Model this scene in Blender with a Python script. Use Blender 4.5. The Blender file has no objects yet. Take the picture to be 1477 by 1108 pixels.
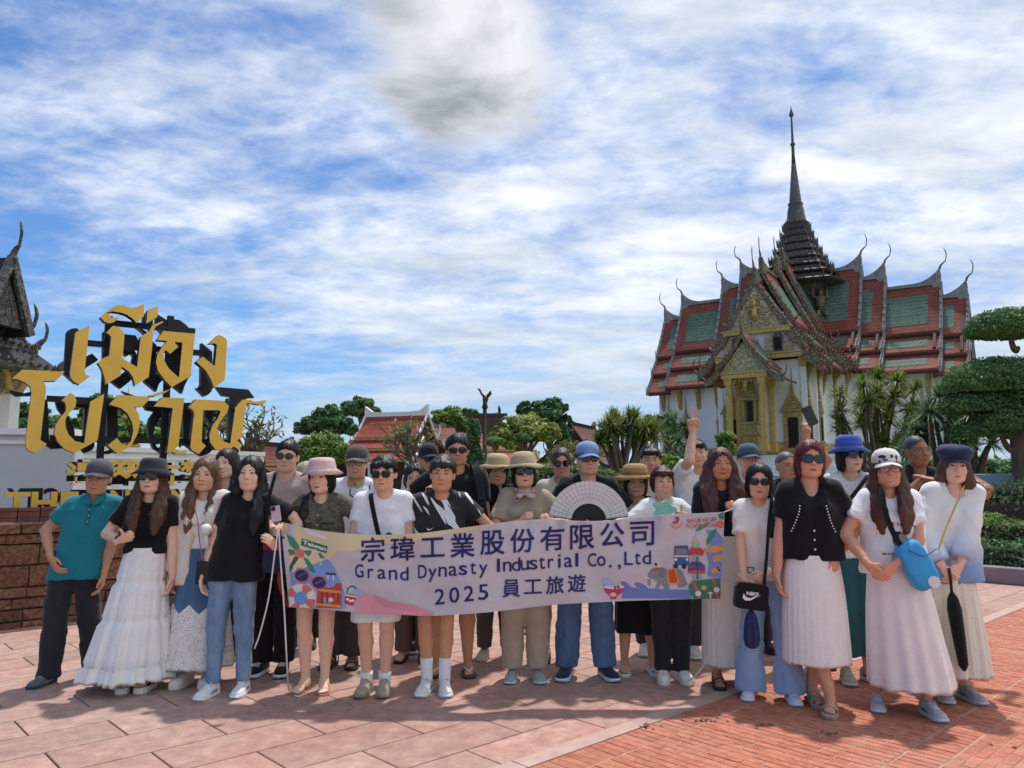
import bpy,bmesh,math,random,time
import numpy as np
from mathutils import Vector,Matrix,Euler
T0 = time.time()
R = math.radians
random.seed(7); RNG = np.random.default_rng(7)
scene = bpy.context.scene
COL = scene.collection

# ------------------------------------------------------------------ camera
CAM_H = 1.52; FPX = 1115.0; PITCH = math.atan(136.0 / FPX)
cam_data = bpy.data.cameras.new('camera'); cam = bpy.data.objects.new('camera',cam_data); COL.objects.link(cam)
cam.location = (0,0,CAM_H); cam.rotation_euler = (R(90) + PITCH,0,0)
cam_data.sensor_width = 36.0; cam_data.lens = 36.0 * FPX / 1477.0
cam_data.clip_start = 0.05; cam_data.clip_end = 4000
scene.camera = cam

# ------------------------------------------------------------------ sky
SUN_V = Vector((0.14,0.36,1.0)).normalized()           # towards the sun: high, behind the group
sun_el = math.asin(SUN_V.z); sun_az = math.atan2(SUN_V.x,SUN_V.y)
world = bpy.data.worlds.new('World'); scene.world = world; world.use_nodes = True
wn = world.node_tree.nodes; wl = world.node_tree.links; wn.clear()
def wnode(t,**kw):
    n = wn.new(t)
    for k,v in kw.items(): setattr(n,k,v)
    return n
def wmath(op,a,b=None,c=None,clamp=False):
    n = wn.new('ShaderNodeMath'); n.operation = op; n.use_clamp = clamp
    for i,v in enumerate((a,b,c)):
        if v is None: continue
        if isinstance(v,(int,float)): n.inputs[i].default_value = v
        else: wl.new(v,n.inputs[i])
    return n.outputs[0]
out = wnode('ShaderNodeOutputWorld'); bg = wnode('ShaderNodeBackground'); wl.new(bg.outputs[0],out.inputs[0])
sky = wnode('ShaderNodeTexSky',sky_type='NISHITA'); sky.sun_disc = False
sky.sun_elevation = sun_el; sky.sun_rotation = sun_az; sky.altitude = 10; sky.air_density = 1.0; sky.dust_density = 0.6; sky.ozone_density = 2.5
tc = wnode('ShaderNodeTexCoord'); sep = wnode('ShaderNodeSeparateXYZ'); wl.new(tc.outputs['Generated'],sep.inputs[0])
zc = wmath('MAXIMUM',sep.outputs[2],0.0)
den = wmath('ADD',zc,0.16)
pu = wmath('DIVIDE',sep.outputs[0],den); pv = wmath('DIVIDE',sep.outputs[1],den)
cmb = wnode('ShaderNodeCombineXYZ'); wl.new(pu,cmb.inputs[0]); wl.new(pv,cmb.inputs[1])
def wnoise(scale,detail,rough,sx=1,sy=1,rot=0,off=(0,0,0),dist=0.0):
    mp = wnode('ShaderNodeMapping'); mp.inputs['Scale'].default_value = (sx,sy,1); mp.inputs['Rotation'].default_value = (0,0,rot)
    mp.inputs['Location'].default_value = off
    wl.new(cmb.outputs[0],mp.inputs[0])
    n = wnode('ShaderNodeTexNoise'); n.inputs['Scale'].default_value = scale; n.inputs['Detail'].default_value = detail
    n.inputs['Roughness'].default_value = rough; n.inputs['Distortion'].default_value = dist
    wl.new(mp.outputs[0],n.inputs['Vector']); return n.outputs[0]
big = wnoise(0.75,3,0.5,0.9,1.2,0.35,(3.1,1.7,0))
mid = wnoise(2.3,6,0.62,0.8,1.4,0.45,(0.4,5.2,0),0.2)
fine = wnoise(8.0,10,0.62,0.95,1.2,0.6,(9.4,2.2,0),0.2)
cov = wmath('MULTIPLY',big,0.9)
cov = wmath('MULTIPLY_ADD',mid,0.95,cov)
cov = wmath('MULTIPLY_ADD',fine,0.62,cov)
bias = wmath('MULTIPLY_ADD',sep.outputs[0],0.40,0.07)       # the veil thickens towards the right
bias = wmath('MINIMUM',bias,0.27)
cov = wmath('ADD',cov,bias)
lowb = wmath('MULTIPLY',wmath('SUBTRACT',0.40,zc,clamp=True),0.32)   # and towards the horizon
cov = wmath('ADD',cov,lowb)
mr = wnode('ShaderNodeMapRange',interpolation_type='SMOOTHSTEP'); wl.new(cov,mr.inputs[0])
mr.inputs[1].default_value = 0.96; mr.inputs[2].default_value = 1.62
mask = mr.outputs[0]
# brightness of the cloud sheet: softly mottled
shade = wnoise(2.2,6,0.6,0.7,1.4,0.5,(1.4,8.1,0),0.3)
cr = wnode('ShaderNodeValToRGB'); wl.new(shade,cr.inputs[0])
cr.color_ramp.elements[0].position = 0.32; cr.color_ramp.elements[0].color = (0.53,0.59,0.68,1)
cr.color_ramp.elements[1].position = 0.62; cr.color_ramp.elements[1].color = (0.92,0.94,0.97,1)
# low haze band is bluer and greyer
lowm = wnode('ShaderNodeMapRange',interpolation_type='SMOOTHSTEP'); wl.new(zc,lowm.inputs[0])
lowm.inputs[1].default_value = 0.02; lowm.inputs[2].default_value = 0.34; lowm.inputs[3].default_value = 0.72; lowm.inputs[4].default_value = 0.0
hz = wnode('ShaderNodeMix',data_type='RGBA'); wl.new(lowm.outputs[0],hz.inputs[0]); wl.new(cr.outputs[0],hz.inputs[6])
hz.inputs[7].default_value = (0.36,0.47,0.62,1)
# one heavy grey cumulus high in front
cdir = Vector(((700 - 738.5) / FPX,0,0)); 
def ray(px,py):
    dx = (px - 738.5) / FPX; dy = (554 - py) / FPX
    return Vector((dx,math.cos(PITCH) - math.sin(PITCH) * dy,math.sin(PITCH) + math.cos(PITCH) * dy))
gd = ray(680,70).normalized()
dotn = wnode('ShaderNodeVectorMath',operation='DISTANCE'); wl.new(tc.outputs['Generated'],dotn.inputs[0]); dotn.inputs[1].default_value = gd
gn = wnoise(3.0,8,0.58,1,1,0,(4.4,3.3,0),0.3)
gdist = wmath('MULTIPLY_ADD',gn,-0.20,wmath('ADD',dotn.outputs['Value'],0.0))
gm = wnode('ShaderNodeMapRange',interpolation_type='SMOOTHSTEP'); wl.new(gdist,gm.inputs[0])
gm.inputs[1].default_value = 0.058; gm.inputs[2].default_value = -0.02; gm.inputs[3].default_value = 0.0; gm.inputs[4].default_value = 1.0
gcr = wnode('ShaderNodeValToRGB'); wl.new(gn,gcr.inputs[0])
gcr.color_ramp.elements[0].position = 0.38; gcr.color_ramp.elements[0].color = (0.74,0.76,0.80,1)
gcr.color_ramp.elements[1].position = 0.64; gcr.color_ramp.elements[1].color = (0.30,0.33,0.38,1)
# sky colour scaled to display range, mixed with cloud
skys = wnode('ShaderNodeMix',data_type='RGBA',blend_type='MULTIPLY'); skys.inputs[0].default_value = 1.0
wl.new(sky.outputs[0],skys.inputs[6]); skys.inputs[7].default_value = (0.30,0.44,0.60,1)
cl10 = wnode('ShaderNodeMix',data_type='RGBA',blend_type='MULTIPLY'); cl10.inputs[0].default_value = 1.0
wl.new(hz.outputs[2],cl10.inputs[6]); cl10.inputs[7].default_value = (5.25,5.25,5.25,1)
m1 = wnode('ShaderNodeMix',data_type='RGBA'); wl.new(mask,m1.inputs[0]); wl.new(skys.outputs[2],m1.inputs[6]); wl.new(cl10.outputs[2],m1.inputs[7])
g10 = wnode('ShaderNodeMix',data_type='RGBA',blend_type='MULTIPLY'); g10.inputs[0].default_value = 1.0
wl.new(gcr.outputs[0],g10.inputs[6]); g10.inputs[7].default_value = (5.2,5.2,5.2,1)
m2 = wnode('ShaderNodeMix',data_type='RGBA'); wl.new(gm.outputs[0],m2.inputs[0]); wl.new(m1.outputs[2],m2.inputs[6]); wl.new(g10.outputs[2],m2.inputs[7])
wl.new(m2.outputs[2],bg.inputs[0]); bg.inputs[1].default_value = 0.115
world.cycles.sampling_method = 'AUTOMATIC'

# ------------------------------------------------------------------ sun and exposure
sd = bpy.data.lights.new('sun','SUN'); sd.energy = 1.7; sd.angle = R(2.0); sd.color = (1.0,0.96,0.91)
sun = bpy.data.objects.new('sun',sd); COL.objects.link(sun); sun.rotation_euler = (-SUN_V).to_track_quat('-Z','Y').to_euler()
sun.location = (6,18,40)
vs = scene.view_settings; vs.view_transform = 'Standard'; vs.look = 'None'; vs.exposure = 1.0; vs.gamma = 1.0; vs.use_curve_mapping = False
scene.cycles.max_bounces = 6; scene.cycles.diffuse_bounces = 3; scene.cycles.glossy_bounces = 3
scene.cycles.transparent_max_bounces = 8; scene.cycles.transmission_bounces = 4
scene.cycles.use_denoising = True

# ------------------------------------------------------------------ picture helpers
def G(px,py,z=0.0):
    d = ray(px,py); t = (z - CAM_H) / d.z
    return Vector((d.x * t,d.y * t,z))
def At(px,py,Y):
    d = ray(px,py); t = Y / d.y
    return Vector((d.x * t,Y,CAM_H + d.z * t))

# ------------------------------------------------------------------ materials
MATS = {}
def lin(c):
    return tuple((x / 12.92 if x <= 0.04045 else ((x + 0.055) / 1.055) ** 2.4) for x in c)
def hexc(h):
    h = h.lstrip('#'); return lin(tuple(int(h[i:i + 2],16) / 255 for i in (0,2,4)))
class NT:
    def __init__(s,name):
        s.m = bpy.data.materials.new(name); s.m.use_nodes = True
        s.n = s.m.node_tree.nodes; s.l = s.m.node_tree.links
        s.b = s.n['Principled BSDF']; s.out = s.n['Material Output']
    def node(s,t,**kw):
        n = s.n.new(t)
        for k,v in kw.items(): setattr(n,k,v)
        return n
    def link(s,a,b): s.l.new(a,b)
    def coord(s,kind='Object',scale=(1,1,1),rot=(0,0,0)):
        tcn = s.node('ShaderNodeTexCoord'); mp = s.node('ShaderNodeMapping')
        mp.inputs['Scale'].default_value = scale; mp.inputs['Rotation'].default_value = rot
        s.link(tcn.outputs[kind],mp.inputs[0]); return mp.outputs[0]
    def noise(s,vec,scale,detail=4,rough=0.55,dist=0.0):
        n = s.node('ShaderNodeTexNoise'); n.inputs['Scale'].default_value = scale; n.inputs['Detail'].default_value = detail
        n.inputs['Roughness'].default_value = rough; n.inputs['Distortion'].default_value = dist
        s.link(vec,n.inputs['Vector']); return n.outputs[0]
    def ramp(s,fac,stops,interp='LINEAR'):
        r = s.node('ShaderNodeValToRGB'); r.color_ramp.interpolation = interp
        e = r.color_ramp.elements
        while len(e) < len(stops): e.new(0.5)
        for el,(p,c) in zip(e,stops):
            el.position = p; el.color = (c[0],c[1],c[2],1)
        s.link(fac,r.inputs[0]); return r.outputs[0]
    def mix(s,fac,a,b,blend='MIX'):
        n = s.node('ShaderNodeMix',data_type='RGBA',blend_type=blend)
        for i,v in ((0,fac),(6,a),(7,b)):
            if isinstance(v,(int,float)): n.inputs[i].default_value = v
            elif isinstance(v,tuple): n.inputs[i].default_value = (v[0],v[1],v[2],1)
            else: s.link(v,n.inputs[i])
        return n.outputs[2]
    def math(s,op,a,b=None,clamp=False):
        n = s.node('ShaderNodeMath',operation=op); n.use_clamp = clamp
        for i,v in enumerate((a,b)):
            if v is None: continue
            if isinstance(v,(int,float)): n.inputs[i].default_value = v
            else: s.link(v,n.inputs[i])
        return n.outputs[0]
    def bump(s,h,strength=0.3,dist=0.01):
        n = s.node('ShaderNodeBump'); n.inputs['Strength'].default_value = strength; n.inputs['Distance'].default_value = dist
        s.link(h,n.inputs['Height']); s.link(n.outputs[0],s.b.inputs['Normal'])
    def col(s,c):
        if isinstance(c,tuple): s.b.inputs['Base Color'].default_value = (c[0],c[1],c[2],1)
        else: s.link(c,s.b.inputs['Base Color'])
    def set(s,**kw):
        for k,v in kw.items():
            k = {'rough': 'Roughness','metal': 'Metallic','spec': 'Specular IOR Level','sheen': 'Sheen Weight','coat': 'Coat Weight',
                 'trans': 'Transmission Weight','sss': 'Subsurface Weight','alpha': 'Alpha'}[k]
            s.b.inputs[k].default_value = v
def mat(name,c,rough=0.7,var=0.15,scale=8.0,bump=0.0,bscale=None,metal=0.0,spec=0.4,detail=4,kind='Object',stretch=(1,1,1),tint=None,sheen=0.0,bdist=0.01):
    """one colour, softly mottled, with fine relief"""
    if name in MATS: return MATS[name]
    t = NT(name); v = t.coord(kind,stretch)
    n = t.noise(v,scale,detail)
    lo = tuple(max(0,x * (1 - var)) for x in c); hi = tuple(min(1,x * (1 + var)) for x in (tint or c))
    t.col(t.ramp(n,[(0.3,lo),(0.7,hi)])); t.set(rough=rough,metal=metal,spec=spec)
    if sheen: t.set(sheen=sheen)
    if bump: t.bump(t.noise(v,bscale or scale * 4,5),bump,bdist)
    MATS[name] = t.m; return t.m

# ------------------------------------------------------------------ meshes and objects
def link(name,me,m=None,parent=None):
    o = bpy.data.objects.new(name,me); COL.objects.link(o)
    if m is not None:
        if me.materials: 
            o.material_slots[0].link = 'OBJECT'; o.material_slots[0].material = m
        else: me.materials.append(m)
    if parent is not None: o.parent = parent
    return o
def tag(o,label=None,cat=None,group=None,kind=None):
    if label: o['label'] = label
    if cat: o['category'] = cat
    if group: o['group'] = group
    if kind: o['kind'] = kind
    return o
def thing(name,label,cat,loc=(0,0,0),rz=0.0,group=None):
    o = bpy.data.objects.new(name,None); COL.objects.link(o); o.location = loc; o.rotation_euler = (0,0,rz)
    o.empty_display_size = 0.1
    return tag(o,label,cat,group)
def mesh_np(name,V,F,smooth=True,col=None,mi=None):
    """V (n,3) array, F (m,4) or (m,3) array, or list of both"""
    me = bpy.data.meshes.new(name)
    V = np.asarray(V,np.float32)
    Fs = F if isinstance(F,list) else [F]
    Fs = [np.asarray(f,np.int32) for f in Fs if len(f)]
    me.vertices.add(len(V)); me.vertices.foreach_set('co',V.ravel())
    nl = sum(f.size for f in Fs); npoly = sum(len(f) for f in Fs)
    me.loops.add(nl); me.loops.foreach_set('vertex_index',np.concatenate([f.ravel() for f in Fs]))
    me.polygons.add(npoly)
    tot = np.concatenate([np.full(len(f),f.shape[1],np.int32) for f in Fs]); st = np.concatenate([[0],np.cumsum(tot)[:-1]]).astype(np.int32)
    me.polygons.foreach_set('loop_start',st); me.polygons.foreach_set('loop_total',tot)
    if smooth: me.polygons.foreach_set('use_smooth',np.ones(npoly,bool))
    if mi is not None: me.polygons.foreach_set('material_index',np.asarray(mi,np.int32))
    if col is not None:
        a = me.color_attributes.new('Col','FLOAT_COLOR','POINT')
        c = np.ones((len(V),4),np.float32); c[:,:3] = col; a.data.foreach_set('color',c.ravel())
    me.update(calc_edges=True); return me
class MB:
    """collects plain shapes; build() links them as ONE mesh object"""
    def __init__(s): s.v = []; s.f = []; s.sm = []
    def add(s,vs,fs,smooth=False):
        b = len(s.v); s.v += [tuple(v) for v in vs]; s.f += [tuple(b + i for i in f) for f in fs]; s.sm += [smooth] * len(fs); return s
    def box(s,c,d,rz=0.0,M=None,taper=1.0):
        x,y,z = d[0] / 2,d[1] / 2,d[2] / 2
        P = [Vector((sx * x * (taper if sz > 0 else 1),sy * y * (taper if sz > 0 else 1),sz * z)) for sz in (-1,1) for sy in (-1,1) for sx in (-1,1)]
        if rz: P = [Matrix.Rotation(rz,3,'Z') @ p for p in P]
        P = [p + Vector(c) for p in P]
        if M: P = [M @ p for p in P]
        return s.add(P,[(0,2,3,1),(4,5,7,6),(0,1,5,4),(2,6,7,3),(0,4,6,2),(1,3,7,5)])
    def beam(s,a,b,w,h=None,up=(0,0,1)):
        a = Vector(a); b = Vector(b); h = h or w; d = (b - a).normalized(); up = Vector(up)
        if abs(d.dot(up)) > 0.97: up = Vector((0,1,0))
        r = d.cross(up).normalized(); u = r.cross(d)
        P = [q + r * (sx * w / 2) + u * (sy * h / 2) for q in (a,b) for sx,sy in ((-1,-1),(1,-1),(1,1),(-1,1))]
        return s.add(P,[(3,2,1,0),(4,5,6,7),(0,1,5,4),(1,2,6,5),(2,3,7,6),(3,0,4,7)])
    def tube(s,path,rad,n=8,smooth=True,cap=True,flat=1.0):
        path = [Vector(p) for p in path]; m = len(path)
        if isinstance(rad,(int,float)): rad = [rad] * m
        prev = None; V = []
        for i,p in enumerate(path):
            d = (path[min(i + 1,m - 1)] - path[max(i - 1,0)])
            d = d.normalized() if d.length > 1e-9 else Vector((0,0,1))
            if prev is None:
                r = d.orthogonal().normalized()
            else:
                r = prev - d * prev.dot(d)
                r = r.normalized() if r.length > 1e-6 else d.orthogonal().normalized()
            prev = r; u = d.cross(r)
            for k in range(n):
                a = 2 * math.pi * k / n
                V.append(p + r * (math.cos(a) * rad[i]) + u * (math.sin(a) * rad[i] * flat))
        F = [(i * n + k,i * n + (k + 1) % n,(i + 1) * n + (k + 1) % n,(i + 1) * n + k) for i in range(m - 1) for k in range(n)]
        if cap: F += [tuple(reversed(range(n))),tuple((m - 1) * n + k for k in range(n))]
        return s.add(V,F,smooth)
    def lathe(s,prof,n=16,c=(0,0,0),smooth=True,sq=0.0,closed=True):
        """profile [(r,z)...]; sq > 0 squares the section with redented corners"""
        V = []; c = Vector(c)
        for r,z in prof:
            for k in range(n):
                a = 2 * math.pi * k / n
                rr = r * (1 + sq * (1 / max(abs(math.cos(a)),abs(math.sin(a))) - 1)) if sq else r
                V.append(c + Vector((rr * math.cos(a),rr * math.sin(a),z)))
        m = len(prof)
        F = [(i * n + k,i * n + (k + 1) % n,(i + 1) * n + (k + 1) % n,(i + 1) * n + k) for i in range(m - 1) for k in range(n)]
        if closed: F += [tuple(reversed(range(n))),tuple((m - 1) * n + k for k in range(n))]
        return s.add(V,F,smooth)
    def prism(s,poly,f0,f1,smooth=False):
        """poly: 2-D outline; f0, f1 map (x, y) to the two faces in 3-D"""
        n = len(poly); V = [f0(*p) for p in poly] + [f1(*p) for p in poly]
        return s.add(V,[tuple(reversed(range(n))),tuple(range(n,2 * n))] + [(i,(i + 1) % n,n + (i + 1) % n,n + i) for i in range(n)],smooth)
    def mesh(s,name='mesh'):
        me = bpy.data.meshes.new(name); me.from_pydata([tuple(v) for v in s.v],[],s.f)
        me.polygons.foreach_set('use_smooth',s.sm); me.update(); return me
    def build(s,name,m,parent=None,fix=False):
        me = s.mesh(name)
        if fix:
            bm = bmesh.new(); bm.from_mesh(me); bmesh.ops.recalc_face_normals(bm,faces=bm.faces); bm.to_mesh(me); bm.free()
        return link(name,me,m,parent)
def bez(pts,n=8):
    """Catmull-Rom through the points"""
    P = [Vector(p) for p in pts]; Q = [P[0] * 2 - P[1]] + P + [P[-1] * 2 - P[-2]]; o = []
    for i in range(1,len(Q) - 2):
        a,b,c,d = Q[i - 1:i + 3]
        for k in range(n):
            t = k / n
            o.append(0.5 * ((2 * b) + (c - a) * t + (2 * a - 5 * b + 4 * c - d) * t * t + (3 * b - a - 3 * c + d) * t ** 3))
    o.append(P[-1]); return o
# ================================================================== ground
PA = R(46.8); E1 = Vector((math.sin(PA),math.cos(PA),0)); E2 = Vector((-math.cos(PA),math.sin(PA),0))
def EP(a,b,z=0.0): return E1 * a + E2 * b + Vector((0,0,z))
def ground_mat():
    t = NT('ground'); v = t.coord('Object'); n = t.noise(v,0.6,6); t.col(t.ramp(n,[(0.3,(0.10,0.085,0.075)),(0.7,(0.17,0.14,0.12))])); t.set(rough=0.95)
    t.bump(t.noise(v,6,6),0.4,0.02); return t.m
mb = MB(); S = 1500
mb.add([(-S,-S,-0.02),(S,-S,-0.02),(S,S,-0.02),(-S,S,-0.02)],[(0,1,2,3)])
tag(mb.build('ground',ground_mat()),kind='structure')

def slab_mat():
    t = NT('stamped_concrete'); w = t.node('ShaderNodeNewGeometry'); oi = t.node('ShaderNodeObjectInfo')
    pos = w.outputs['Position']
    a = t.noise(pos,1.3,5,0.6); b = t.noise(pos,9,6,0.7); c = t.noise(pos,70,3,0.6)
    base = t.ramp(a,[(0.34,hexc('#a67d72')),(0.48,hexc('#b5887c')),(0.58,hexc('#bd9588')),(0.70,hexc('#b5a092'))])
    d = t.noise(pos,0.45,3,0.5)
    base = t.mix(t.ramp(d,[(0.42,(0,0,0)),(0.64,(1,1,1))]),base,hexc('#af998c'))
    base = t.mix(0.45,base,t.ramp(b,[(0.34,hexc('#86635a')),(0.66,hexc('#cfa696'))]),'MIX')
    st_ = t.noise(pos,3.2,6,0.75,0.6); base = t.mix(t.ramp(st_,[(0.56,(0,0,0)),(0.70,(0.55,0.55,0.55))]),base,hexc('#8f7268'))
    pale = t.ramp(b,[(0.60,(0,0,0)),(0.72,(1,1,1))])
    base = t.mix(t.mix(0.35,(0,0,0),pale),base,hexc('#d0b8aa'))
    rnd = t.ramp(oi.outputs['Random'],[(0.0,(0.86,0.86,0.86)),(1.0,(1.1,1.07,1.05))])
    base = t.mix(1.0,base,rnd,'MULTIPLY')
    spk = t.ramp(c,[(0.68,(1,1,1)),(0.76,(0.55,0.52,0.5))]); base = t.mix(1.0,base,spk,'MULTIPLY')
    t.col(base); t.set(rough=0.78,spec=0.3)
    t.bump(t.math('ADD',t.math('MULTIPLY',b,0.7),t.math('MULTIPLY',c,0.35)),0.35,0.006); return t.m
M_slab = slab_mat()
M_joint = mat('joint_mortar',(0.045,0.036,0.034),0.95,0.3,30,0.3)
def brick_pav_mat():
    t = NT('paving_brick'); w = t.node('ShaderNodeNewGeometry'); oi = t.node('ShaderNodeObjectInfo'); pos = w.outputs['Position']
    ri = w.outputs['Random Per Island']
    b = t.noise(pos,14,5,0.65); c = t.noise(pos,90,3,0.6)
    base = t.ramp(t.math('FRACT',t.math('ADD',oi.outputs['Random'],t.math('MULTIPLY',ri,7.31))),[(0.0,hexc('#ad5f46')),(0.35,hexc('#bb6c50')),(0.7,hexc('#c4785c')),(1.0,hexc('#a8644c'))])
    base = t.mix(0.38,base,t.ramp(b,[(0.35,hexc('#8c5243')),(0.65,hexc('#d8967a'))]))
    st_ = t.noise(pos,2.6,6,0.75,0.6); base = t.mix(t.ramp(st_,[(0.56,(0,0,0)),(0.70,(0.5,0.5,0.5))]),base,hexc('#8a5a4c'))
    d = t.noise(pos,1.1,4,0.6)
    base = t.mix(t.ramp(d,[(0.5,(0,0,0)),(0.75,(0.45,0.45,0.45))]),base,hexc('#c9a18f'))
    t.col(base); t.set(rough=0.75,spec=0.3); t.bump(t.math('ADD',b,t.math('MULTIPLY',c,0.4)),0.3,0.004); return t.m
M_pbrick = brick_pav_mat()
M_sand = mat('joint_sand',hexc('#b0907e'),0.95,0.45,9,0.3)

# boundary between slabs and bricks in the (a, b) grid: b at a given a
def bound(a):
    if a < 5.4: return 3.07
    if a > 8.6: return 2.70
    return 3.07 - 0.37 * (a - 5.4) / 3.2
# bed under the slabs and one under the bricks
def poly_sheet(name,pts,z,m):
    b = MB(); b.add([EP(p[0],p[1],z) for p in pts],[tuple(range(len(pts)))]); o = b.build(name,m,fix=True); return tag(o,kind='structure')
slab_root = poly_sheet('slab_pavement',[(-6,3.07),(5.4,3.07),(8.6,2.70),(24,2.70),(24,16),(-6,16)],-0.006,M_joint)
brick_root = poly_sheet('brick_pavement',[(-6,3.07),(-6,-8),(24,-8),(24,2.70),(8.6,2.70),(5.4,3.07)],0.0008,M_sand)

def block_mesh(poly,h,bev,base=-0.03):
    """a stone with chamfered upper edges over the outline (counter-clockwise)"""
    c = Vector((sum(p[0] for p in poly) / len(poly),sum(p[1] for p in poly) / len(poly)))
    n = len(poly); V = []; 
    for zz,ins in ((base,0),(h - bev,0),(h,bev)):
        for p in poly:
            d = c - Vector(p); q = Vector(p) + (d.normalized() * ins if ins else d * 0); V.append((q.x,q.y,zz))
    F = [tuple(range(2 * n,3 * n))] + [(l * n + i,l * n + (i + 1) % n,(l + 1) * n + (i + 1) % n,(l + 1) * n + i) for l in (0,1) for i in range(n)]
    return V,F
def clip_b(poly,a_lim):   # keep the side of the boundary with b >= bound - used for slabs
    out_ = []
    n = len(poly)
    for i in range(n):
        p,q = poly[i],poly[(i + 1) % n]
        dp,dq = p[1] - bound(p[0]) - a_lim,q[1] - bound(q[0]) - a_lim
        if dp >= 0: out_.append(p)
        if dp * dq < 0:
            t = dp / (dp - dq); out_.append((p[0] + (q[0] - p[0]) * t,p[1] + (q[1] - p[1]) * t))
    return out_
def in_view(P):
    if P.y < 2.2: return False
    px = 738.5 + FPX * P.x / P.y; return -120 < px < 1600
ROW = 0.393; LEN = 0.868; B0 = 3.50; A0 = 1.20
slab_list = []
for r in range(-2,22):
    b0 = B0 + r * ROW; off = A0 + (LEN / 2 if r % 2 == 0 else 0.0)
    for k in range(-6,26):
        a0 = off + k * LEN
        c = EP(a0 + LEN / 2,b0 + ROW / 2)
        if not in_view(c) or c.length > 16: continue
        g = 0.0045
        poly = [(a0 + g,b0 + g),(a0 + LEN - g,b0 + g),(a0 + LEN - g,b0 + ROW - g),(a0 + g,b0 + ROW - g)]
        poly = clip_b(poly,0.135)
        if len(poly) < 3: continue
        area = abs(sum(poly[i][0] * poly[(i + 1) % len(poly)][1] - poly[(i + 1) % len(poly)][0] * poly[i][1] for i in range(len(poly)))) / 2
        if area < 0.004: continue
        slab_list.append((c.length,poly))
slab_list.sort(key=lambda s: s[0])
def make_blocks(root,lst,name,m,bev,hfun,cap=300):
    rest_v = []; rest_f = []
    for i,(d,poly) in enumerate(lst):
        w = [EP(*p) for p in poly]
        # counter-clockwise in the world
        ar = sum(w[k].x * w[(k + 1) % len(w)].y - w[(k + 1) % len(w)].x * w[k].y for k in range(len(w)))
        if ar < 0: w = w[::-1]
        V,F = block_mesh([(p.x,p.y) for p in w],hfun(),bev)
        if i < cap:
            c = Vector(V[0]); c.z = 0
            me = bpy.data.meshes.new(name); me.from_pydata([tuple(Vector(v) - c) for v in V],[],F); me.update()
            o = link(name,me,m,root); o.location = c
        else:
            b = len(rest_v); rest_v += V; rest_f += [tuple(b + q for q in f) for f in F]
    if rest_v:
        me = bpy.data.meshes.new(name); me.from_pydata(rest_v,[],rest_f); me.update()
        tag(link('far_' + name,me,m,root),kind='stuff')
make_blocks(slab_root,slab_list,'slab',M_slab,0.004,lambda: 0.004 + random.uniform(-0.0008,0.0008))
# pale concrete edging band between slabs and bricks
edge_m = mat('pale_edging',hexc('#bd9c90'),0.8,0.16,5,0.25,60)
for a0,a1 in ((-3,0.6),(0.6,3.0),(3.0,5.4),(5.4,8.6),(8.6,14),(14,24)):
    mb = MB(); g = 0.004
    P = [(a0 + g,bound(a0) + 0.003),(a1 - g,bound(a1) + 0.003),(a1 - g,bound(a1) + 0.128),(a0 + g,bound(a0) + 0.128)]
    mb.prism(P,lambda x,y: EP(x,y,-0.02),lambda x,y: EP(x,y,0.007)); mb.build('edging',edge_m,slab_root,fix=True)
# bricks: soldier course along the edge, a field laid across, a double border line, then stretchers
bl = []
BW = 0.066; BL = 0.205; g = 0.0035
def addb(a0,a1,b0,b1):
    c = EP((a0 + a1) / 2,(b0 + b1) / 2)
    if in_view(c) and c.length < 14:
        jit = lambda: random.uniform(-0.0012,0.0012)
        bl.append((c.length,[(a0 + g + jit(),b0 + g + jit()),(a1 - g + jit(),b0 + g + jit()),(a1 - g + jit(),b1 - g + jit()),(a0 + g + jit(),b1 - g + jit())]))
a = -2.0
while a < 15:
    addb(a,a + BW,bound(a) - BL,bound(a)); a += BW
def zone(b_lo,b_hi_f,along,a_lo,a_hi):
    if along == 2:              # long side across the edge
        i = 0; a = a_lo
        while a < a_hi:
            hi = b_hi_f(a); b = hi - (BL / 2 if i % 2 else 0)
            if i % 2: addb(a,a + BW,hi - BL / 2,hi)
            while b > b_lo + 0.02:
                addb(a,a + BW,max(b - BL,b_lo),b); b -= BL
            a += BW; i += 1
    else:
        b = b_hi_f(0); i = 0
        while b > b_lo:
            a = a_lo - (BL / 2 if i % 2 else 0)
            while a < a_hi: addb(a,a + BL,b - BW,b); a += BL
            b -= BW; i += 1
zone(1.80,lambda a: bound(a) - BL - 0.004,2,-2.0,14)
a = 0.0
while a < 14: addb(a,a + BW,1.592,1.796); a += BW
zone(-3.0,lambda a: 1.586,1,0.5,14)
bl.sort(key=lambda s: s[0])
make_blocks(brick_root,bl,'brick',M_pbrick,0.003,lambda: 0.004 + random.uniform(-0.0015,0.0012))
# dead leaves lying on the bricks
leaf_m = mat('dry_leaf',hexc('#6b5c50'),0.9,0.3,40)
mb = MB()
for (px,py,n) in ((935,1050,9),(1010,1040,7),(1100,1050,8),(1030,1040,5),(1190,1060,4),(1440,1075,3)):
    c0 = G(px,py)
    for _ in range(n):
        c = c0 + Vector((random.gauss(0,0.05),random.gauss(0,0.03),0.009)); an = random.uniform(0,6.28); l = random.uniform(0.012,0.028); w = l * 0.45
        d = Vector((math.cos(an),math.sin(an),random.uniform(-0.1,0.35))); s_ = Vector((-math.sin(an),math.cos(an),random.uniform(-0.2,0.3)))
        mb.add([c - d * l,c + s_ * w + Vector((0,0,0.004)),c + d * l,c - s_ * w],[(0,1,2,3)])
tag(mb.build('dead_leaves',leaf_m),'small dead leaves scattered on the red brick paving','leaves',kind='stuff')
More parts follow.
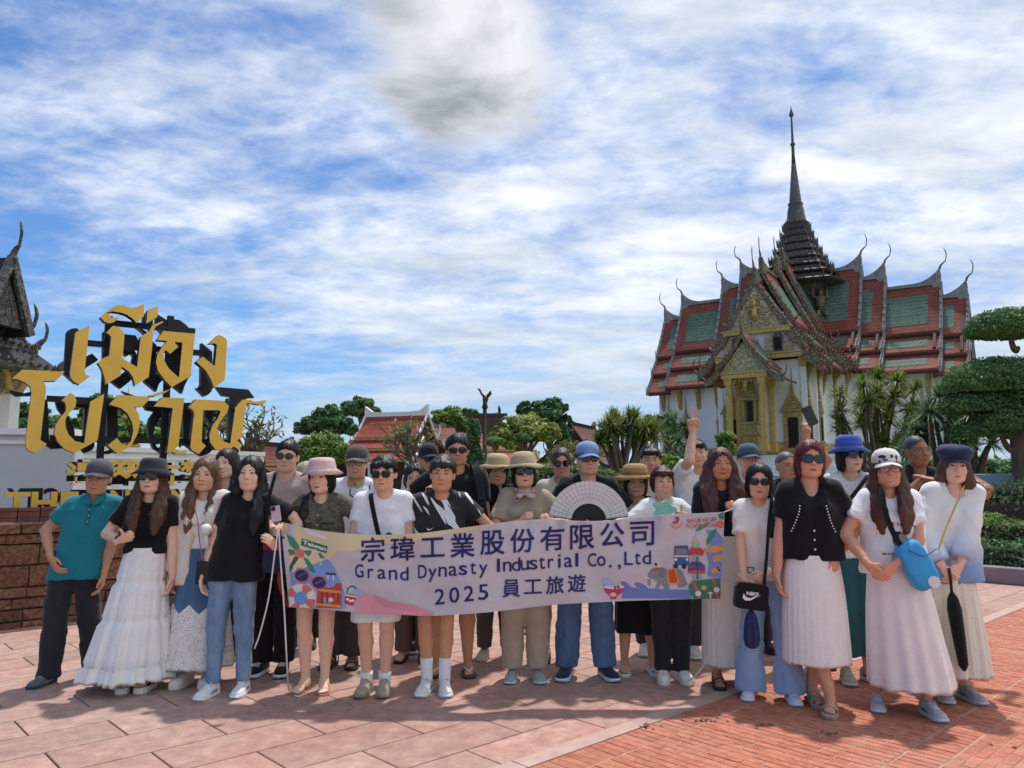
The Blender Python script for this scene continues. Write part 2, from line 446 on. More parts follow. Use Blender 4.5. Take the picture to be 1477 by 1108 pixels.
# ================================================================== setting behind the group
def tri_fill(loops):
    """outlines (first outer, others holes) -> verts2d, triangles"""
    bm = bmesh.new(); edges = []
    for lp in loops:
        vs_ = [bm.verts.new((x,y,0)) for x,y in lp]
        for i in range(len(vs_)): edges.append(bm.edges.new((vs_[i],vs_[(i + 1) % len(vs_)])))
    bmesh.ops.triangle_fill(bm,use_beauty=True,use_dissolve=False,edges=edges)
    bm.verts.index_update(); V = [(v.co.x,v.co.y) for v in bm.verts]; F = [tuple(v.index for v in f.verts) for f in bm.faces]; bm.free()
    F2 = []
    for f in F:
        (x0,y0),(x1,y1),(x2,y2) = (V[i] for i in f)
        F2.append(f if (x1 - x0) * (y2 - y0) - (x2 - x0) * (y1 - y0) > 0 else f[::-1])
    return V,F2
def text2d(body,bold=0.0,spacing=1.0):
    cu = bpy.data.curves.new('text','FONT'); cu.body = body; cu.size = 1.0; cu.offset = bold; cu.space_character = spacing; cu.resolution_u = 4
    ob = bpy.data.objects.new('text',cu); COL.objects.link(ob); dg = bpy.context.evaluated_depsgraph_get(); dg.update()
    me = ob.evaluated_get(dg).to_mesh(); V = [(v.co.x,v.co.y) for v in me.vertices]; F = [tuple(p.vertices) for p in me.polygons]
    ob.evaluated_get(dg).to_mesh_clear(); bpy.data.objects.remove(ob); bpy.data.curves.remove(cu)
    return V,F
def solid2d(mb,V,F,f0,f1):
    """front and back faces of a flat outline with its rim"""
    n = len(V); mb.add([f0(*v) for v in V] + [f1(*v) for v in V],[],False); b = len(mb.v) - 2 * n
    cnt = {}
    for f in F:
        for i in range(len(f)):
            e = (f[i],f[(i + 1) % len(f)]); cnt[e] = cnt.get(e,0) + 1
    fs = [tuple(b + i for i in f) for f in F] + [tuple(b + n + i for i in reversed(f)) for f in F]
    fs += [(b + e[1],b + e[0],b + n + e[0],b + n + e[1]) for e in cnt if (e[1],e[0]) not in cnt]
    mb.f += fs; mb.sm += [False] * len(fs)

# ------------------------------------------------------------------ materials
def gilt_mat(name,c1,c2,c3,scale=9.0,metal=0.35):
    t = NT(name); v = t.coord('Object'); vo = t.node('ShaderNodeTexVoronoi'); vo.inputs['Scale'].default_value = scale; t.link(v,vo.inputs['Vector'])
    n = t.noise(v,scale * 1.6,4,0.65,1.5)
    c = t.ramp(n,[(0.36,hexc(c1)),(0.50,hexc(c2)),(0.60,hexc(c3)),(0.7,hexc(c2))]); t.col(t.mix(t.math('MULTIPLY',vo.outputs['Distance'],0.5),c,hexc(c1)))
    t.set(rough=0.45,metal=metal); t.bump(t.math('ADD',n,vo.outputs['Distance']),0.7,0.06); return t.m
M_gilt = gilt_mat('gilt_carving','#6e5530','#b8954f','#e6d6a6',9.0,0.2)
M_carve = gilt_mat('white_gold_carving','#7d693f','#c6ab70','#fbf6e8',5.0,0.1)
M_barge = gilt_mat('bronze_bargeboard','#40342a','#756044','#c0b096',6.0,0.15)
M_gold = mat('plain_gold',hexc('#c8a562'),0.45,0.25,7,0.4,18,metal=0.15)
M_white = mat('white_plaster',(0.86,0.84,0.81),0.85,0.06,0.9,0.15,8,detail=6)
M_offwhite = mat('old_white_plaster',(0.80,0.78,0.76),0.85,0.16,2.2,0.2,8,detail=7)
M_silver = mat('weathered_ridge',hexc('#989390'),0.7,0.30,3.5,0.4,14)
M_maroon = mat('maroon_timber',hexc('#4a2a2a'),0.7,0.2,4)
M_dark = mat('dark_opening',(0.012,0.010,0.010),0.8,0.1)
M_slate = gilt_mat('slate_mosaic','#37322f','#57524d','#9a9690',7.0,0.1)
def tile_mat(name,c,c2,sc=7.0):
    t = NT(name); v = t.coord('Object'); w = t.node('ShaderNodeTexWave'); w.bands_direction = 'Z'; w.wave_profile = 'SAW'; w.inputs['Scale'].default_value = sc * 0.16; w.inputs['Distortion'].default_value = 0.8; w.inputs['Detail'].default_value = 3; t.link(v,w.inputs['Vector'])
    n = t.noise(v,5.5,6,0.8); n2 = t.noise(v,0.9,4,0.6)
    a = t.ramp(n,[(0.36,hexc(c)),(0.56,hexc(c2)),(0.70,tuple(min(1,x * 1.5 + 0.06) for x in hexc(c2)))]); a = t.mix(0.35,a,t.ramp(n2,[(0.35,hexc(c)),(0.65,hexc(c2))])); a = t.mix(t.math('MULTIPLY',w.outputs[0],0.5),a,tuple(x * 0.5 for x in hexc(c)))
    t.col(a); t.set(rough=0.72,spec=0.25); t.bump(t.math('ADD',w.outputs[0],t.math('MULTIPLY',n,0.6)),0.5,0.04); return t.m
M_tile = tile_mat('red_roof_tile','#7e4236','#a86150'); M_green = tile_mat('green_roof_tile','#4a6552','#7d9684'); M_tile2 = tile_mat('orange_roof_tile','#84392d','#ab5a48'); M_dtile = tile_mat('dark_roof_tile','#232326','#454549')

# ------------------------------------------------------------------ the palace hall with its spire
TH = R(34.5); hall = thing('spired_palace_hall','white Thai palace hall with tiered red and green roofs and tall dark spire','temple',(22.81,60,0),-TH)
ARM = [4.5,6.1,9.7,11.3]; RID = [17.8,16.8,15.8,14.7]
def horn(p,out,up=1.0,r=0.10,lift=Vector((0,0,1))):
    """curved roof finial springing from p, leaning to direction out"""
    o = Vector(out); pts = [(0,0),(0.10,0.28),(0.34,0.52),(0.48,0.62),(0.56,0.90),(0.60,1.25),(0.50,1.62),(0.38,1.80)]
    path = bez([Vector(p) + o * (a * up) + lift * (b * up) for a,b in pts],4); n = len(path)
    return MB().tube(path,[r * up * (1.5 - 0.9 * min(1,i / n * 2.2)) * (1 if i < n * 0.75 else max(0.12,4 * (1 - i / n))) for i in range(n)],6)
def arm_roof(kind,rot,dz=0.0,scl=1.0):
    """telescoping gabled roof running out along local +x turned by rot"""
    M = Matrix.Rotation(rot,4,'Z'); front = kind == 'front'
    def W(a,s,z): return M @ Vector((a,s,z))
    for i in range(4):
        a0 = (ARM[i - 1] - 0.35 if i else 1.2) * scl; a1 = ARM[i] * scl; Rz = RID[i] + dz; g = (Rz - RID[3] - dz) * 0.30; wd = 1 + 0.05 * (3 - i)
        lev = [((0.0,Rz),(2.02 * wd,11.55 + g + dz * .4)),((1.86 * wd,11.32 + g + dz * .4),(3.02 * wd,10.02 + g + dz * .3)),((2.86 * wd,9.80 + g + dz * .3),(4.08 * wd,8.52 + g))]
        for L,((s0,z0),(s1,z1)) in enumerate(lev):
            al = a1 - 0.0 * L
            for sd in (-1,1):
                pts = []
                for k in range(6):
                    t = k / 5; sag = 0.34 * (1 if L == 0 else 0.22) * 4 * t * (1 - t) * 0.5
                    pts.append((s0 + (s1 - s0) * t,z0 + (z1 - z0) * t - sag))
                mb = MB(); th = 0.16
                prof = pts + [(s,z - th) for s,z in reversed(pts)]
                mb.prism(prof,lambda s,z: W(a0,sd * s,z),lambda s,z: W(al,sd * s,z)); ro = mb.build('roof_tier',M_tile,hall,fix=True)
                # green field laid in the middle of the slope
                ga0,ga1 = (a0 + 0.2,al - 0.72) if i in (0,) else (max(a0 + 0.36,ARM[i - 1] * scl + 0.05) if i else a0,al - 0.70)
                if ga1 - ga0 > 0.35:
                    t0,t1 = (0.20,0.82) if L == 0 else (0.28,0.74); q = []
                    for k in range(5):
                        t = t0 + (t1 - t0) * k / 4; sag = 0.34 * (1 if L == 0 else 0.22) * 4 * t * (1 - t) * 0.5; q.append((s0 + (s1 - s0) * t,z0 + (z1 - z0) * t - sag))
                    mb = MB(); mb.prism([(s + 0.015,z + 0.018) for s,z in q] + [(s,z - 0.05) for s,z in reversed(q)],lambda s,z: W(ga0,sd * s,z),lambda s,z: W(ga1,sd * s,z)); mb.build('green_tiles',M_green,ro,fix=True)
                # dark eave board under the tier
                mb = MB(); mb.beam(W(a0,sd * (s1 - 0.02),z1 - 0.24),W(al - 0.02,sd * (s1 - 0.02),z1 - 0.24),0.10,0.16); mb.build('eave_board',M_maroon,ro)
                # bargeboard along the gable end
                bm_ = M_barge if front else M_silver; mb = MB(); N = 14; V = []
                for k in range(N + 1):
                    t = k / N; sag = 0.34 * (1 if L == 0 else 0.22) * 4 * t * (1 - t) * 0.5; s = s0 + (s1 - s0) * t; z = z0 + (z1 - z0) * t - sag
                    wv = (0.16 * max(0,math.sin(t * 3.0 * math.pi * (1.0 if L == 0 else 0.7)))) * (1 if front else 0.35) * (t > 0.25 or L > 0)
                    w0 = (0.28 if front else 0.05) + wv; 
                    V.append((s,z,w0))
                ax0,ax1 = al + 0.02,al + 0.22
                VV = []
                for s,z,w0 in V: VV += [W(ax0,sd * s,z + 0.13),W(ax1,sd * s,z + 0.13),W(ax1,sd * s,z - 0.22 - w0 * 0.9),W(ax0,sd * s,z - 0.22 - w0 * 0.9)]
                mb.add(VV,[(k * 4 + j,k * 4 + (j + 1) % 4,(k + 1) * 4 + (j + 1) % 4,(k + 1) * 4 + j) for k in range(N) for j in range(4)] + [(0,1,2,3),(N * 4 + 3,N * 4 + 2,N * 4 + 1,N * 4)])
                bb = mb.build('bargeboard',bm_,hall,fix=True)
                # upturned horn at the foot of the bargeboard and small flames along it
                outd = M.to_3x3() @ Vector((0.25,sd * 1.0,0)); hn = horn(W(al + 0.12,sd * (s1 - 0.05),z1 - 0.1),outd * 0.75,(0.62 if L < 2 else 0.7) if front else 0.36,0.12); hn.build('eave_horn',bm_,bb)
                if front or True:
                    fl = MB()
                    for k in range(2,N,2):
                        s,z,_ = V[k]; p = W(al + 0.12,sd * s,z + 0.10); o2 = M.to_3x3() @ Vector((0,sd,0))
                        fl.tube([p,p + o2 * 0.07 + Vector((0,0,0.10)),p + o2 * 0.04 + Vector((0,0,0.22))],[0.07,0.05,0.008],5)
                    tag(fl.build('flame_crest',bm_,bb),kind='stuff')
        # ridge with its end swept up, and the finial
        e = a1 + 0.12; mb = MB(); poly = [(a0,Rz - 0.05),(a0,Rz + 0.16)]
        ln = min(1.9,a1 - a0)
        for k in range(9):
            t = k / 8; poly.append((e - ln + ln * t,Rz + 0.16 + (0.95 if not front else 0.55) * t ** 2.4))
        poly += [(e + 0.06,Rz + 0.6),(e,Rz - 0.5),(e - 0.25,Rz - 0.55),(e - 0.6,Rz - 0.1)]
        V2,F2 = tri_fill([poly]); solid2d(mb,V2,F2,lambda x,z: W(x,-0.14,z),lambda x,z: W(x,0.14,z)); mb.build('ridge',M_silver if not front else M_barge,hall,fix=True)
        horn(W(e - 0.02,0,Rz + (1.02 if not front else 0.62)),M.to_3x3() @ Vector((1,0,0)) * (0.95 if not front else 0.5),0.86,0.07).build('roof_finial',M_slate if not front else M_barge,hall)
        # gable field
        wd2 = 2.02 * wd
        mb = MB(); gx = a1 - 0.12
        mb.add([W(gx,0,Rz - 0.3),W(gx,-wd2 * 0.93,11.6 + g),W(gx,wd2 * 0.93,11.6 + g),W(gx - 0.2,0,Rz - 0.3),W(gx - 0.2,-wd2 * 0.93,11.6 + g),W(gx - 0.2,wd2 * 0.93,11.6 + g)],[(0,1,2),(5,4,3),(0,3,4,1),(1,4,5,2),(2,5,3,0)])
        mb.build('gable',M_maroon,hall,fix=True)
        mb = MB(); P = [(-3.0 * wd,10.1 + g),(-1.9 * wd,11.45 + g),(1.9 * wd,11.45 + g),(3.0 * wd,10.1 + g)]; mb.prism(P,lambda s,z: W(gx - 0.25,s,z),lambda s,z: W(gx - 0.05,s,z)); mb.build('gable_skirt',M_maroon,hall,fix=True)
arm_roof('right',0.0,-0.30); arm_roof('left',math.pi,0.55); arm_roof('front',-math.pi / 2,0.1,1.035); arm_roof('back',math.pi / 2)
# walls: arms of the cross, each in three redented steps, on a moulded base
for rot,mx in ((0,10.9),(math.pi,10.9),(-math.pi / 2,11.2),(math.pi / 2,10.9)):
    M = Matrix.Rotation(rot,4,'Z')
    for j,(l,hw) in enumerate(((mx,2.75),(mx - 1.6,3.05),(mx - 4.8,3.35),(5.2,3.9))):
        mb = MB(); mb.box((l / 2 + 0.6,0,(2.9 + 9.2 + 0.02 * j) / 2),(l - 1.2,hw * 2,6.3 + 0.02 * j),M=M); mb.build('wall',M_white,hall)
        mb = MB(); mb.box((l / 2 + 0.6,0,2.95 + 0.35),(l - 1.2 + 0.24,hw * 2 + 0.24,0.5),M=M); mb.box((l / 2 + 0.6,0,3.75),(l - 1.2 + 0.12,hw * 2 + 0.12,0.2),M=M); mb.build('plinth_moulding',M_gold,hall)
        # gilt bands and brackets under the eaves, gilt pilaster capitals
        for sd in (-1,1):
            for x in np.arange(l - 0.35,max(l - 3.0,4.4),-1.55 if j != 2 else -1.5):
                br = MB(); P = [(hw - 0.02,9.2),(hw + 0.62,8.75),(hw + 0.42,8.4),(hw + 0.22,7.9),(hw + 0.14,7.3),(hw + 0.02,7.0)]
                br.prism(P,lambda s,z: M @ Vector((x - 0.15,sd * s,z)),lambda s,z: M @ Vector((x + 0.15,sd * s,z))); br.build('eave_bracket',M_gilt,hall,fix=True)
        for sd in (-1,1):
            for x in np.arange(l - 0.12,max(l - 3.2,4.4),-1.5): mb = MB(); mb.box((x,sd * (hw + 0.04),6.4),(0.26,0.09,5.5),M=M); mb.build('pilaster',M_white,hall)
        # windows with spired gilt frames on the long sides
        for sd in (-1,1):
            for x in np.arange(l - 0.8,max(l - 1.7,4.4),-1.7):
                f = MB(); f.box((x,sd * (hw + 0.06),4.85),(0.95,0.14,1.9),M=M); f.box((x,sd * (hw + 0.10),3.75),(1.15,0.24,0.35),M=M)
                for q in range(5): f.box((x,sd * (hw + 0.08),5.88 + q * 0.17),(1.15 - q * 0.20,0.22 - q * 0.02,0.15),M=M)
                f.tube([M @ Vector((x,sd * (hw + 0.08),z)) for z in (6.7,7.1,7.6,8.3)],[0.11,0.06,0.03,0.008],6); fo = f.build('window',M_gilt,hall)
                mb = MB(); mb.box((x,sd * (hw + 0.14),4.75),(0.50,0.04,1.5),M=M); mb.build('window_opening',M_dark,fo)
base = MB(); 
for z0,z1,gr in ((0,0.7,2.6),(0.7,1.5,2.1),(1.5,2.2,1.6),(2.2,2.95,1.15)):
    base.box((0,0,(z0 + z1) / 2),(22.0 + gr * 2,7.6 + gr * 2,z1 - z0)); base.box((0,0.0,(z0 + z1) / 2 - 0.004),(7.6 + gr * 2,22.4 + gr * 2 + 3,z1 - z0 - 0.01))
base.build('terrace',M_offwhite,hall)
# front: pediment, bands, doorways
FY = -11.72
mb = MB(); V2,F2 = tri_fill([[(0,14.3),(-0.7,13.0),(-1.45,11.9),(-1.9,11.3),(1.9,11.3),(1.45,11.9),(0.7,13.0)]]); solid2d(mb,V2,F2,lambda x,z: Vector((x,FY - 0.12,z)),lambda x,z: Vector((x,FY + 0.1,z))); ped = mb.build('pediment',M_carve,hall,fix=True)
mb = MB(); mb.tube([(0,FY - 0.15,11.9),(0,FY - 0.3,12.3),(0,FY - 0.25,12.8)],[0.16,0.2,0.1],8); mb.lathe([(0.12,12.85),(0.14,12.95),(0.03,13.3)],8,(0,FY - 0.25,0)); 
for sd in (-1,1): mb.tube([(0,FY - 0.25,12.5),(sd * 0.35,FY - 0.2,12.7),(sd * 0.45,FY - 0.2,12.35)],[0.1,0.07,0.05],6)
mb.build('carved_figure',M_gold,ped)
sc = MB()
for k in range(70):      # carved scrolls standing proud of the pediment
    z = random.uniform(11.45,13.7); hw = max(0.05,(14.2 - z) * 0.62 - 0.1); x = random.uniform(-hw,hw)
    if abs(x) < 0.2: continue
    a0 = random.uniform(0,6.28); r0 = random.uniform(0.10,0.2); sc.tube([(x + r0 * (1 - t * 0.8) * math.cos(a0 + t * 5),FY - 0.15,z + r0 * (1 - t * 0.8) * math.sin(a0 + t * 5)) for t in np.linspace(0,1,7)],0.035,4)
tag(sc.build('carved_scrolls',M_carve,ped),kind='stuff')
mb = MB(); mb.box((0,FY - 0.02,11.12),(4.4,0.42,0.22)); mb.box((0,FY - 0.06,11.30),(4.6,0.36,0.10)); mb.box((0,FY + 0.06,9.42),(6.3,0.42,0.26)); mb.box((0,FY + 0.02,9.62),(6.4,0.42,0.10)); mb.build('gold_cornice',M_gold,hall)
mb = MB(); mb.prism([(-2.95,9.66),(-2.15,11.0),(2.15,11.0),(2.95,9.66)],lambda x,z: Vector((x,FY + 0.16,z)),lambda x,z: Vector((x,FY + 0.32,z))); mb.build('upper_wall',M_white,hall,fix=True)
for x0,x1 in ((0.55,2.3),(-2.3,-0.55)):
    mb = MB(); mb.box(((x0 + x1) / 2,FY + 0.10,10.3),(x1 - x0,0.14,1.1)); cp = mb.build('carved_panel',M_carve,hall)
    cx = 1.35 if x0 > 0 else -1.35
    mb = MB(); mb.box((cx,FY + 0.02,10.25),(0.62,0.12,1.05)); mb.box((cx,FY + 0.02,10.85),(0.4,0.1,0.16)); wo = mb.build('window',M_slate,hall); mb = MB(); mb.box((cx,FY - 0.05,10.22),(0.42,0.04,0.82)); mb.build('window_opening',M_dark,wo)
for x in (-2.0,2.0):
    f = MB(); f.box((x,-11.28,4.5),(1.15,0.18,2.6)); f.box((x,-11.34,3.3),(1.35,0.3,0.3))
    for q in range(7): f.box((x,-11.32,5.86 + q * 0.17),(1.45 - q * 0.19,0.30 - q * 0.02,0.15))
    f.tube([(x,-11.32,z) for z in (7.0,7.4,7.9,8.7)],[0.12,0.07,0.035,0.008],8); fo = f.build('doorway',M_gilt,hall); mb = MB(); mb.box((x,-11.38,4.35),(0.62,0.04,2.1)); mb.build('door_opening',M_dark,fo)
for x in (-2.75,2.75):
    mb = MB(); mb.box((x,-11.24,6.2),(0.36,0.10,6.0)); mb.build('pilaster',M_white,hall); mb = MB(); mb.box((x,-11.27,9.0),(0.44,0.20,0.7),taper=1.3); mb.build('capital',M_gold,hall)
# porch
PY0,PY1 = -14.9,-11.4
for x in (-1.05,1.05):
    for y in (-14.5,-12.6):
        c = MB(); c.box((x,y,5.5),(0.30,0.30,4.3)); c.box((x,y,3.45),(0.50,0.50,0.5)); c.box((x,y,7.55),(0.42,0.42,0.4),taper=1.2); c.box((x,y,5.5),(0.36,0.20,4.2)); c.box((x,y,5.5),(0.20,0.36,4.2)); c.build('column',M_gold,hall)
mb = MB()
for y in (-14.5,):
    mb.box((0,y,7.88),(2.9,0.5,0.26)); mb.box((0,y,8.1),(3.1,0.56,0.14))
for x in (-1.2,1.2): mb.box((x,-13.2,7.88),(0.4,3.2,0.24))
mb.build('porch_beam',M_gold,hall)
mb = MB(); V2,F2 = tri_fill([[(0,10.1),(-1.5,8.2),(1.5,8.2)]]); solid2d(mb,V2,F2,lambda x,z: Vector((x,-14.62,z)),lambda x,z: Vector((x,-14.45,z))); pp = mb.build('porch_pediment',M_carve,hall,fix=True)
mb = MB()
for k in range(5):
    x = -0.72 + 0.36 * k; d = 0.75 if k in (0,2,4) else 0.4; d = 1.0 if k == 2 else d * 0.8; mb.prism([(x - 0.22,7.76),(x,7.76 - d),(x + 0.22,7.76)],lambda a,z: Vector((a,-14.52,z)),lambda a,z: Vector((a,-14.46,z)))
mb.build('hanging_fretwork',M_gilt,hall,fix=True)
for sd in (-1,1):
    for (s0,z0,s1,z1,y0) in ((0.0,10.55,1.55,8.55,-14.75),(1.42,8.42,2.45,7.62,-14.75)):
        mb = MB(); pts = [(s0 + (s1 - s0) * t,z0 + (z1 - z0) * t - 0.16 * 4 * t * (1 - t)) for t in np.linspace(0,1,6)]
        mb.prism(pts + [(s,z - 0.12) for s,z in reversed(pts)],lambda s,z: Vector((sd * s,y0,z)),lambda s,z: Vector((sd * s,-11.75,z))); ro = mb.build('porch_roof',M_tile,hall,fix=True)
        mb = MB(); q = pts[1:5]; mb.prism([(s + .01,z + .015) for s,z in q] + [(s,z - .05) for s,z in reversed(q)],lambda s,z: Vector((sd * s,y0 + 0.6,z)),lambda s,z: Vector((sd * s,-12.0,z))); mb.build('green_tiles',M_green,ro,fix=True)
        mb = MB(); VV = []
        for k,(s,z) in enumerate(pts): VV += [(sd * s,y0 - 0.02,z + 0.12),(sd * s,y0 - 0.2,z + 0.12),(sd * s,y0 - 0.2,z - 0.26 - 0.10 * (k % 2)),(sd * s,y0 - 0.02,z - 0.26 - 0.10 * (k % 2))]
        mb.add(VV,[(k * 4 + j,k * 4 + (j + 1) % 4,(k + 1) * 4 + (j + 1) % 4,(k + 1) * 4 + j) for k in range(5) for j in range(4)] + [(0,1,2,3),(23,22,21,20)]); bb = mb.build('bargeboard',M_barge,hall,fix=True)
        horn((sd * s1,y0 - 0.1,z1),Vector((sd * 0.8,-0.2,0)),0.5,0.13).build('eave_horn',M_barge,bb)
mb = MB(); mb.box((0,-13.2,10.5),(0.22,3.0,0.22)); mb.build('ridge',M_silver,hall); horn((0,-14.85,10.5),Vector((0,-0.5,0)),0.8,0.09).build('roof_finial',M_barge,hall)
# throne pavilion in the porch
tb = MB(); 
for z0,z1,h in ((3.0,3.5,0.75),(3.5,3.75,0.58),(3.75,4.2,0.46),(4.2,4.4,0.6),(4.4,4.9,0.5),(4.9,5.05,0.6)): tb.box((0,-13.6,(z0 + z1) / 2),(h * 2,h * 1.6,z1 - z0))
for x in (-0.36,0.36):
    for y in (-13.9,-13.3): tb.box((x,y,5.75),(0.14,0.14,1.4))
for q in range(8): tb.box((0,-13.6,6.5 + q * 0.22),(1.15 - q * 0.145,1.0 - q * 0.125,0.2),taper=0.86)
tb.tube([(0,-13.6,z) for z in (8.1,8.4,8.9,9.4)],[0.12,0.07,0.03,0.008],8); tb.build('throne',M_gilt,hall)
mb = MB(); mb.box((0,-13.6,5.72),(0.36,0.3,1.25)); mb.build('throne_shade_block',mat('throne_shadow',hexc('#3a2622'),0.7),hall)  # dark block painting in the shade between the throne posts
# drum with guardian figures, tiered spire
mb = MB(); mb.lathe([(2.1,13.0),(2.1,16.0),(2.4,16.3)],16,sq=0.6); mb.build('drum',M_slate,hall)
for k in range(4):
    a = math.pi / 4 + k * math.pi / 2 ; c = Vector((2.75 * math.cos(a),2.75 * math.sin(a),0)); o = Vector((math.cos(a),math.sin(a),0)); sdv = Vector((-o.y,o.x,0)); b = MB()
    b.tube([c + Vector((0,0,14.0)),c + Vector((0,0,14.7)),c + o * 0.05 + Vector((0,0,15.2))],[0.22,0.34,0.26],8); b.lathe([(0.1,15.2),(0.2,15.4),(0.17,15.6),(0.04,15.85)],8,c + o * 0.1)
    for sg in (-1,1): b.tube([c + sdv * sg * 0.2 + Vector((0,0,15.0)),c + sdv * sg * 0.6 + Vector((0,0,15.2)),c + sdv * sg * 0.55 + Vector((0,0,16.1))],[0.13,0.11,0.08],6); b.tube([c + sdv * sg * 0.15 + Vector((0,0,14.1)),c + sdv * sg * 0.45 + o * 0.2 + Vector((0,0,13.7)),c + sdv * sg * 0.35 + Vector((0,0,13.1))],[0.17,0.14,0.09],6)
    b.build('guardian_figure',M_barge,hall)
NT_ = 8; rad = [3.45,3.0,2.55,2.12,1.76,1.46,1.2,1.0]; zz = [16.3,17.05,17.75,18.45,19.15,19.85,20.5,21.1,21.65]
for k in range(NT_):
    r_,z0,z1 = rad[k],zz[k],zz[k + 1]; h = z1 - z0; mb = MB()
    mb.lathe([(r_ * 0.80,z0),(r_,z0 + 0.06),(r_ * 1.03,z0 + 0.14),(r_ * 0.97,z0 + h * 0.35),(r_ * 0.84,z0 + h * 0.55),(r_ * 0.78,z0 + h * 0.98)],24,sq=0.45,smooth=False); to = mb.build('spire_tier',M_slate,hall)
    an = MB(); n = 36
    for j in range(n):
        a = 2 * math.pi * j / n; rr = r_ * 0.98 * (1 + 0.45 * (1 / max(abs(math.cos(a)),abs(math.sin(a))) - 1)); s_ = 0.10 + 0.03 * (k < 4); hh = 0.62 * (0.7 + 0.6 * (j % 7 == 3 or j % 7 == 4))
        c = Vector((rr * math.cos(a),rr * math.sin(a),z0 + 0.12)); o = Vector((math.cos(a),math.sin(a),0)); t_ = Vector((-o.y,o.x,0))
        an.add([c - t_ * s_ - o * 0.05,c + t_ * s_ - o * 0.05,c + o * 0.1,c + o * 0.12 + Vector((0,0,hh))],[(0,2,3),(2,1,3),(1,0,3)])
    tag(an.build('antefixes',M_slate,to),kind='stuff')
mb = MB(); mb.lathe([(0.86,21.6),(1.0,21.75),(0.78,21.95),(0.72,22.1),(0.62,22.9),(0.52,23.3),(0.60,23.4),(0.46,23.55)],20,sq=0.25); mb.build('spire_bell',M_slate,hall)
prof = []
for k in range(16):
    z = 23.5 + k * 0.21; r_ = 0.46 - 0.0185 * k; prof += [(r_,z),(r_ * 1.08,z + 0.08),(r_ * 0.82,z + 0.15)]
mb = MB(); mb.lathe(prof,16); mb.build('spire_rings',mat('grey_spire',hexc('#6e7274'),0.5,0.3,5),hall)
mb = MB(); mb.lathe([(0.17,26.85),(0.13,27.6),(0.12,28.3),(0.2,28.4),(0.2,28.5),(0.11,28.6),(0.07,30.6),(0.06,30.75),(0.16,30.85),(0.19,31.0),(0.1,31.25),(0.02,31.75)],12); mb.build('spire_tip',M_slate,hall)

# ------------------------------------------------------------------ red-roofed hall and other roofs far behind
def thai_house(name,label,cat,loc,rz,L,zr,half,levels,trim,tile,wallm,zwall,horns=True):
    t = thing(name,label,cat,loc,rz)
    for k,(s0,z0,s1,z1,l) in enumerate(levels):
        for sd in (-1,1):
            pts = [(s0 + (s1 - s0) * q,z0 + (z1 - z0) * q - 0.12 * 4 * q * (1 - q)) for q in np.linspace(0,1,5)]; mb = MB()
            mb.prism(pts + [(s,z - 0.12) for s,z in reversed(pts)],lambda s,z: Vector((-l / 2,sd * s,z)),lambda s,z: Vector((l / 2,sd * s,z))); ro = mb.build('roof_tier',tile,t,fix=True)
            mb = MB(); mb.beam((-l / 2,sd * s1,z1 - 0.10),(l / 2,sd * s1,z1 - 0.10),0.08,0.14); mb.build('eave_board',M_gold,ro)
            for e in (-1,1):
                mb = MB(); VV = []
                for (s,z) in pts: VV += [(e * (l / 2 + 0.02),sd * s,z + 0.14),(e * (l / 2 + 0.12),sd * s,z + 0.10),(e * (l / 2 + 0.12),sd * s,z - 0.08),(e * (l / 2 + 0.02),sd * s,z - 0.08)]
                mb.add(VV,[(q * 4 + j,q * 4 + (j + 1) % 4,(q + 1) * 4 + (j + 1) % 4,(q + 1) * 4 + j) for q in range(4) for j in range(4)]); bb = mb.build('bargeboard',trim,t,fix=True)
                if horns: horn((e * (l / 2 + 0.08),sd * s1,z1),Vector((e * 0.3,sd * 0.8,0)),0.45,0.12).build('eave_horn',trim,bb)
    l = levels[0][4]
    mb = MB(); poly = [(-l / 2 - 0.1,zr - 0.15),(-l / 2 - 0.1,zr + 0.50),(-l / 2 + 0.4,zr + 0.16),(-l / 2 + 1.1,zr + 0.10),(l / 2 - 1.1,zr + 0.10),(l / 2 - 0.4,zr + 0.16),(l / 2 + 0.1,zr + 0.50),(l / 2 + 0.1,zr - 0.15)]
    V2,F2 = tri_fill([poly]); solid2d(mb,V2,F2,lambda x,z: Vector((x,-0.12,z)),lambda x,z: Vector((x,0.12,z))); mb.build('ridge',trim,t,fix=True)
    for e in (-1,1):
        mb = MB(); mb.prism([(-levels[0][2] * 0.92,levels[0][3]),(0,zr - 0.2),(levels[0][2] * 0.92,levels[0][3])],lambda s,z: Vector((e * (l / 2 - 0.25),s,z)),lambda s,z: Vector((e * (l / 2 - 0.1),s,z))); mb.build('gable',M_maroon,t,fix=True)
    mb = MB(); mb.box((0,0,zwall / 2),(levels[-1][4] - 0.8,half * 1.7,zwall)); mb.build('wall',wallm,t)
    for k in range(5): mb = MB(); mb.box((-L * 0.36 + L * 0.18 * k,-half * 0.87,zwall * 0.5),(0.18,0.14,zwall)); mb.build('pillar',M_white,t)
    return t
a = At(572,597,46); thai_house('red_roofed_hall','small Thai hall with red tiered roof and white trimmed gables behind the boy','hall',(a.x,46,0),R(-20),6.4,a.z,3.4,[(0.0,a.z,1.3,a.z - 1.45,4.0),(1.2,a.z - 1.55,2.1,a.z - 2.1,4.7),(2.0,a.z - 2.2,3.0,a.z - 2.75,5.2)],M_white,M_tile2,M_maroon,2.6)
a = At(390,645,40); thai_house('gabled_pavilion','low red pavilion with white pillars behind the bare frangipani tree','pavilion',(a.x - .3,41,0),R(75),4,a.z + 0.2,1.8,[(0.0,a.z + .2,1.0,a.z - 0.8,4.0),(0.9,a.z - 0.9,1.8,a.z - 1.4,4.5)],M_maroon,tile_mat('maroon_roof','#562a2c','#7a3f3f'),M_maroon,1.7,False)
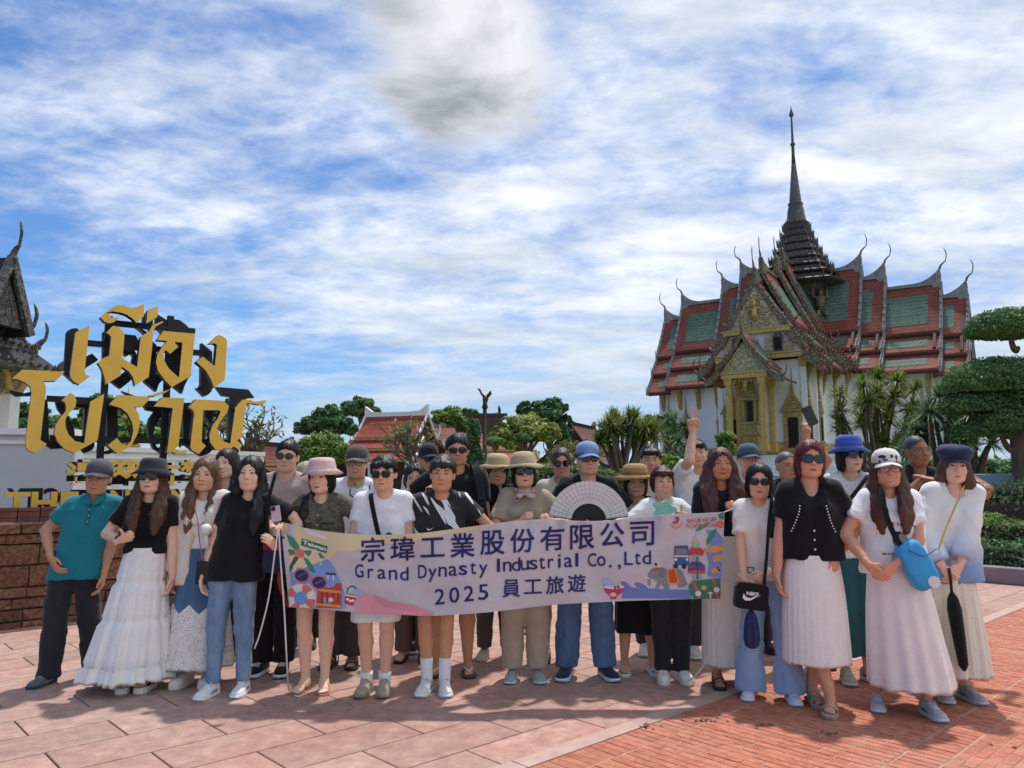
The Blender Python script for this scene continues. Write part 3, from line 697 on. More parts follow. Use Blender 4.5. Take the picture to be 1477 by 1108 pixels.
a = At(840,610,55); thai_house('timber_house','dark timber house with pointed gable and weathered tile roof in the distance','house',(a.x,55,0),R(68),6,a.z - 0.2,3.0,[(0.0,a.z - .2,1.6,a.z - 2.2,6.0),(1.5,a.z - 2.3,2.8,a.z - 3.2,6.6)],mat('dark_timber',hexc('#33282a'),0.7,0.2),tile_mat('brown_roof','#6a4340','#94655c'),M_maroon,2.0)
a = At(690,612,58); thai_house('low_tiled_house','low house with salmon tiled roof and pale ridge seen between trees','house',(a.x,58,0),R(12),7,a.z,3.0,[(0.0,a.z,1.7,a.z - 1.9,7.4),(1.6,a.z - 2.0,3.0,a.z - 2.9,8.0)],M_silver,tile_mat('salmon_roof','#8a5348','#b98176'),M_maroon,2.2,False)
# bird-topped mast
a = At(699,690,30); t = thing('bird_mast','tall dark mast topped by carved bird with cross arm and hanging fretwork','mast',(a.x,30,0)); zt = At(699,598,30).z; M_mast = mat('dark_bronze',hexc('#4a342c'),0.5,0.25,6,0.3)
mb = MB(); mb.tube([(0,0,0),(0,0,zt + 0.3)],[0.10,0.08],8); mb.build('mast_pole',M_mast,t)
mb = MB(); mb.box((0,0,zt),(1.75,0.12,0.09)); mb.prism([(-0.75,zt - 0.05),(-0.1,zt - 0.75),(0.1,zt - 0.75),(0.75,zt - 0.05)],lambda x,z: Vector((x,-0.02,z)),lambda x,z: Vector((x,0.02,z))); mb.build('cross_arm',M_mast,t,fix=True)
mb = MB(); mb.tube([(0,0,zt + 0.24),(0,0,zt + 0.43),(0.02,0,zt + 0.62),(0.05,0,zt + 0.73)],[0.13,0.08,0.12,0.07],8)
mb.tube([(0.0,0,zt + 0.65),(-0.14,0,zt + 0.82),(-0.22,0,zt + 0.99),(-0.30,0,zt + 1.01)],[0.06,0.04,0.045,0.015],6); mb.tube([(0.08,0,zt + 0.68),(0.20,0,zt + 0.82),(0.22,0,zt + 0.95)],[0.07,0.08,0.015],6); mb.build('carved_bird',M_mast,t)
mb = MB(); mb.tube([(0.56,0,zt + 0.04),(0.57,0,zt + 0.2),(0.53,0,zt + 0.36)],[0.05,0.06,0.02],6); tag(mb.build('bird',mat('black_bird',(0.02,0.02,0.022),0.6),None),'small black bird perched on the mast cross arm','bird'); bpy.data.objects['bird'].location = (a.x,30,0.0)
# gilt pagoda tip seen through the sign
a = At(178,690,48); t = thing('gilt_pagoda','slim gilt pagoda spire rising behind trees between the sign letters','pagoda',(a.x,48,0)); zt = At(178,556,48).z
mb = MB(); prof = [(1.4,0),(1.4,1.2)]
for k in range(10): prof += [(1.3 - 0.115 * k,1.4 + (zt - 2.2) * k / 10),(1.38 - 0.12 * k,1.55 + (zt - 2.2) * k / 10),(1.15 - 0.1 * k,1.7 + (zt - 2.2) * k / 10)]
mb.lathe(prof + [(0.06,zt - 0.6),(0.01,zt)],16); mb.build('spire',M_gold,t)

# ------------------------------------------------------------------ dark-roofed shrine at the left edge
YS = 19.0; sc0 = At(-120,690,YS); sh_ = thing('dark_roofed_shrine','white shrine with tiered dark grey roof and silver horns beyond the shaded wall','shrine',(sc0.x,YS,0),R(-8))
def lz(py): return At(0,py,YS).z
zc = [lz(560),lz(508),lz(470),lz(372)]; k1 = YS / FPX
for j,(zb,zt_,rb,rt) in enumerate(((lz(520),lz(488),2.02,1.45),(lz(490),lz(462),1.62,1.2),(lz(472),lz(372),1.40,0.25))):
    mb = MB()
    for k in range(4):
        a = math.pi / 4 + k * math.pi / 2; b = a + math.pi / 2; s2 = math.sqrt(2)
        q = [(rb * s2 * math.cos(a),rb * s2 * math.sin(a),zb),(rb * s2 * math.cos(b),rb * s2 * math.sin(b),zb),(rt * s2 * math.cos(b),rt * s2 * math.sin(b),zt_),(rt * s2 * math.cos(a),rt * s2 * math.sin(a),zt_)]
        mb.add(q,[(0,1,2,3)])
    mb.add([(x * rb,y * rb,zb) for x,y in ((-1,-1),(1,-1),(1,1),(-1,1))],[(3,2,1,0)]); ro = mb.build('roof_tier',M_dtile,sh_)
    mb = MB(); mb.box((0,0,zb - 0.07),(rb * 2 + 0.06,rb * 2 + 0.06,0.14)); 
    for s_ in np.linspace(-rb,rb,16): mb.tube([(s_,-rb - 0.05,zb - 0.02),(s_,-rb - 0.09,zb + 0.10)],[0.05,0.02],5); mb.tube([(rb + 0.05,s_,zb - 0.02),(rb + 0.09,s_,zb + 0.10)],[0.05,0.02],5)
    mb.build('eave_edge',M_slate,ro)
    for sx,sy in ((1,-1),(1,1)): horn((sx * rb,sy * rb,zb),Vector((sx * 0.6,sy * 0.6,0)),0.42 if j < 2 else 0.5,0.16).build('eave_horn',M_slate,ro)
    for s_ in (-0.5,0.5): horn((rb,s_ * rb,zb + 0.1),Vector((0.7,0,0)),0.26,0.16).build('eave_horn',M_slate,ro)
mb = MB(); mb.prism([(-0.62,lz(472)),(0,lz(395)),(0.62,lz(472))],lambda s,z: Vector((1.85,s,z)),lambda s,z: Vector((2.02,s,z))); mb.build('gable',M_slate,sh_,fix=True)
for sd in (-1,1): mb = MB(); mb.prism([(0,lz(376)),(0.75,lz(476)),(0.75,lz(482)),(0,lz(384))],lambda s,z: Vector((-0.5,sd * s,z)),lambda s,z: Vector((2.06,sd * s,z))); mb.build('gable_roof',M_dtile,sh_,fix=True)
for sd in (-1,1):
    mb = MB(); mb.beam((2.12,0,lz(376)),(2.12,sd * 0.78,lz(480)),0.12,0.2); mb.build('bargeboard',M_slate,sh_)
horn((2.12,0,lz(378)),Vector((0.6,0,0)),0.55,0.11).build('roof_finial',M_slate,sh_)
for sx,sy in ((1,-1),(1,1),(-1,-1),(-1,1)):
    mb = MB(); mb.box((sx * 1.25,sy * 1.25,lz(560) / 2),(0.34,0.34,lz(560))); mb.build('column',M_white,sh_); mb = MB(); mb.box((sx * 1.25,sy * 1.25,lz(545)),(0.42,0.42,0.6),taper=1.2); mb.build('capital',M_carve,sh_)
    for d in ((1,0),(0,-1)):
        mb = MB(); mb.tube(bez([(sx * 1.4,sy * 1.25,lz(562)),(sx * 1.4 + 0.22 * d[0] * sx,sy * 1.25 + 0.22 * d[1],lz(550)),(sx * 1.4 + 0.30 * d[0] * sx,sy * 1.25 + .3 * d[1],lz(532)),(sx * 1.4 + 0.55 * d[0] * sx,sy * 1.25 + .5 * d[1],lz(520))],4),[0.09] * 12 + [0.03],6); mb.build('gilt_bracket',M_gold,sh_)
mb = MB(); mb.box((0,0,lz(560) / 2),(2.3,2.3,lz(560) - 0.02)); mb.build('wall',M_white,sh_)

# ------------------------------------------------------------------ walls behind the sign, fence, kerbs
def wall_thing(name,label,pts,z,th,m,cap=True):
    a,b = Vector(pts[0]),Vector(pts[1]); t = thing(name,label,'wall',(a.x,a.y,0)); d = b - a; mb = MB(); mb.beam((0,0,z / 2),(d.x,d.y,z / 2),th,z); mb.build('wall_body',m,t)
    if cap: mb = MB(); mb.beam((0,0,z + 0.05),(d.x,d.y,z + 0.05),th + 0.14,0.10); mb.beam((0,0,z - 0.12),(d.x,d.y,z - 0.12),th + 0.06,0.06); mb.build('coping',M_white,t)
    return t
A_ = At(-90,690,12.2); B_ = At(112,690,12.6); wall_thing('shade_grey_wall','white-coped wall left of the golden sign, its shaded side painted light grey',((A_.x,A_.y,0),(B_.x,B_.y,0)),At(50,628,12.4).z,0.4,mat('wall_shade_grey',(0.58,0.60,0.62),0.85,0.06,1.0,0.1))  # shaded side of the white wall, its shade painted in as grey
A_ = At(95,690,15.5); B_ = At(372,690,19.5); wall_thing('white_garden_wall','long white garden wall running behind the golden sign',((A_.x,A_.y,0),(B_.x,B_.y,0)),At(150,652,16.3).z,0.35,M_offwhite)
def balustrade(label,a,b,hgt):
    a = Vector(a); b = Vector(b); t = thing('white_balustrade',label,'balustrade',a,0,'white balustrades round the garden'); d = b - a; n = max(3,int(d.length / 0.24)); me = MB().lathe([(0.035,0),(0.07,0.05),(0.045,0.12),(0.085,0.30),(0.05,0.52),(0.07,0.60),(0.04,0.66)],8).mesh('baluster')
    mb = MB(); mb.beam((0,0,0.06),(d.x,d.y,0.06),0.24,0.12); mb.build('base_rail',M_white,t); mb = MB(); mb.beam((0,0,hgt - 0.05),(d.x,d.y,hgt - 0.05),0.22,0.11); mb.build('top_rail',M_white,t)
    for k in range(n):
        o = link('baluster',me,None,t); o.location = d * ((k + 0.5) / n) + Vector((0,0,0.1)); o.scale = (1,1,(hgt - 0.2) / 0.66)
        if not me.materials: me.materials.append(M_white)
balustrade('white balustrade behind the woman with long black hair',(At(318,690,17.5).x,17.5,0),(At(400,690,18.2).x,18.2,0),1.5)
balustrade('white balustrade running behind the middle of the group',(At(690,690,21).x,21,0),(At(1000,690,22).x,22,0),1.45)
# planter and sign base in laterite blocks and brick
def laterite():
    t = NT('laterite'); v = t.node('ShaderNodeNewGeometry').outputs['Position']; oi = t.node('ShaderNodeObjectInfo'); n = t.noise(v,26,5,0.75); n2 = t.noise(v,4,3)
    c = t.ramp(n,[(0.30,hexc('#452b22')),(0.48,hexc('#78594a')),(0.62,hexc('#9a705c')),(0.75,hexc('#b8947f'))]); c = t.mix(1.0,c,t.ramp(oi.outputs['Random'],[(0,(0.78,0.76,0.75)),(1,(1.12,1.08,1.05))]),'MULTIPLY')
    c = t.mix(t.ramp(n2,[(0.5,(0,0,0)),(0.7,(0.4,0.4,0.4))]),c,hexc('#5a3a30')); t.col(c); t.set(rough=0.95,spec=0.2); t.bump(n,0.9,0.02); return t.m
M_lat = laterite(); M_mort = mat('pale_mortar',hexc('#9c8272'),0.95,0.3,20,0.4)
pl0 = G(-70,917); pdir = E1.copy(); pl = thing('block_planter','raised planter walled with rough brown laterite blocks carrying the golden sign','planter',pl0,math.atan2(pdir.y,pdir.x))
# local x runs along the wall, +y goes back
def plbox(x0,x1,z0,z1,y0,y1,j=0.012):
    mb = MB(); n = 0; c = ((x0 + x1) / 2,(y0 + y1) / 2,(z0 + z1) / 2); P = []
    for z in (z0,z1):
        for y in (y0,y1):
            for x in (x0,x1): P.append((x + random.uniform(-j,j) * .4,y + random.uniform(-j,j),z + random.uniform(-j,j) * .5))
    return mb.add(P,[(0,2,3,1),(4,5,7,6),(0,1,5,4),(2,6,7,3),(0,4,6,2),(1,3,7,5)])
WL = 4.6
mb = MB(); mb.box((WL / 2,0.9,0.42),(WL,1.7,0.84)); mb.build('core',M_mort,pl)
rows = [(0.0,0.07,0.50,-0.02),(0.075,0.185,0.34,0.0),(0.195,0.30,0.30,0.0),(0.31,0.41,0.36,0.0),(0.42,0.63,0.52,0.0),(0.64,0.84,0.50,0.0),(0.85,0.95,0.40,0.01),(0.955,1.06,0.62,-0.05)]
for (z0,z1,bl_,yo) in rows:
    x = -random.uniform(0,bl_)
    while x < WL:
        l = bl_ * random.uniform(0.8,1.2); x1 = min(x + l,WL)
        if x1 - x > 0.06: plbox(max(x,0) + 0.005,x1 - 0.006,z0 + 0.004,z1 - 0.005,-0.03 + yo + random.uniform(-0.01,0.01),0.25).build('block',M_lat,pl,fix=True)
        x += l
mb = MB(); mb.box((WL / 2,1.0,0.985),(WL,1.6,0.10)); mb.build('planter_fill',mat('planter_soil',(0.30,0.27,0.25),0.95,0.3,8,0.4),pl)
for (z0,z1) in ((1.062,1.10),(1.104,1.165),(1.17,1.205)):
    x = -0.1
    while x < WL: plbox(x + 0.004,min(x + 0.205,WL),z0,z1,0.30 + random.uniform(-.004,.004),0.5,0.004).build('brick',mat('planter_brick',hexc('#7a4a3c'),0.9,0.25,9,0.4),pl,fix=True); x += 0.212

# ------------------------------------------------------------------ golden sign
SA = R(55); SD = Vector((math.sin(SA),math.cos(SA),0)); SN = Vector((-math.cos(SA),math.sin(SA),0)); S0 = At(60,690,8.75)
def sp(px,py):
    d = ray(px,py); o = Vector((0,0,CAM_H)); t = (S0 - o).dot(SN) / d.dot(SN); p = o + d * t
    return ((p - S0).dot(SD),p.z)
sign = thing('golden_sign','large golden Thai lettering sign on black frame above the brown planter','sign',(S0.x,S0.y,0),math.atan2(SD.y,SD.x))
M_sgold = mat('sign_gold',hexc('#e6b94f'),0.36,0.08,2.5,0.05,40,metal=0.35); M_sblack = mat('sign_black',(0.012,0.012,0.014),0.45,0.2,6)
def cA(L): return [(90 + x / 6.925,430 + y / 6.925) for x,y in L]
def cB(L): return [(220 + x / 6.518,430 + y / 6.518) for x,y in L]
def cC(L): return [(x / 7.385,520 + y / 7.385) for x,y in L]
def cD(L): return [(150 + x / 6.154,540 + y / 6.154) for x,y in L]
LET = [[cA([(378,190),(435,140),(480,105),(560,70),(620,75),(690,105),(720,95),(815,60),(815,180),(740,250),(700,205),(640,165),(580,145),(500,132),(445,148),(470,175),(495,200),(535,198),(575,185),(550,210),(515,240),(470,255),(420,235)])],
 [cA([(850,120),(955,80),(948,190),(838,255)])],
 [cA([(130,345),(272,268),(222,730),(235,765),(275,782),(165,865),(120,840),(85,800),(75,750)])],
 [cA([(435,350),(490,290),(520,278),(565,295),(605,330),(620,380),(600,600),(660,640),(745,690),(782,385),(865,335),(900,270),(940,255),(1000,232),(1010,242),(930,285),(905,340),(895,500),(862,790),(725,875),(705,790),(660,730),(590,685),(580,775),(435,862),(415,770),(390,700),(352,645),(400,605),(468,575),(485,385),(465,360)])],
 [cB([(40,395),(100,310),(398,335),(357,735),(182,838),(110,765),(50,680),(32,600),(45,530),(90,460),(138,403)]),cB([(205,412),(280,420),(248,750),(150,660),(110,590),(100,510),(125,490),(165,525),(240,460)])],
 [cB([(530,430),(620,347),(660,360),(690,385),(700,400),(680,770),(580,845),(545,760),(500,680),(410,600),(470,550),(585,640),(605,440),(580,425)])],
 [cC([(125,195),(235,98),(690,122),(590,218),(455,220),(485,265),(490,330),(430,850),(500,890),(375,988),(310,965),(275,920),(270,880),(335,340),(320,280),(270,235),(190,200)])],
 [cC([(655,425),(750,343),(795,375),(815,430),(800,500),(740,560),(700,620),(695,700),(730,790),(800,860),(895,885),(960,440),(1110,355),(1040,850),(790,988),(690,945),(610,860),(578,780),(590,690),(640,610),(700,540),(705,490),(690,445)])],
 [cD([(45,268),(125,183),(420,200),(345,285),(270,290),(310,360),(320,430),(300,520),(240,640),(120,705),(30,632),(115,565),(150,610),(195,635),(240,590),(260,500),(250,430),(210,350),(150,300)])],
 [cD([(390,192),(470,165),(590,135),(540,165),(450,197)])],
 [cD([(440,285),(515,205),(712,212),(660,635),(625,665),(680,685),(740,675),(720,705),(640,708),(600,690),(558,697),(610,300),(520,290)])],
 [cD([(750,290),(815,222),(1060,235),(1110,285),(1090,340),(1030,420),(1005,480),(1020,540),(1070,600),(1120,615),(1165,300),(1195,260),(1230,225),(1290,225),(1340,245),(1435,230),(1440,245),(1390,272),(1330,262),(1270,255),(1250,300),(1225,560),(1180,585),(1225,630),(1200,670),(1150,640),(1100,680),(990,670),(940,600),(935,540),(960,460),(1010,390),(1035,330),(1015,318),(880,318),(865,600),(905,635),(840,708),(780,675),(765,640),(800,350),(790,320)])]]
LET2 = [[[sp(*p) for p in lp] for lp in L] for L in LET]
allx = [p[0] for L in LET2 for p in L[0]]; CX = (min(allx) + max(allx)) / 2; TH_L = 0.13; GAP = 0.52
def letter(V,F,mirror=False):
    mb = MB(); s_ = -1 if mirror else 1; y0,y1 = (0,TH_L) if not mirror else (GAP + TH_L,GAP)
    mp = (lambda x: x) if not mirror else (lambda x: 2 * CX - x)
    solid2d(mb,V,F,lambda x,z: Vector((mp(x),y0,z)),lambda x,z: Vector((mp(x),y1,z))); o = mb.build('letter',M_sblack,sign,fix=True)
    fc = MB(); e = -0.006 * s_; cx = sum(v[0] for v in V) / len(V); cz = sum(v[1] for v in V) / len(V)
    solid2d(fc,V,F,lambda x,z: Vector((mp(x),y0 + e,z)),lambda x,z: Vector((mp(x),y0 - e * 0.3,z))); fc.build('letter_face',M_sgold,o,fix=True)
for L in LET2:
    V2,F2 = tri_fill(L); letter(V2,F2); letter(V2,F2,True)
def sign_text(body,px0,py0,px1,py1,bold,caps=None):
    """one line of raised lettering spanning two picture points at its baseline; height from py"""
    (x0,z0),(x1,_) = sp(px0,py1),sp(px1,py1); zt_ = sp(px0,py0)[1]
    V,F = text2d(body,bold,1.0); xs = [v[0] for v in V]; ys = [v[1] for v in V]; wx = (x1 - x0) / (max(xs) - min(xs)); hz_ = (zt_ - z0) / (max(ys) - min(ys))
    return [(x0 + (v[0] - min(xs)) * wx,z0 + (v[1] - min(ys)) * hz_) for v in V],F
for body,a in (('THE',(4,710,112,741)),('ANCIENT',(126,707,296,735)),('CITY',(310,703,372,730))):
    V,F = sign_text(body,*a,0.035); letter(V,F); letter(V,F,True)
for ch,a in (('暹',(94,667,141,702)),('罗',(151,665,203,702)),('古',(216,664,255,701)),('梦',(258,663,302,699))):
    V,F = sign_text(ch,*a,0.03); letter(V,F); letter(V,F,True)
fr = MB()
for px in (163,254):
    x,zt_ = sp(px,450); fr.box((x,GAP / 2 + 0.06,(zt_ + 1.0) / 2),(0.075,0.075,zt_ - 1.0))
    fr.box((x,GAP / 2 + 0.06,1.02),(0.3,0.3,0.04))
for (xa,xb,py) in ((165,290,466),(120,310,497),(70,355,579),(75,355,634),(100,340,690),(5,330,748)):
    a,z = sp(xa,py); b,z2 = sp(xb,py); fr.box(((a + b) / 2,GAP / 2 + 0.06,sp((xa + xb) / 2,py)[1]),(b - a,0.06,0.07))
fr.build('frame',M_sblack,sign)
for L in LET2:     # tie bars between the two faces
    xs = [p[0] for p in L[0]]; zs = [p[1] for p in L[0]]
    if max(zs) - min(zs) > 0.3:
        mb = MB(); x = (min(xs) + max(xs)) / 2; z = min(zs) + (max(zs) - min(zs)) * 0.30; 
        if False: mb.build('tie_bar',M_sblack,sign)
print('setting',round(time.time() - T0,1))
# ================================================================== people: soft implicit bodies meshed on a grid
EDG = [((0,0,0),(1,0,0)),((0,1,0),(1,1,0)),((0,0,1),(1,0,1)),((0,1,1),(1,1,1)),
       ((0,0,0),(0,1,0)),((1,0,0),(1,1,0)),((0,0,1),(0,1,1)),((1,0,1),(1,1,1)),
       ((0,0,0),(0,0,1)),((1,0,0),(1,0,1)),((0,1,0),(0,1,1)),((1,1,0),(1,1,1))]
def net(F,lo,h,relax=1):
    """surface nets: quads of the zero level of F"""
    S = F < 0; nx,ny,nz = F.shape
    c = np.zeros((nx - 1,ny - 1,nz - 1),np.int8)
    for i in (0,1):
        for j in (0,1):
            for k in (0,1): c += S[i:nx - 1 + i,j:ny - 1 + j,k:nz - 1 + k]
    act = (c > 0) & (c < 8); I = np.argwhere(act); n = len(I)
    idx = np.full(act.shape,-1,np.int32); idx[act] = np.arange(n)
    acc = np.zeros((n,3)); cnt = np.zeros(n)
    for a,b in EDG:
        fa = F[I[:,0] + a[0],I[:,1] + a[1],I[:,2] + a[2]]; fb = F[I[:,0] + b[0],I[:,1] + b[1],I[:,2] + b[2]]
        m = (fa < 0) != (fb < 0); t = np.where(m,fa / np.where(m,fa - fb,1),0)
        A = np.array(a,float); D = np.array(b,float) - A
        acc += np.where(m[:,None],A + D * t[:,None],0); cnt += m
    V = (I + acc / np.maximum(cnt,1)[:,None]) * h + np.asarray(lo)
    Q = []
    for ax in range(3):
        sl0 = [slice(1,-1)] * 3; sl1 = [slice(1,-1)] * 3; sl0[ax] = slice(0,-1); sl1[ax] = slice(1,None)
        s0 = S[tuple(sl0)]; s1 = S[tuple(sl1)]; e = np.argwhere(s0 != s1)
        if not len(e): continue
        flip = s0[s0 != s1]
        o1,o2 = [(1,2),(2,0),(0,1)][ax]
        base = e.copy(); base[:,(ax + 1) % 3] += 1; base[:,(ax + 2) % 3] += 1
        def cell(d1,d2):
            q = base.copy(); q[:,o1] += d1; q[:,o2] += d2; return idx[q[:,0],q[:,1],q[:,2]]
        q = np.stack([cell(-1,-1),cell(0,-1),cell(0,0),cell(-1,0)],1)
        q[~flip] = q[~flip][:,::-1]; Q.append(q)
    Q = np.concatenate(Q); Q = Q[(Q >= 0).all(1)]
    for _ in range(relax):
        s = np.zeros_like(V); k = np.zeros(n)
        for i in range(4):
            j = (i + 1) % 4
            np.add.at(s,Q[:,i],V[Q[:,j]]); np.add.at(k,Q[:,i],1)
            np.add.at(s,Q[:,j],V[Q[:,i]]); np.add.at(k,Q[:,j],1)
        V = V * 0.45 + 0.55 * s / np.maximum(k,1)[:,None]
    return V,Q
class Vol:
    def __init__(s,lo,hi,h):
        s.lo = np.asarray(lo,float); s.h = h
        s.n = np.maximum(3,np.ceil((np.asarray(hi,float) - s.lo) / h).astype(int) + 1)
        s.ax = [s.lo[i] + h * np.arange(s.n[i]) for i in range(3)]
        s.F = np.full(tuple(s.n),0.15)
    def sub(s,lo,hi):
        i0 = np.clip(np.floor((np.asarray(lo) - s.lo) / s.h).astype(int),0,s.n); i1 = np.clip(np.ceil((np.asarray(hi) - s.lo) / s.h).astype(int) + 1,0,s.n)
        if (i1 <= i0).any(): return None
        sl = tuple(slice(a,b) for a,b in zip(i0,i1))
        return sl,s.ax[0][sl[0]][:,None,None],s.ax[1][sl[1]][None,:,None],s.ax[2][sl[2]][None,None,:]
    def mix(s,sl,d,k):
        F = s.F[sl]
        if k <= 0: s.F[sl] = np.minimum(F,d)
        else:
            h = np.maximum(k - np.abs(F - d),0) / k; s.F[sl] = np.minimum(F,d) - h * h * k * 0.25
    def rc(s,a,b,ra,rb=None,k=0.02,ys=1.0,cut=None):
        """tapered limb between a and b; ys > 1 flattens it front to back; cut = planes (point, normal) it ends at"""
        rb = ra if rb is None else rb; a = np.asarray(a,float); b = np.asarray(b,float); m = max(ra,rb) + 0.06
        r = s.sub(np.minimum(a,b) - m,np.maximum(a,b) + m)
        if r is None: return s
        sl,X,Y,Z = r; d = b - a; L = max(float(d @ d),1e-12)
        x = X - a[0]; y = (Y - a[1]); z = Z - a[2]
        t = np.clip((x * d[0] + y * d[1] + z * d[2]) / L,0,1)
        D = np.sqrt((x - t * d[0]) ** 2 + ((y - t * d[1]) * ys) ** 2 + (z - t * d[2]) ** 2) - (ra + (rb - ra) * t)
        for p,nrm in (cut or []):
            D = np.maximum(D,(X - p[0]) * nrm[0] + (Y - p[1]) * nrm[1] + (Z - p[2]) * nrm[2])
        s.mix(sl,D,k); return s
    def ell(s,c,r,k=0.02,neg=False):
        c = np.asarray(c,float); r = np.asarray(r,float)
        q = s.sub(c - r - 0.06,c + r + 0.06)
        if q is None: return s
        sl,X,Y,Z = q
        D = (np.sqrt(((X - c[0]) / r[0]) ** 2 + ((Y - c[1]) / r[1]) ** 2 + ((Z - c[2]) / r[2]) ** 2) - 1) * r.min()
        if neg:
            F = s.F[sl]; D = -D
            if k > 0:
                h = np.maximum(k - np.abs(F - D),0) / k; s.F[sl] = np.maximum(F,D) + h * h * k * 0.25
            else: s.F[sl] = np.maximum(F,D)
        else: s.mix(sl,D,k)
        return s
    def plane(s,p,n):
        X,Y,Z = s.ax[0][:,None,None],s.ax[1][None,:,None],s.ax[2][None,None,:]
        s.F = np.maximum(s.F,(X - p[0]) * n[0] + (Y - p[1]) * n[1] + (Z - p[2]) * n[2]); return s
    def wrinkle(s,fn,band=0.03):
        I = np.nonzero(np.abs(s.F) < band)
        s.F[I] += fn(s.ax[0][I[0]],s.ax[1][I[1]],s.ax[2][I[2]]); return s
    def net(s,relax=1): return net(s.F,s.lo,s.h,relax)
def folds(seed,amp,f=26.0,zs=1.0):
    r = np.random.default_rng(seed); A = r.normal(size=(5,3)) * f; A[:,2] *= zs; ph = r.uniform(0,6.28,5); B = r.normal(size=(5,3)) * f * 0.35
    def fn(x,y,z):
        o = 0
        for i in range(5):
            o = o + np.sin(A[i,0] * x + A[i,1] * y + A[i,2] * z + ph[i] + 1.6 * np.sin(B[i,0] * x + B[i,1] * y + B[i,2] * z)) 
        return amp * o / 2.2
    return fn
V3 = lambda *a: np.array(a,float)
# ------------------------------------------------------------------ heads
def make_head(kind):
    h = 0.0058; v = Vol((-0.1,-0.125,-0.05),(0.1,0.12,0.245),h)
    fem = kind in ('f','fc'); chub = 1.08 if kind in ('mc','fc') else 1.0; kid = kind == 'k'
    jw = 0.030 * (0.86 if fem else 1.0) * chub
    v.ell((0,0.012,0.140),(0.075,0.094,0.086),0)
    v.ell((0,-0.020,0.088),(0.063 * chub,0.070,0.083),0.03)
    v.rc((-jw,-0.030,0.036),(jw,-0.030,0.036),0.033 * chub,None,0.03)
    v.ell((0,-0.060,0.020),(0.022,0.020,0.020),0.022)
    for s in (-1,1):
        v.ell((s * 0.037 * chub,-0.055,0.078),(0.026,0.026,0.026),0.02)
        v.rc((s * 0.012,-0.080,0.130),(s * 0.042,-0.070,0.132),0.011 if not fem else 0.009,0.009,0.014)
        v.ell((s * 0.033,-0.101,0.113),(0.017,0.017,0.011),0.012,True)
        v.ell((s * 0.032,-0.071,0.112),(0.0150,0.0150,0.0105),0.003)
        v.ell((s * 0.077,0.012,0.103),(0.011,0.019,0.031),0.008)
    v.rc((0,-0.084,0.122),(0,-0.101,0.083),0.007,0.0115,0.012)
    for s in (-1,1): v.ell((s * 0.0125,-0.091,0.079),(0.0085,0.010,0.0075),0.006)
    v.rc((-0.016,-0.078,0.0505),(0.016,-0.078,0.0505),0.0085,None,0.006)
    v.rc((-0.012,-0.078,0.0405),(0.012,-0.078,0.0405),0.0085,None,0.006)
    v.rc((0,0.020,0.060),(0,0.032,-0.05),0.050 if not fem else 0.045,None,0.02)
    V,Q = v.net(1)
    x,y,z = np.abs(V[:,0]),V[:,1],V[:,2]; front = y < -0.055
    m = np.zeros((len(V),3)); 
    lip = 0 * x; mouth = 0 * x; brow = 0 * x; eye = 0 * x; white = 0 * x
    _lip = np.exp(-((x / 0.021) ** 4 + ((z - 0.0455) / 0.0105) ** 4)) * (y < -0.068)
    _mouth = np.exp(-((x / 0.021) ** 6 + ((z - 0.0455) / 0.0026) ** 2)) * (y < -0.065)
    zb = 0.1345 - 5.5 * (x - 0.032) ** 2 + (0.0 if fem else -0.0015)
    _brow = np.exp(-(((x - 0.032) / 0.021) ** 6 + ((z - zb) / (0.0036 if fem else 0.0052)) ** 2)) * front
    ze = 0.1125 + 0.10 * (x - 0.032)
    _eye = np.exp(-(((x - 0.032) / 0.0155) ** 6 + ((z - ze) / 0.0048) ** 2)) * front
    _white = np.exp(-(((np.abs(x - 0.032) - 0.0105) / 0.004) ** 2 + ((z - ze + 0.001) / 0.0035) ** 2)) * front
    nos = np.exp(-(((x - 0.007) / 0.004) ** 2 + ((z - 0.0735) / 0.003) ** 2)) * (y < -0.088)
    cheek = np.exp(-(((x - 0.04) / 0.02) ** 2 + ((z - 0.078) / 0.02) ** 2)) * front
    return V,Q,dict(lip=lip,mouth=mouth,brow=brow,eye=eye,white=white,nos=nos,cheek=cheek)
from mathutils.bvhtree import BVHTree
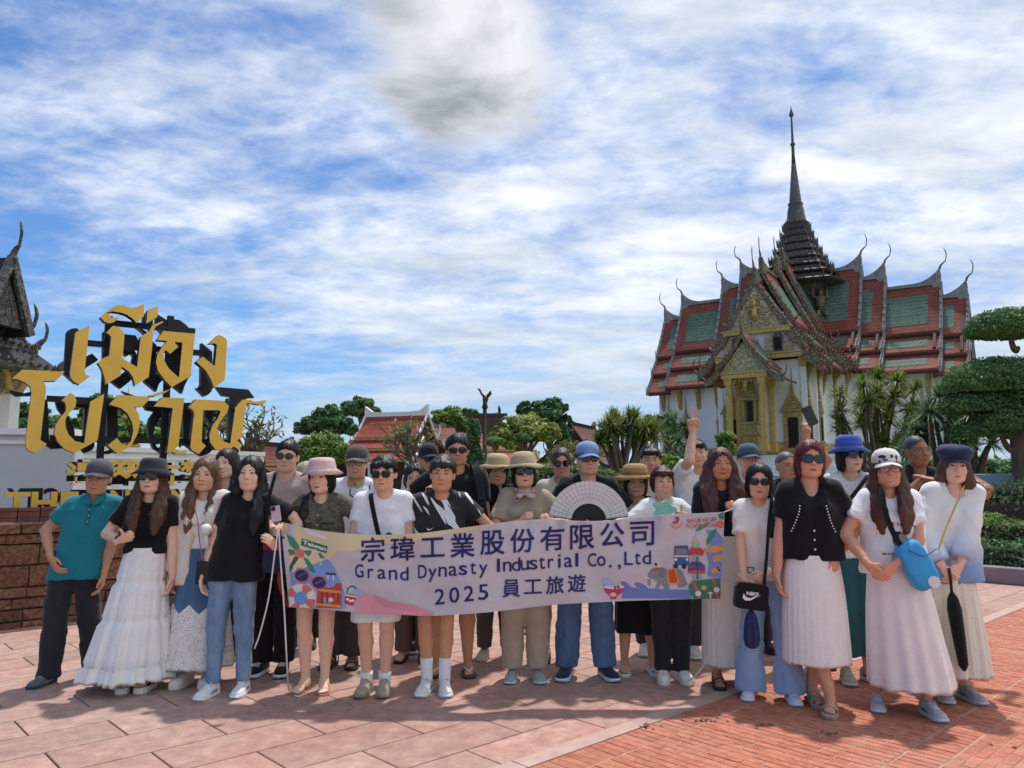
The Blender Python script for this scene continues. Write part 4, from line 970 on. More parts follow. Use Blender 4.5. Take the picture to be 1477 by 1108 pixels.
def face_patches(V,Q,fem,smile):
    """eyes, brows and lips as thin pieces laid on the face: list of (verts, quads, tone)"""
    bvh = BVHTree.FromPolygons([tuple(p) for p in V],[tuple(map(int,q)) for q in Q]); out_ = []
    def Y(x,z):
        h_ = bvh.ray_cast(Vector((x,-0.3,z)),Vector((0,1,0)))
        return h_[0].y if h_[0] else -0.07
    def strip(top,bot,tone,lift=0.0012):
        P = []
        for (x0,z0),(x1,z1) in zip(top,bot): P += [(x0,Y(x0,z0) - lift,z0),(x1,Y(x1,z1) - lift,z1)]
        F = [(2 * i,2 * i + 1,2 * i + 3,2 * i + 2) for i in range(len(top) - 1)]
        if top[-1][0] < top[0][0]: F = [f[::-1] for f in F]
        out_.append((np.array(P),np.array(F),tone))
    N = 9
    for s in (-1,1):
        ex = 0.0325; T = np.linspace(-1,1,N)
        op = 0.0042 if smile else 0.0052
        up = [(s * (ex + 0.0150 * t),0.1125 + op * (1 - t * t) ** 0.8 + 0.0012 * t) for t in T]
        dn = [(s * (ex + 0.0150 * t),0.1122 - op * 0.75 * (1 - t * t) ** 0.8 + 0.0012 * t) for t in T]
        strip(up,dn,'white',0.0010)
        strip([(x,z + 0.0024 + 0.0006 * (1 if fem else 0)) for x,z in up],[(x,z - 0.0004) for x,z in up],'lash',0.0018)
        ic = (s * ex,0.1125); r = 0.0052; M_ = np.linspace(-1,1,7)
        strip([(ic[0] + r * t,min(ic[1] + r * math.sqrt(max(0,1 - t * t)),0.1125 + op)) for t in M_],[(ic[0] + r * t,max(ic[1] - r * math.sqrt(max(0,1 - t * t)),0.1122 - op * 0.75)) for t in M_],'iris',0.0016)
        bw = 0.0026 if fem else 0.0040
        bx = [(s * (0.0130 + 0.040 * t),0.1315 + 0.0055 * math.sin(t * 2.2) - 0.002 * t) for t in np.linspace(0,1,N)]
        strip([(x,z + bw * (1 - 0.55 * i / N)) for i,(x,z) in enumerate(bx)],[(x,z - bw * (1 - 0.75 * i / N)) for i,(x,z) in enumerate(bx)],'brow',0.0012)
    W = 0.0265 if smile else 0.0225; lift_ = 0.0050 if smile else 0.0; T = np.linspace(-1,1,11)
    mid = [(W * t,0.0460 + lift_ * t * t - (0.002 if smile else 0)) for t in T]
    upl = [(x,z + (0.0058 - 0.0014 * math.exp(-(t * 6) ** 2)) * (1 - abs(t) ** 1.8)) for (x,z),t in zip(mid,T)]
    gap = 0.0065 if smile == 2 else 0.0008
    low = [(x,z - gap * (1 - t * t)) for (x,z),t in zip(mid,T)]; lowl = [(x,z - (gap + 0.0072) * (1 - abs(t) ** 2)) for (x,z),t in zip(mid,T)]
    strip(upl,mid,'lip'); strip(low,lowl,'lip'); strip([(x,z + 0.0006) for x,z in mid],[(x,z - 0.0006) for x,z in low],'teeth' if smile == 2 else 'mouth',0.0014)
    return out_
HEADS = {}
for k in ('m','f','mc','fc','k'):
    hv,hq,hm = make_head(k); HEADS[k] = (hv,hq,hm,{sm_: face_patches(hv,hq,k in ('f','fc'),sm_) for sm_ in (0,1,2)})
# ------------------------------------------------------------------ hands: wrist at 0, fingers +x, palm faces +z, thumb +y
def make_hand(kind):
    h = 0.0056; v = Vol((-0.06,-0.065,-0.03),(0.20,0.10,0.10),h)
    curls = {'relax': [(22,28,18)] * 4,'grip': [(62,80,45)] * 4,'flat': [(6,8,5)] * 4,'fist': [(80,95,55)] * 4,
             'v': [(2,4,2),(2,4,2),(82,95,55),(82,95,55)],'thumb': [(80,95,55)] * 4,'hold': [(35,40,30)] * 4}[kind]
    v.rc((-0.05,0,0),(0.005,0,0),0.0245,0.024,0.01)
    yb = [0.027,0.009,-0.009,-0.026]; ln = [0.95,1.05,0.98,0.78]
    for i in range(4):
        a = V3(0.01,yb[i] * 0.65,0); b = V3(0.085 - abs(i - 1.2) * 0.004,yb[i],0)
        v.rc(a,b,0.0150,0.0120,0.012)
        d = 0; spread = {'v': [0.20,-0.16,0,0],'flat': [0.10,0.03,-0.04,-0.12]}.get(kind,[0.03,0.0,-0.03,-0.06])[i]
        p = b
        for c,l,r in zip(curls[i],(0.043,0.027,0.022),(0.0098,0.0092,0.0084)):
            d += math.radians(c)
            q = p + ln[i] * l * V3(math.cos(d) * math.cos(spread),math.cos(d) * math.sin(spread),math.sin(d))
            v.rc(p,q,r,r * 0.93,0.003); p = q
    if kind == 'thumb': T = [V3(0.018,0.022,0.006),V3(0.045,0.045,0.014),V3(0.052,0.078,0.014),V3(0.050,0.105 - 0.012,0.012)]
    elif kind in ('grip','fist','v','hold'): T = [V3(0.018,0.022,0.006),V3(0.045,0.044,0.020),V3(0.072,0.036,0.040),V3(0.088,0.018,0.046)]
    else: T = [V3(0.018,0.022,0.004),V3(0.045,0.046,0.014),V3(0.075,0.054,0.022),V3(0.098,0.050,0.026)]
    for a,b,r in zip(T[:-1],T[1:],(0.0135,0.0110,0.0098)): v.rc(a,b,r,r * 0.92,0.006)
    return v.net(1)
HANDS = {k: make_hand(k) for k in ('relax','grip','flat','fist','v','thumb','hold')}
def frame(f,n):
    f = Vector(f).normalized(); n = Vector(n); n = (n - f * n.dot(f)).normalized(); return f,n
# ------------------------------------------------------------------ skin, cloth, hair materials
def skin_mat():
    t = NT('skin'); a = t.node('ShaderNodeAttribute'); a.attribute_name = 'Col'; v = t.coord('Object')
    n = t.noise(v,40,4); t.col(t.mix(1.0,a.outputs['Color'],t.ramp(n,[(0.3,(0.93,0.92,0.91)),(0.7,(1.05,1.04,1.03))]),'MULTIPLY'))
    t.set(rough=0.48,spec=0.42,sss=0.12); t.b.inputs['Subsurface Radius'].default_value = (0.012,0.004,0.002)
    t.bump(t.noise(v,220,3),0.08,0.002); return t.m
M_skin = skin_mat()
def cloth(name,c,rough=0.85,weave=260,var=0.05,bump=0.26,sheen=0.15,thin=0.0):
    if name in MATS: return MATS[name]
    c = hexc(c) if isinstance(c,str) else c
    t = NT(name); v = t.coord('Object'); n = t.noise(v,9,5,0.6); w = t.noise(v,weave,2,0.5)
    t.col(t.ramp(n,[(0.28,tuple(x * (1 - var) for x in c)),(0.72,tuple(min(1,x * (1 + var)) for x in c))]))
    t.set(rough=rough,spec=0.25,sheen=sheen)
    cr_ = t.math('ABSOLUTE',t.math('SUBTRACT',t.noise(v,11,3,0.5,1.4),0.5)); hgt = t.math('ADD',t.math('MULTIPLY',w,0.05),t.math('ADD',t.math('MULTIPLY',t.noise(v,22,4,0.55,0.8),0.3),t.math('MULTIPLY',t.math('MINIMUM',cr_,0.12),4.0)))
    t.bump(hgt,bump,0.012)
    if thin:
        tr = t.node('ShaderNodeBsdfTranslucent'); tr.inputs[0].default_value = (c[0],c[1],c[2],1); mx = t.node('ShaderNodeMixShader'); mx.inputs[0].default_value = thin or 0.42; t.link(t.b.outputs[0],mx.inputs[1]); t.link(tr.outputs[0],mx.inputs[2]); t.link(mx.outputs[0],t.out.inputs[0])
    MATS[name] = t.m; return t.m
def denim(name,c1,c2):
    if name in MATS: return MATS[name]
    t = NT(name); v = t.coord('Object',(1,1,0.22)); v2 = t.coord('Object')
    n = t.noise(v,11,6,0.65); w = t.noise(t.coord('Object',(1,1,0.1)),260,2)
    b = t.ramp(n,[(0.30,hexc(c1)),(0.70,hexc(c2))]); b = t.mix(0.22,b,t.ramp(w,[(0.35,hexc(c1)),(0.65,hexc(c2))]))
    t.col(b); t.set(rough=0.85,spec=0.2,sheen=0.1); t.bump(t.math('ADD',t.noise(v2,15,4,0.6,0.8),t.math('MULTIPLY',w,0.3)),0.3,0.012); MATS[name] = t.m; return t.m
def hair_mat(name,c,c2=None,rough=0.42):
    if name in MATS: return MATS[name]
    c = hexc(c); c2 = hexc(c2) if c2 else tuple(x * 2.2 + 0.004 for x in c)
    t = NT(name); v = t.coord('Object',(1,1,0.12)); n = t.noise(v,120,4,0.6); m = t.noise(v,22,3,0.5)
    t.col(t.mix(0.45,t.mix(0.5,t.ramp(n,[(0.3,c),(0.75,c2)]),t.ramp(m,[(0.35,c),(0.7,c2)])),t.ramp(t.node('ShaderNodeNewGeometry').outputs['Random Per Island'],[(0.1,c),(0.9,c2)]))); t.set(rough=rough,spec=0.4)
    t.bump(t.math('ADD',n,m),0.5,0.006); MATS[name] = t.m; return t.m
# ------------------------------------------------------------------ shoes (heel behind the ankle, toe towards -y)
SHOE_ST = [(0.068,0.020,0.050),(0.062,0.031,0.078),(0.035,0.036,0.088),(0.0,0.036,0.090),(-0.035,0.037,0.084),(-0.07,0.042,0.068),
           (-0.105,0.046,0.056),(-0.14,0.044,0.050),(-0.168,0.034,0.043),(-0.183,0.015,0.034)]
def shoe_upper(h0,scale_h=1.0,wide=1.0):
    mb = MB(); n = 14; V = []
    for y,w,h in SHOE_ST:
        for k in range(n):
            a = math.pi * k / (n - 1); ca,sa = math.cos(a),math.sin(a)
            V.append((w * wide * math.copysign(abs(ca) ** 0.75,ca),y,h0 + (h * scale_h - 0.012) * abs(sa) ** 0.7))
    m = len(SHOE_ST); F = [(i * n + k,(i + 1) * n + k,(i + 1) * n + k + 1,i * n + k + 1) for i in range(m - 1) for k in range(n - 1)]
    F += [tuple(range(n)),tuple(reversed(range((m - 1) * n,m * n)))]
    mb.add(V,F,True); return mb
def sole_outline(grow=0.0,y0=0.072,y1=-0.188):
    R_ = [(0.0,y0 + grow),(0.022,y0 - 0.004 + grow),(0.034,y0 - 0.022),(0.036,0.01),(0.037,-0.03),(0.043,-0.08),(0.047,-0.115),(0.045,-0.145),(0.034,y1 + 0.015 - grow * .5),(0.015,y1 - grow)]
    P = [(x + (grow if x > 0 else 0),y) for x,y in R_]
    return P + [(-x,y) for x,y in reversed(P[1:])]
def sole_mb(h,grow=0.003,z0=0.001,up=0.0):
    mb = MB(); P = sole_outline(grow); n = len(P)
    lev = [(z0,0.95),(z0 + h * 0.25,1.0),(z0 + h * 0.8,1.0),(z0 + h,0.97)]
    V = [(x * s,y * s,z + (0.012 * max(0,(-y - 0.13)) / 0.06 if z < h * 0.5 else 0.0) * (1 if up else 0)) for z,s in lev for x,y in P]
    F = [(i * n + (k + 1) % n,i * n + k,(i + 1) * n + k,(i + 1) * n + (k + 1) % n) for i in range(3) for k in range(n)]
    F += [tuple(range(n)),tuple(reversed(range(3 * n,4 * n)))]
    mb.add(V,F,False); return mb
def laces_mb(h0,scale_h=1.0):
    mb = MB()
    for i in range(5):
        y = -0.035 - 0.016 * i; hh = h0 + (np.interp(-y,[0.035,0.07,0.105,0.14],[0.084,0.068,0.056,0.050]) * scale_h - 0.012) + 0.002
        mb.tube([(-0.024,y + 0.004,hh - 0.006),(-0.01,y,hh + 0.001),(0.01,y - 0.002,hh + 0.001),(0.024,y + 0.004,hh - 0.006)],0.0042,5)
    mb.tube([(0,-0.03,h0 + 0.076 * scale_h),(0.022,-0.045,h0 + 0.080 * scale_h),(0.03,-0.055,h0 + 0.06 * scale_h),(0.008,-0.042,h0 + 0.076 * scale_h)],0.003,5)
    mb.tube([(0,-0.03,h0 + 0.076 * scale_h),(-0.022,-0.045,h0 + 0.080 * scale_h),(-0.03,-0.055,h0 + 0.06 * scale_h),(-0.008,-0.042,h0 + 0.076 * scale_h)],0.003,5)
    return mb
def strap_mb(y,w,h0,bw=0.018,hh=0.05,dy=0.0):
    mb = MB(); P = []
    for k in range(9):
        a = math.pi * k / 8; P.append((w * math.cos(a),y + dy * math.sin(a),h0 + hh * abs(math.sin(a)) ** 0.8))
    V = []; n = len(P)
    for p in P: V += [(p[0] * 1.06,p[1] - bw / 2,p[2] + 0.004),(p[0] * 1.06,p[1] + bw / 2,p[2] + 0.004),(p[0] * 0.98,p[1] + bw / 2,p[2]),(p[0] * 0.98,p[1] - bw / 2,p[2])]
    F = [(i * 4 + k,i * 4 + (k + 1) % 4,(i + 1) * 4 + (k + 1) % 4,(i + 1) * 4 + k) for i in range(n - 1) for k in range(4)]
    mb.add(V,F,False); return mb
def stripe_mesh(sd):
    mb = MB(); V = []; Z = (0.034,0.052,0.070)
    for i,y in enumerate((0.012,-0.02,-0.05,-0.08)): V += [(sd * (0.0385 + 0.0016 * i),y,0.034),(sd * (0.0375 + 0.0012 * i),y + 0.004,0.046 - 0.002 * i),(sd * (0.0325 + 0.001 * i),y + 0.008,0.060 - 0.005 * i)]
    F = [(i * 3 + j,i * 3 + j + 1,i * 3 + j + 4,i * 3 + j + 3) for i in range(3) for j in range(2)]; mb.add(V,F if sd < 0 else [f[::-1] for f in F],True); return mb.mesh('side_stripe')
SHOE_CACHE = {}
def shoe_parts(kind):
    """list of (part name, mesh, colour slot)"""
    if kind in SHOE_CACHE: return SHOE_CACHE[kind]
    L = []
    if kind == 'sneaker': L = [('upper',shoe_upper(0.024).mesh('upper'),0),('sole',sole_mb(0.032,up=1).mesh('sole'),1),('laces',laces_mb(0.024).mesh('laces'),2),('side_stripe',stripe_mesh(-1),3),('side_stripe',stripe_mesh(1),3)]
    elif kind == 'slipon': L = [('upper',shoe_upper(0.022,0.95).mesh('upper'),0),('sole',sole_mb(0.028,up=1).mesh('sole'),1)]
    elif kind == 'platform': L = [('upper',shoe_upper(0.05,0.95,1.05).mesh('upper'),0),('sole',sole_mb(0.058,0.006).mesh('sole'),1)]
    elif kind == 'clog':
        L = [('upper',shoe_upper(0.022,0.85,1.12).mesh('upper'),0),('sole',sole_mb(0.030,0.008).mesh('sole'),1),('strap',strap_mb(0.055,0.04,0.045,0.014,0.03,0.03).mesh('strap'),1)]
    elif kind in ('sandal','platform_sandal'):
        z = 0.022 if kind == 'sandal' else 0.048
        L = [('sole',sole_mb(z,0.004).mesh('sole'),1)]
        for y,hh,dy in ((-0.115,0.036,0),(-0.075,0.050,-0.012),(-0.035,0.062,0.015),(0.035,0.085,0.03)): L.append(('strap',strap_mb(y,0.045 if y < 0 else 0.037,z - 0.004,0.020,hh,dy).mesh('strap'),0))
    elif kind == 'slide':
        L = [('sole',sole_mb(0.03,0.005).mesh('sole'),1),('strap',strap_mb(-0.10,0.048,0.026,0.045,0.040).mesh('strap'),0),('strap',strap_mb(-0.03,0.043,0.026,0.028,0.062).mesh('strap'),0),('strap',strap_mb(0.04,0.037,0.05,0.014,0.05,0.035).mesh('strap'),0)]
    elif kind == 'flipflop':
        mb = MB(); mb.tube([(0.036,-0.03,0.02),(0.028,-0.07,0.052),(0.0,-0.122,0.036),(0.0,-0.124,0.014)],0.0055,6); mb.tube([(-0.036,-0.03,0.02),(-0.028,-0.07,0.052),(0.0,-0.122,0.036)],0.0055,6)
        L = [('sole',sole_mb(0.016,0.004).mesh('sole'),1),('strap',mb.mesh('strap'),0)]
    if kind in ('sneaker','slipon','platform','clog'): L.append(('outsole',sole_mb(0.009,0.005,0.0005).mesh('outsole'),3))
    SHOE_CACHE[kind] = L; return L
SHOE_LIFT = {'sneaker': 0.03,'slipon': 0.028,'platform': 0.055,'clog': 0.03,'sandal': 0.022,'platform_sandal': 0.048,'slide': 0.03,'flipflop': 0.016}
BARE = ('sandal','platform_sandal','slide','flipflop')
# ------------------------------------------------------------------ hair
def make_hair(style,seed,lon=None):
    r = np.random.default_rng(seed); h = 0.0082
    lo = V3(-0.16,-0.16,-0.36 if style in ('long','wavy','pony') else -0.12); hi = V3(0.16,0.18,0.28)
    v = Vol(lo,hi,h); t = {'buzz': 0.004,'short': 0.013,'boy': 0.016}.get(style,0.014)
    v.ell((0,0.014,0.142),(0.075 + t,0.094 + t,0.086 + t + (0.006 if style in ('short','boy') else 0)),0)
    if style in ('bob','long','wavy','pony','shortf','curly'):
        low = {'bob': -0.01,'shortf': 0.05,'curly': 0.045}.get(style,0.0)
        v.ell((0,0.022,(low + 0.14) / 2),(0.091,0.098,(0.14 - low) / 2 + 0.03),0.03)
    # face opening
    top = {'boy': 0.150,'buzz': 0.186,'short': 0.176,'bangs': 0.15}.get(style,0.184)
    if lon == 'bangs': top = 0.148
    v.ell((0,-0.112,top - 0.105),(0.066 if style not in ('bob','long','wavy') else 0.060,0.090,0.105),0.008,True)
    v.rc((0,-0.13,0.05),(0,-0.10,-0.14),0.072,0.090,-1) if False else None
    X,Y,Z = v.ax[0][:,None,None],v.ax[1][None,:,None],v.ax[2][None,None,:]
    v.F = np.maximum(v.F,np.minimum(np.minimum(0.07 - Z,0.03 - Y),0.062 - abs(X)))
    if style in ('buzz','short','boy'):
        nrm = V3(0,0.62,0.78); nrm /= np.linalg.norm(nrm); v.plane((0,0.092,0.030),-nrm)
        X,Y,Z = v.ax[0][:,None,None],v.ax[1][None,:,None],v.ax[2][None,None,:]
        v.F = np.maximum(v.F,np.minimum(0.100 - Z,0.012 - Y) + 0 * X)       # clear in front of the ears
        v.ell((0.082,0.012,0.100),(0.03,0.026,0.036),0.004,True); v.ell((-0.082,0.012,0.100),(0.03,0.026,0.036),0.004,True)
    if style == 'boy' or lon == 'bangs':
        v.rc((-0.045,-0.070,0.172),(0.045,-0.070,0.172),0.028,None,0.012); 
        X,Y,Z = v.ax[0][:,None,None],v.ax[1][None,:,None],v.ax[2][None,None,:]
        v.F = np.maximum(v.F,np.minimum(np.minimum((0.150 + 0.010 * np.sin(X * 90 + seed)) - Z,-0.03 - Y),0.07 - abs(X)))
    if style in ('long','wavy'):
        w = 0.012 if style == 'wavy' else 0.0
        side = lon if isinstance(lon,tuple) else (1,1)
        for s,on in ((-1,side[0]),(1,side[1])):
            P = [V3(s * 0.070,0.02,0.10),V3(s * 0.088,0.012,0.0),V3(s * (0.094 + w),-0.025 if on else 0.05,-0.09),V3(s * 0.088,-0.066 if on else 0.085,-0.18),V3(s * 0.072,-0.082 if on else 0.10,-0.28 if on else -0.24)]
            for i in range(4): v.rc(P[i],P[i + 1],(0.036,0.040,0.042,0.038)[i] + w,(0.040,0.042,0.038,0.022)[i] + w,0.02)
        for s,on in ((-1,side[0]),(1,side[1])):
            if on: v.rc((s * 0.066,-0.03,-0.02),(s * 0.058,-0.088,-0.15),0.026,0.024,0.02); v.rc((s * 0.058,-0.088,-0.15),(s * 0.050,-0.096,-0.25),0.024,0.010,0.02); v.rc((s * 0.11,0.0,-0.06),(s * 0.112,-0.06,-0.22),0.026,0.012,0.02)
        v.rc((-0.035,0.075,0.08),(-0.04,0.105,-0.20),0.05,0.035,0.03); v.rc((0.035,0.075,0.08),(0.04,0.105,-0.20),0.05,0.035,0.03)
    if style == 'pony':
        s = lon or 1
        P = [V3(0,0.10,0.10),V3(s * 0.06,0.08,0.0),V3(s * 0.105,-0.01,-0.06),V3(s * 0.10,-0.075,-0.15),V3(s * 0.075,-0.09,-0.24)]
        for i in range(4): v.rc(P[i],P[i + 1],(0.035,0.038,0.042,0.036)[i],(0.038,0.042,0.036,0.018)[i],0.02)
    if style == 'bun':
        v.ell((0,0.085,0.17),(0.04,0.035,0.035),0.012); v.plane((0,0.05,0.045),V3(0,-0.5,-1) / math.sqrt(1.25))
        v.ell((0.082,0.0,0.095),(0.03,0.03,0.045),0.004,True); v.ell((-0.082,0.0,0.095),(0.03,0.03,0.045),0.004,True)
    ph = r.uniform(0,6.28,4); amp = {'wavy': 0.0075,'curly': 0.009,'buzz': 0.001}.get(style,0.0042)
    def strand(x,y,z):
        an = np.arctan2(x,y + 0.02)
        wob = 1.2 * np.sin(z * 22 + ph[0] + an) if style in ('wavy','curly') else 0.5 * np.sin(z * 9 + ph[1])
        o = np.sin(an * 17 + ph[2] + wob) + 0.7 * np.sin(an * 31 + ph[3] + 2 * wob)
        if style in ('curly','wavy'): o = o * 0.7 + np.sin(z * 55 + ph[1] + 3 * np.sin(an * 5)) * 0.8
        if style in ('short','boy'): o = o * 0.8 + np.sin(y * 70 + x * 40 + ph[0]) * 0.7
        return amp * 0.6 * o
    v.wrinkle(strand); return v.net(1)
def hair_strands(V,Q,style,seed,n=420):
    r = np.random.default_rng(seed + 400); bvh = BVHTree.FromPolygons([tuple(p) for p in V],[tuple(map(int,q)) for q in Q]); steps = {'long': 7,'wavy': 7,'pony': 6,'bob': 5,'shortf': 4,'curly': 3}.get(style,3); st = 0.019 if steps > 4 else 0.014; VV = []; FF = []
    Z = V[:,2]; cand = np.nonzero(Z > (np.percentile(Z,20) if steps > 4 else np.percentile(Z,5)))[0]
    for i in r.choice(cand,n):
        p = Vector(V[i]); vel = Vector((r.normal(0,0.25),r.normal(0,0.25),-1 if style not in ('short','boy') else -0.6)); row = []; off = r.uniform(0.001,0.006)
        for k in range(steps):
            h = bvh.find_nearest(p)
            if h[0] is None: break
            nrm = h[1]; q = h[0] + nrm * (off + (0.004 if k == steps - 1 else 0)); d = vel - nrm * vel.dot(nrm)
            if d.length < 1e-4: d = Vector((0,0,-1))
            d.normalize(); sd = nrm.cross(d) * (0.0021 * (1 - 0.75 * k / steps)); row.append((q - sd,q + sd)); p = q + d * st
            if style in ('wavy','curly'): p += Vector(r.normal(0,0.006,3))
        if len(row) < 2: continue
        b = len(VV)
        for a_,c_ in row: VV += [tuple(a_),tuple(c_)]
        FF += [(b + 2 * k,b + 2 * k + 1,b + 2 * k + 3,b + 2 * k + 2) for k in range(len(row) - 1)]
    return np.array(VV),np.array(FF)
# ------------------------------------------------------------------ hats in head space
def ring_mesh(rings,n=40,cx=0.0,cy=0.012,ex=0.92,ey=1.08,wob=0.0,seed=0,close_top=True):
    """rings [(r, z, tilt)]: elliptical sections swept into one skin"""
    rr = np.random.default_rng(seed); ph = rr.uniform(0,6.28,3); V = []
    for (r,z,wv) in rings:
        for k in range(n):
            a = 2 * math.pi * k / n
            dz = wob * wv * (math.sin(3 * a + ph[0]) + 0.6 * math.sin(5 * a + ph[1]))
            V.append((cx + r * ex * math.sin(a),cy - r * ey * math.cos(a),z + dz))
    m = len(rings); F = [(i * n + k,i * n + (k + 1) % n,(i + 1) * n + (k + 1) % n,(i + 1) * n + k) for i in range(m - 1) for k in range(n)]
    if close_top: F.append(tuple((m - 1) * n + k for k in range(n)))
    mb = MB(); mb.add(V,F,True); return mb
def hat_parts(kind,seed):
    if kind == 'bucket':
        return [('hat',ring_mesh([(0.094,0.170,0),(0.154,0.131,1),(0.158,0.132,1),(0.106,0.172,0.2),(0.103,0.180,0),(0.099,0.218,0),(0.092,0.242,0),(0.07,0.252,0),(0.03,0.255,0)],wob=0.006,seed=seed),0),
                ('hat_band',ring_mesh([(0.1070,0.174,0),(0.1055,0.190,0)],close_top=False),1)]
    if kind == 'sunhat':
        return [('hat',ring_mesh([(0.095,0.168,0),(0.185,0.138,1),(0.189,0.140,1),(0.112,0.170,0.1),(0.106,0.178,0),(0.103,0.215,0),(0.092,0.246,0),(0.066,0.260,0),(0.03,0.264,0)],wob=0.008,seed=seed),0),
                ('hat_band',ring_mesh([(0.1115,0.172,0),(0.1085,0.192,0)],close_top=False),1)]
    dome = [(0.090,0.150,0),(0.096,0.154,0),(0.097,0.170,0),(0.094,0.195,0),(0.085,0.220,0),(0.066,0.240,0),(0.040,0.250,0),(0.012,0.254,0)]
    vis = MB(); V = []; n = 15; rows = 5
    L = 0.075 if kind == 'cap' else 0.050
    for j in range(rows):
        for i in range(n):
            a = (i / (n - 1) - 0.5) * 2.3; t = j / (rows - 1)
            bx = 0.090 * 0.93 * math.sin(a); by = 0.012 - 0.097 * 1.08 * math.cos(a)
            ext = L * max(0.0,math.cos(a * 1.25)) ** 0.75 * t
            V.append((bx * (1 + 0.10 * t),by - ext,0.157 - 0.24 * ext - 0.020 * abs(math.sin(a)) * t - 0.012 * math.sin(a) ** 2))
    k = rows * n; V2 = [(x,y,z - 0.005) for x,y,z in V]
    F = [(j * n + i,(j + 1) * n + i,(j + 1) * n + i + 1,j * n + i + 1) for j in range(rows - 1) for i in range(n - 1)]
    F += [tuple(k + q for q in reversed(f)) for f in F] + [((rows - 1) * n + i,k + (rows - 1) * n + i,k + (rows - 1) * n + i + 1,(rows - 1) * n + i + 1) for i in range(n - 1)]
    vis.add(V + V2,F,True)
    if kind == 'newsboy':
        dome = [(0.092,0.140,0),(0.098,0.150,0),(0.112,0.172,0.4),(0.122,0.196,1),(0.116,0.220,1),(0.092,0.238,0.6),(0.055,0.247,0.2),(0.014,0.250,0)]
        return [('hat',ring_mesh(dome,wob=0.006,seed=seed,ex=0.98),0),('visor',vis,1)]
    but = MB(); but.lathe([(0.009,0.252),(0.008,0.257),(0.003,0.259)],8,(0,0.012,0))
    return [('hat',ring_mesh(dome),0),('visor',vis,1),('button',but,0)]
def glasses_parts(kind):
    w,hh = {'sun': (0.0285,0.0215),'big': (0.031,0.027),'spec': (0.026,0.019),'rect': (0.029,0.018),'round': (0.026,0.025)}[kind]
    fr = MB(); L = []
    for s in (-1,1):
        P = []
        for k in range(18):
            a = 2 * math.pi * k / 18; x = w * math.copysign(abs(math.cos(a)) ** 0.75,math.cos(a)); z = hh * math.copysign(abs(math.sin(a)) ** 0.75,math.sin(a))
            X = s * 0.034 + x; P.append((X,-0.1045 + 3.6 * X * X * (1 if kind != 'spec' else 0.8),0.112 + z))
        fr.tube(P + [P[0]],0.0022 if kind != 'spec' else 0.0016,5,cap=False)
        c = (s * 0.034,-0.106 + 3.6 * 0.034 ** 2,0.112)
        le = MB(); le.add([c] + [(p[0] * 0.997 + c[0] * 0.003,p[1],p[2]) for p in P],[(0,1 + k,1 + (k + 1) % 18) for k in range(18)],True); L.append(le)
        fr.tube([(s * (0.034 + w),-0.1045 + 3.6 * (0.034 + w) ** 2,0.118),(s * 0.079,-0.04,0.117),(s * 0.080,0.012,0.112)],0.0022,5)
    fr.tube([(-0.006,-0.103,0.116),(0,-0.105,0.118),(0.006,-0.103,0.116)],0.0022,5)
    return fr,L
M_lens_dark = NT('dark_lens'); M_lens_dark.col((0.012,0.011,0.012)); M_lens_dark.set(rough=0.06,spec=0.7); M_lens_dark = M_lens_dark.m
def clear_lens():
    t = NT('clear_lens'); tr = t.node('ShaderNodeBsdfTransparent'); mx = t.node('ShaderNodeMixShader'); gl = t.node('ShaderNodeBsdfGlossy'); gl.inputs['Roughness'].default_value = 0.05
    mx.inputs[0].default_value = 0.10; tr.inputs[0].default_value = (0.93,0.93,0.94,1); t.link(tr.outputs[0],mx.inputs[1]); t.link(gl.outputs[0],mx.inputs[2]); t.link(mx.outputs[0],t.out.inputs[0]); return t.m
M_lens_clear = clear_lens()
M_frame_dark = mat('dark_frame',(0.012,0.011,0.012),0.3,0.1)
M_frame_brown = mat('brown_frame',(0.06,0.03,0.02),0.35,0.2)
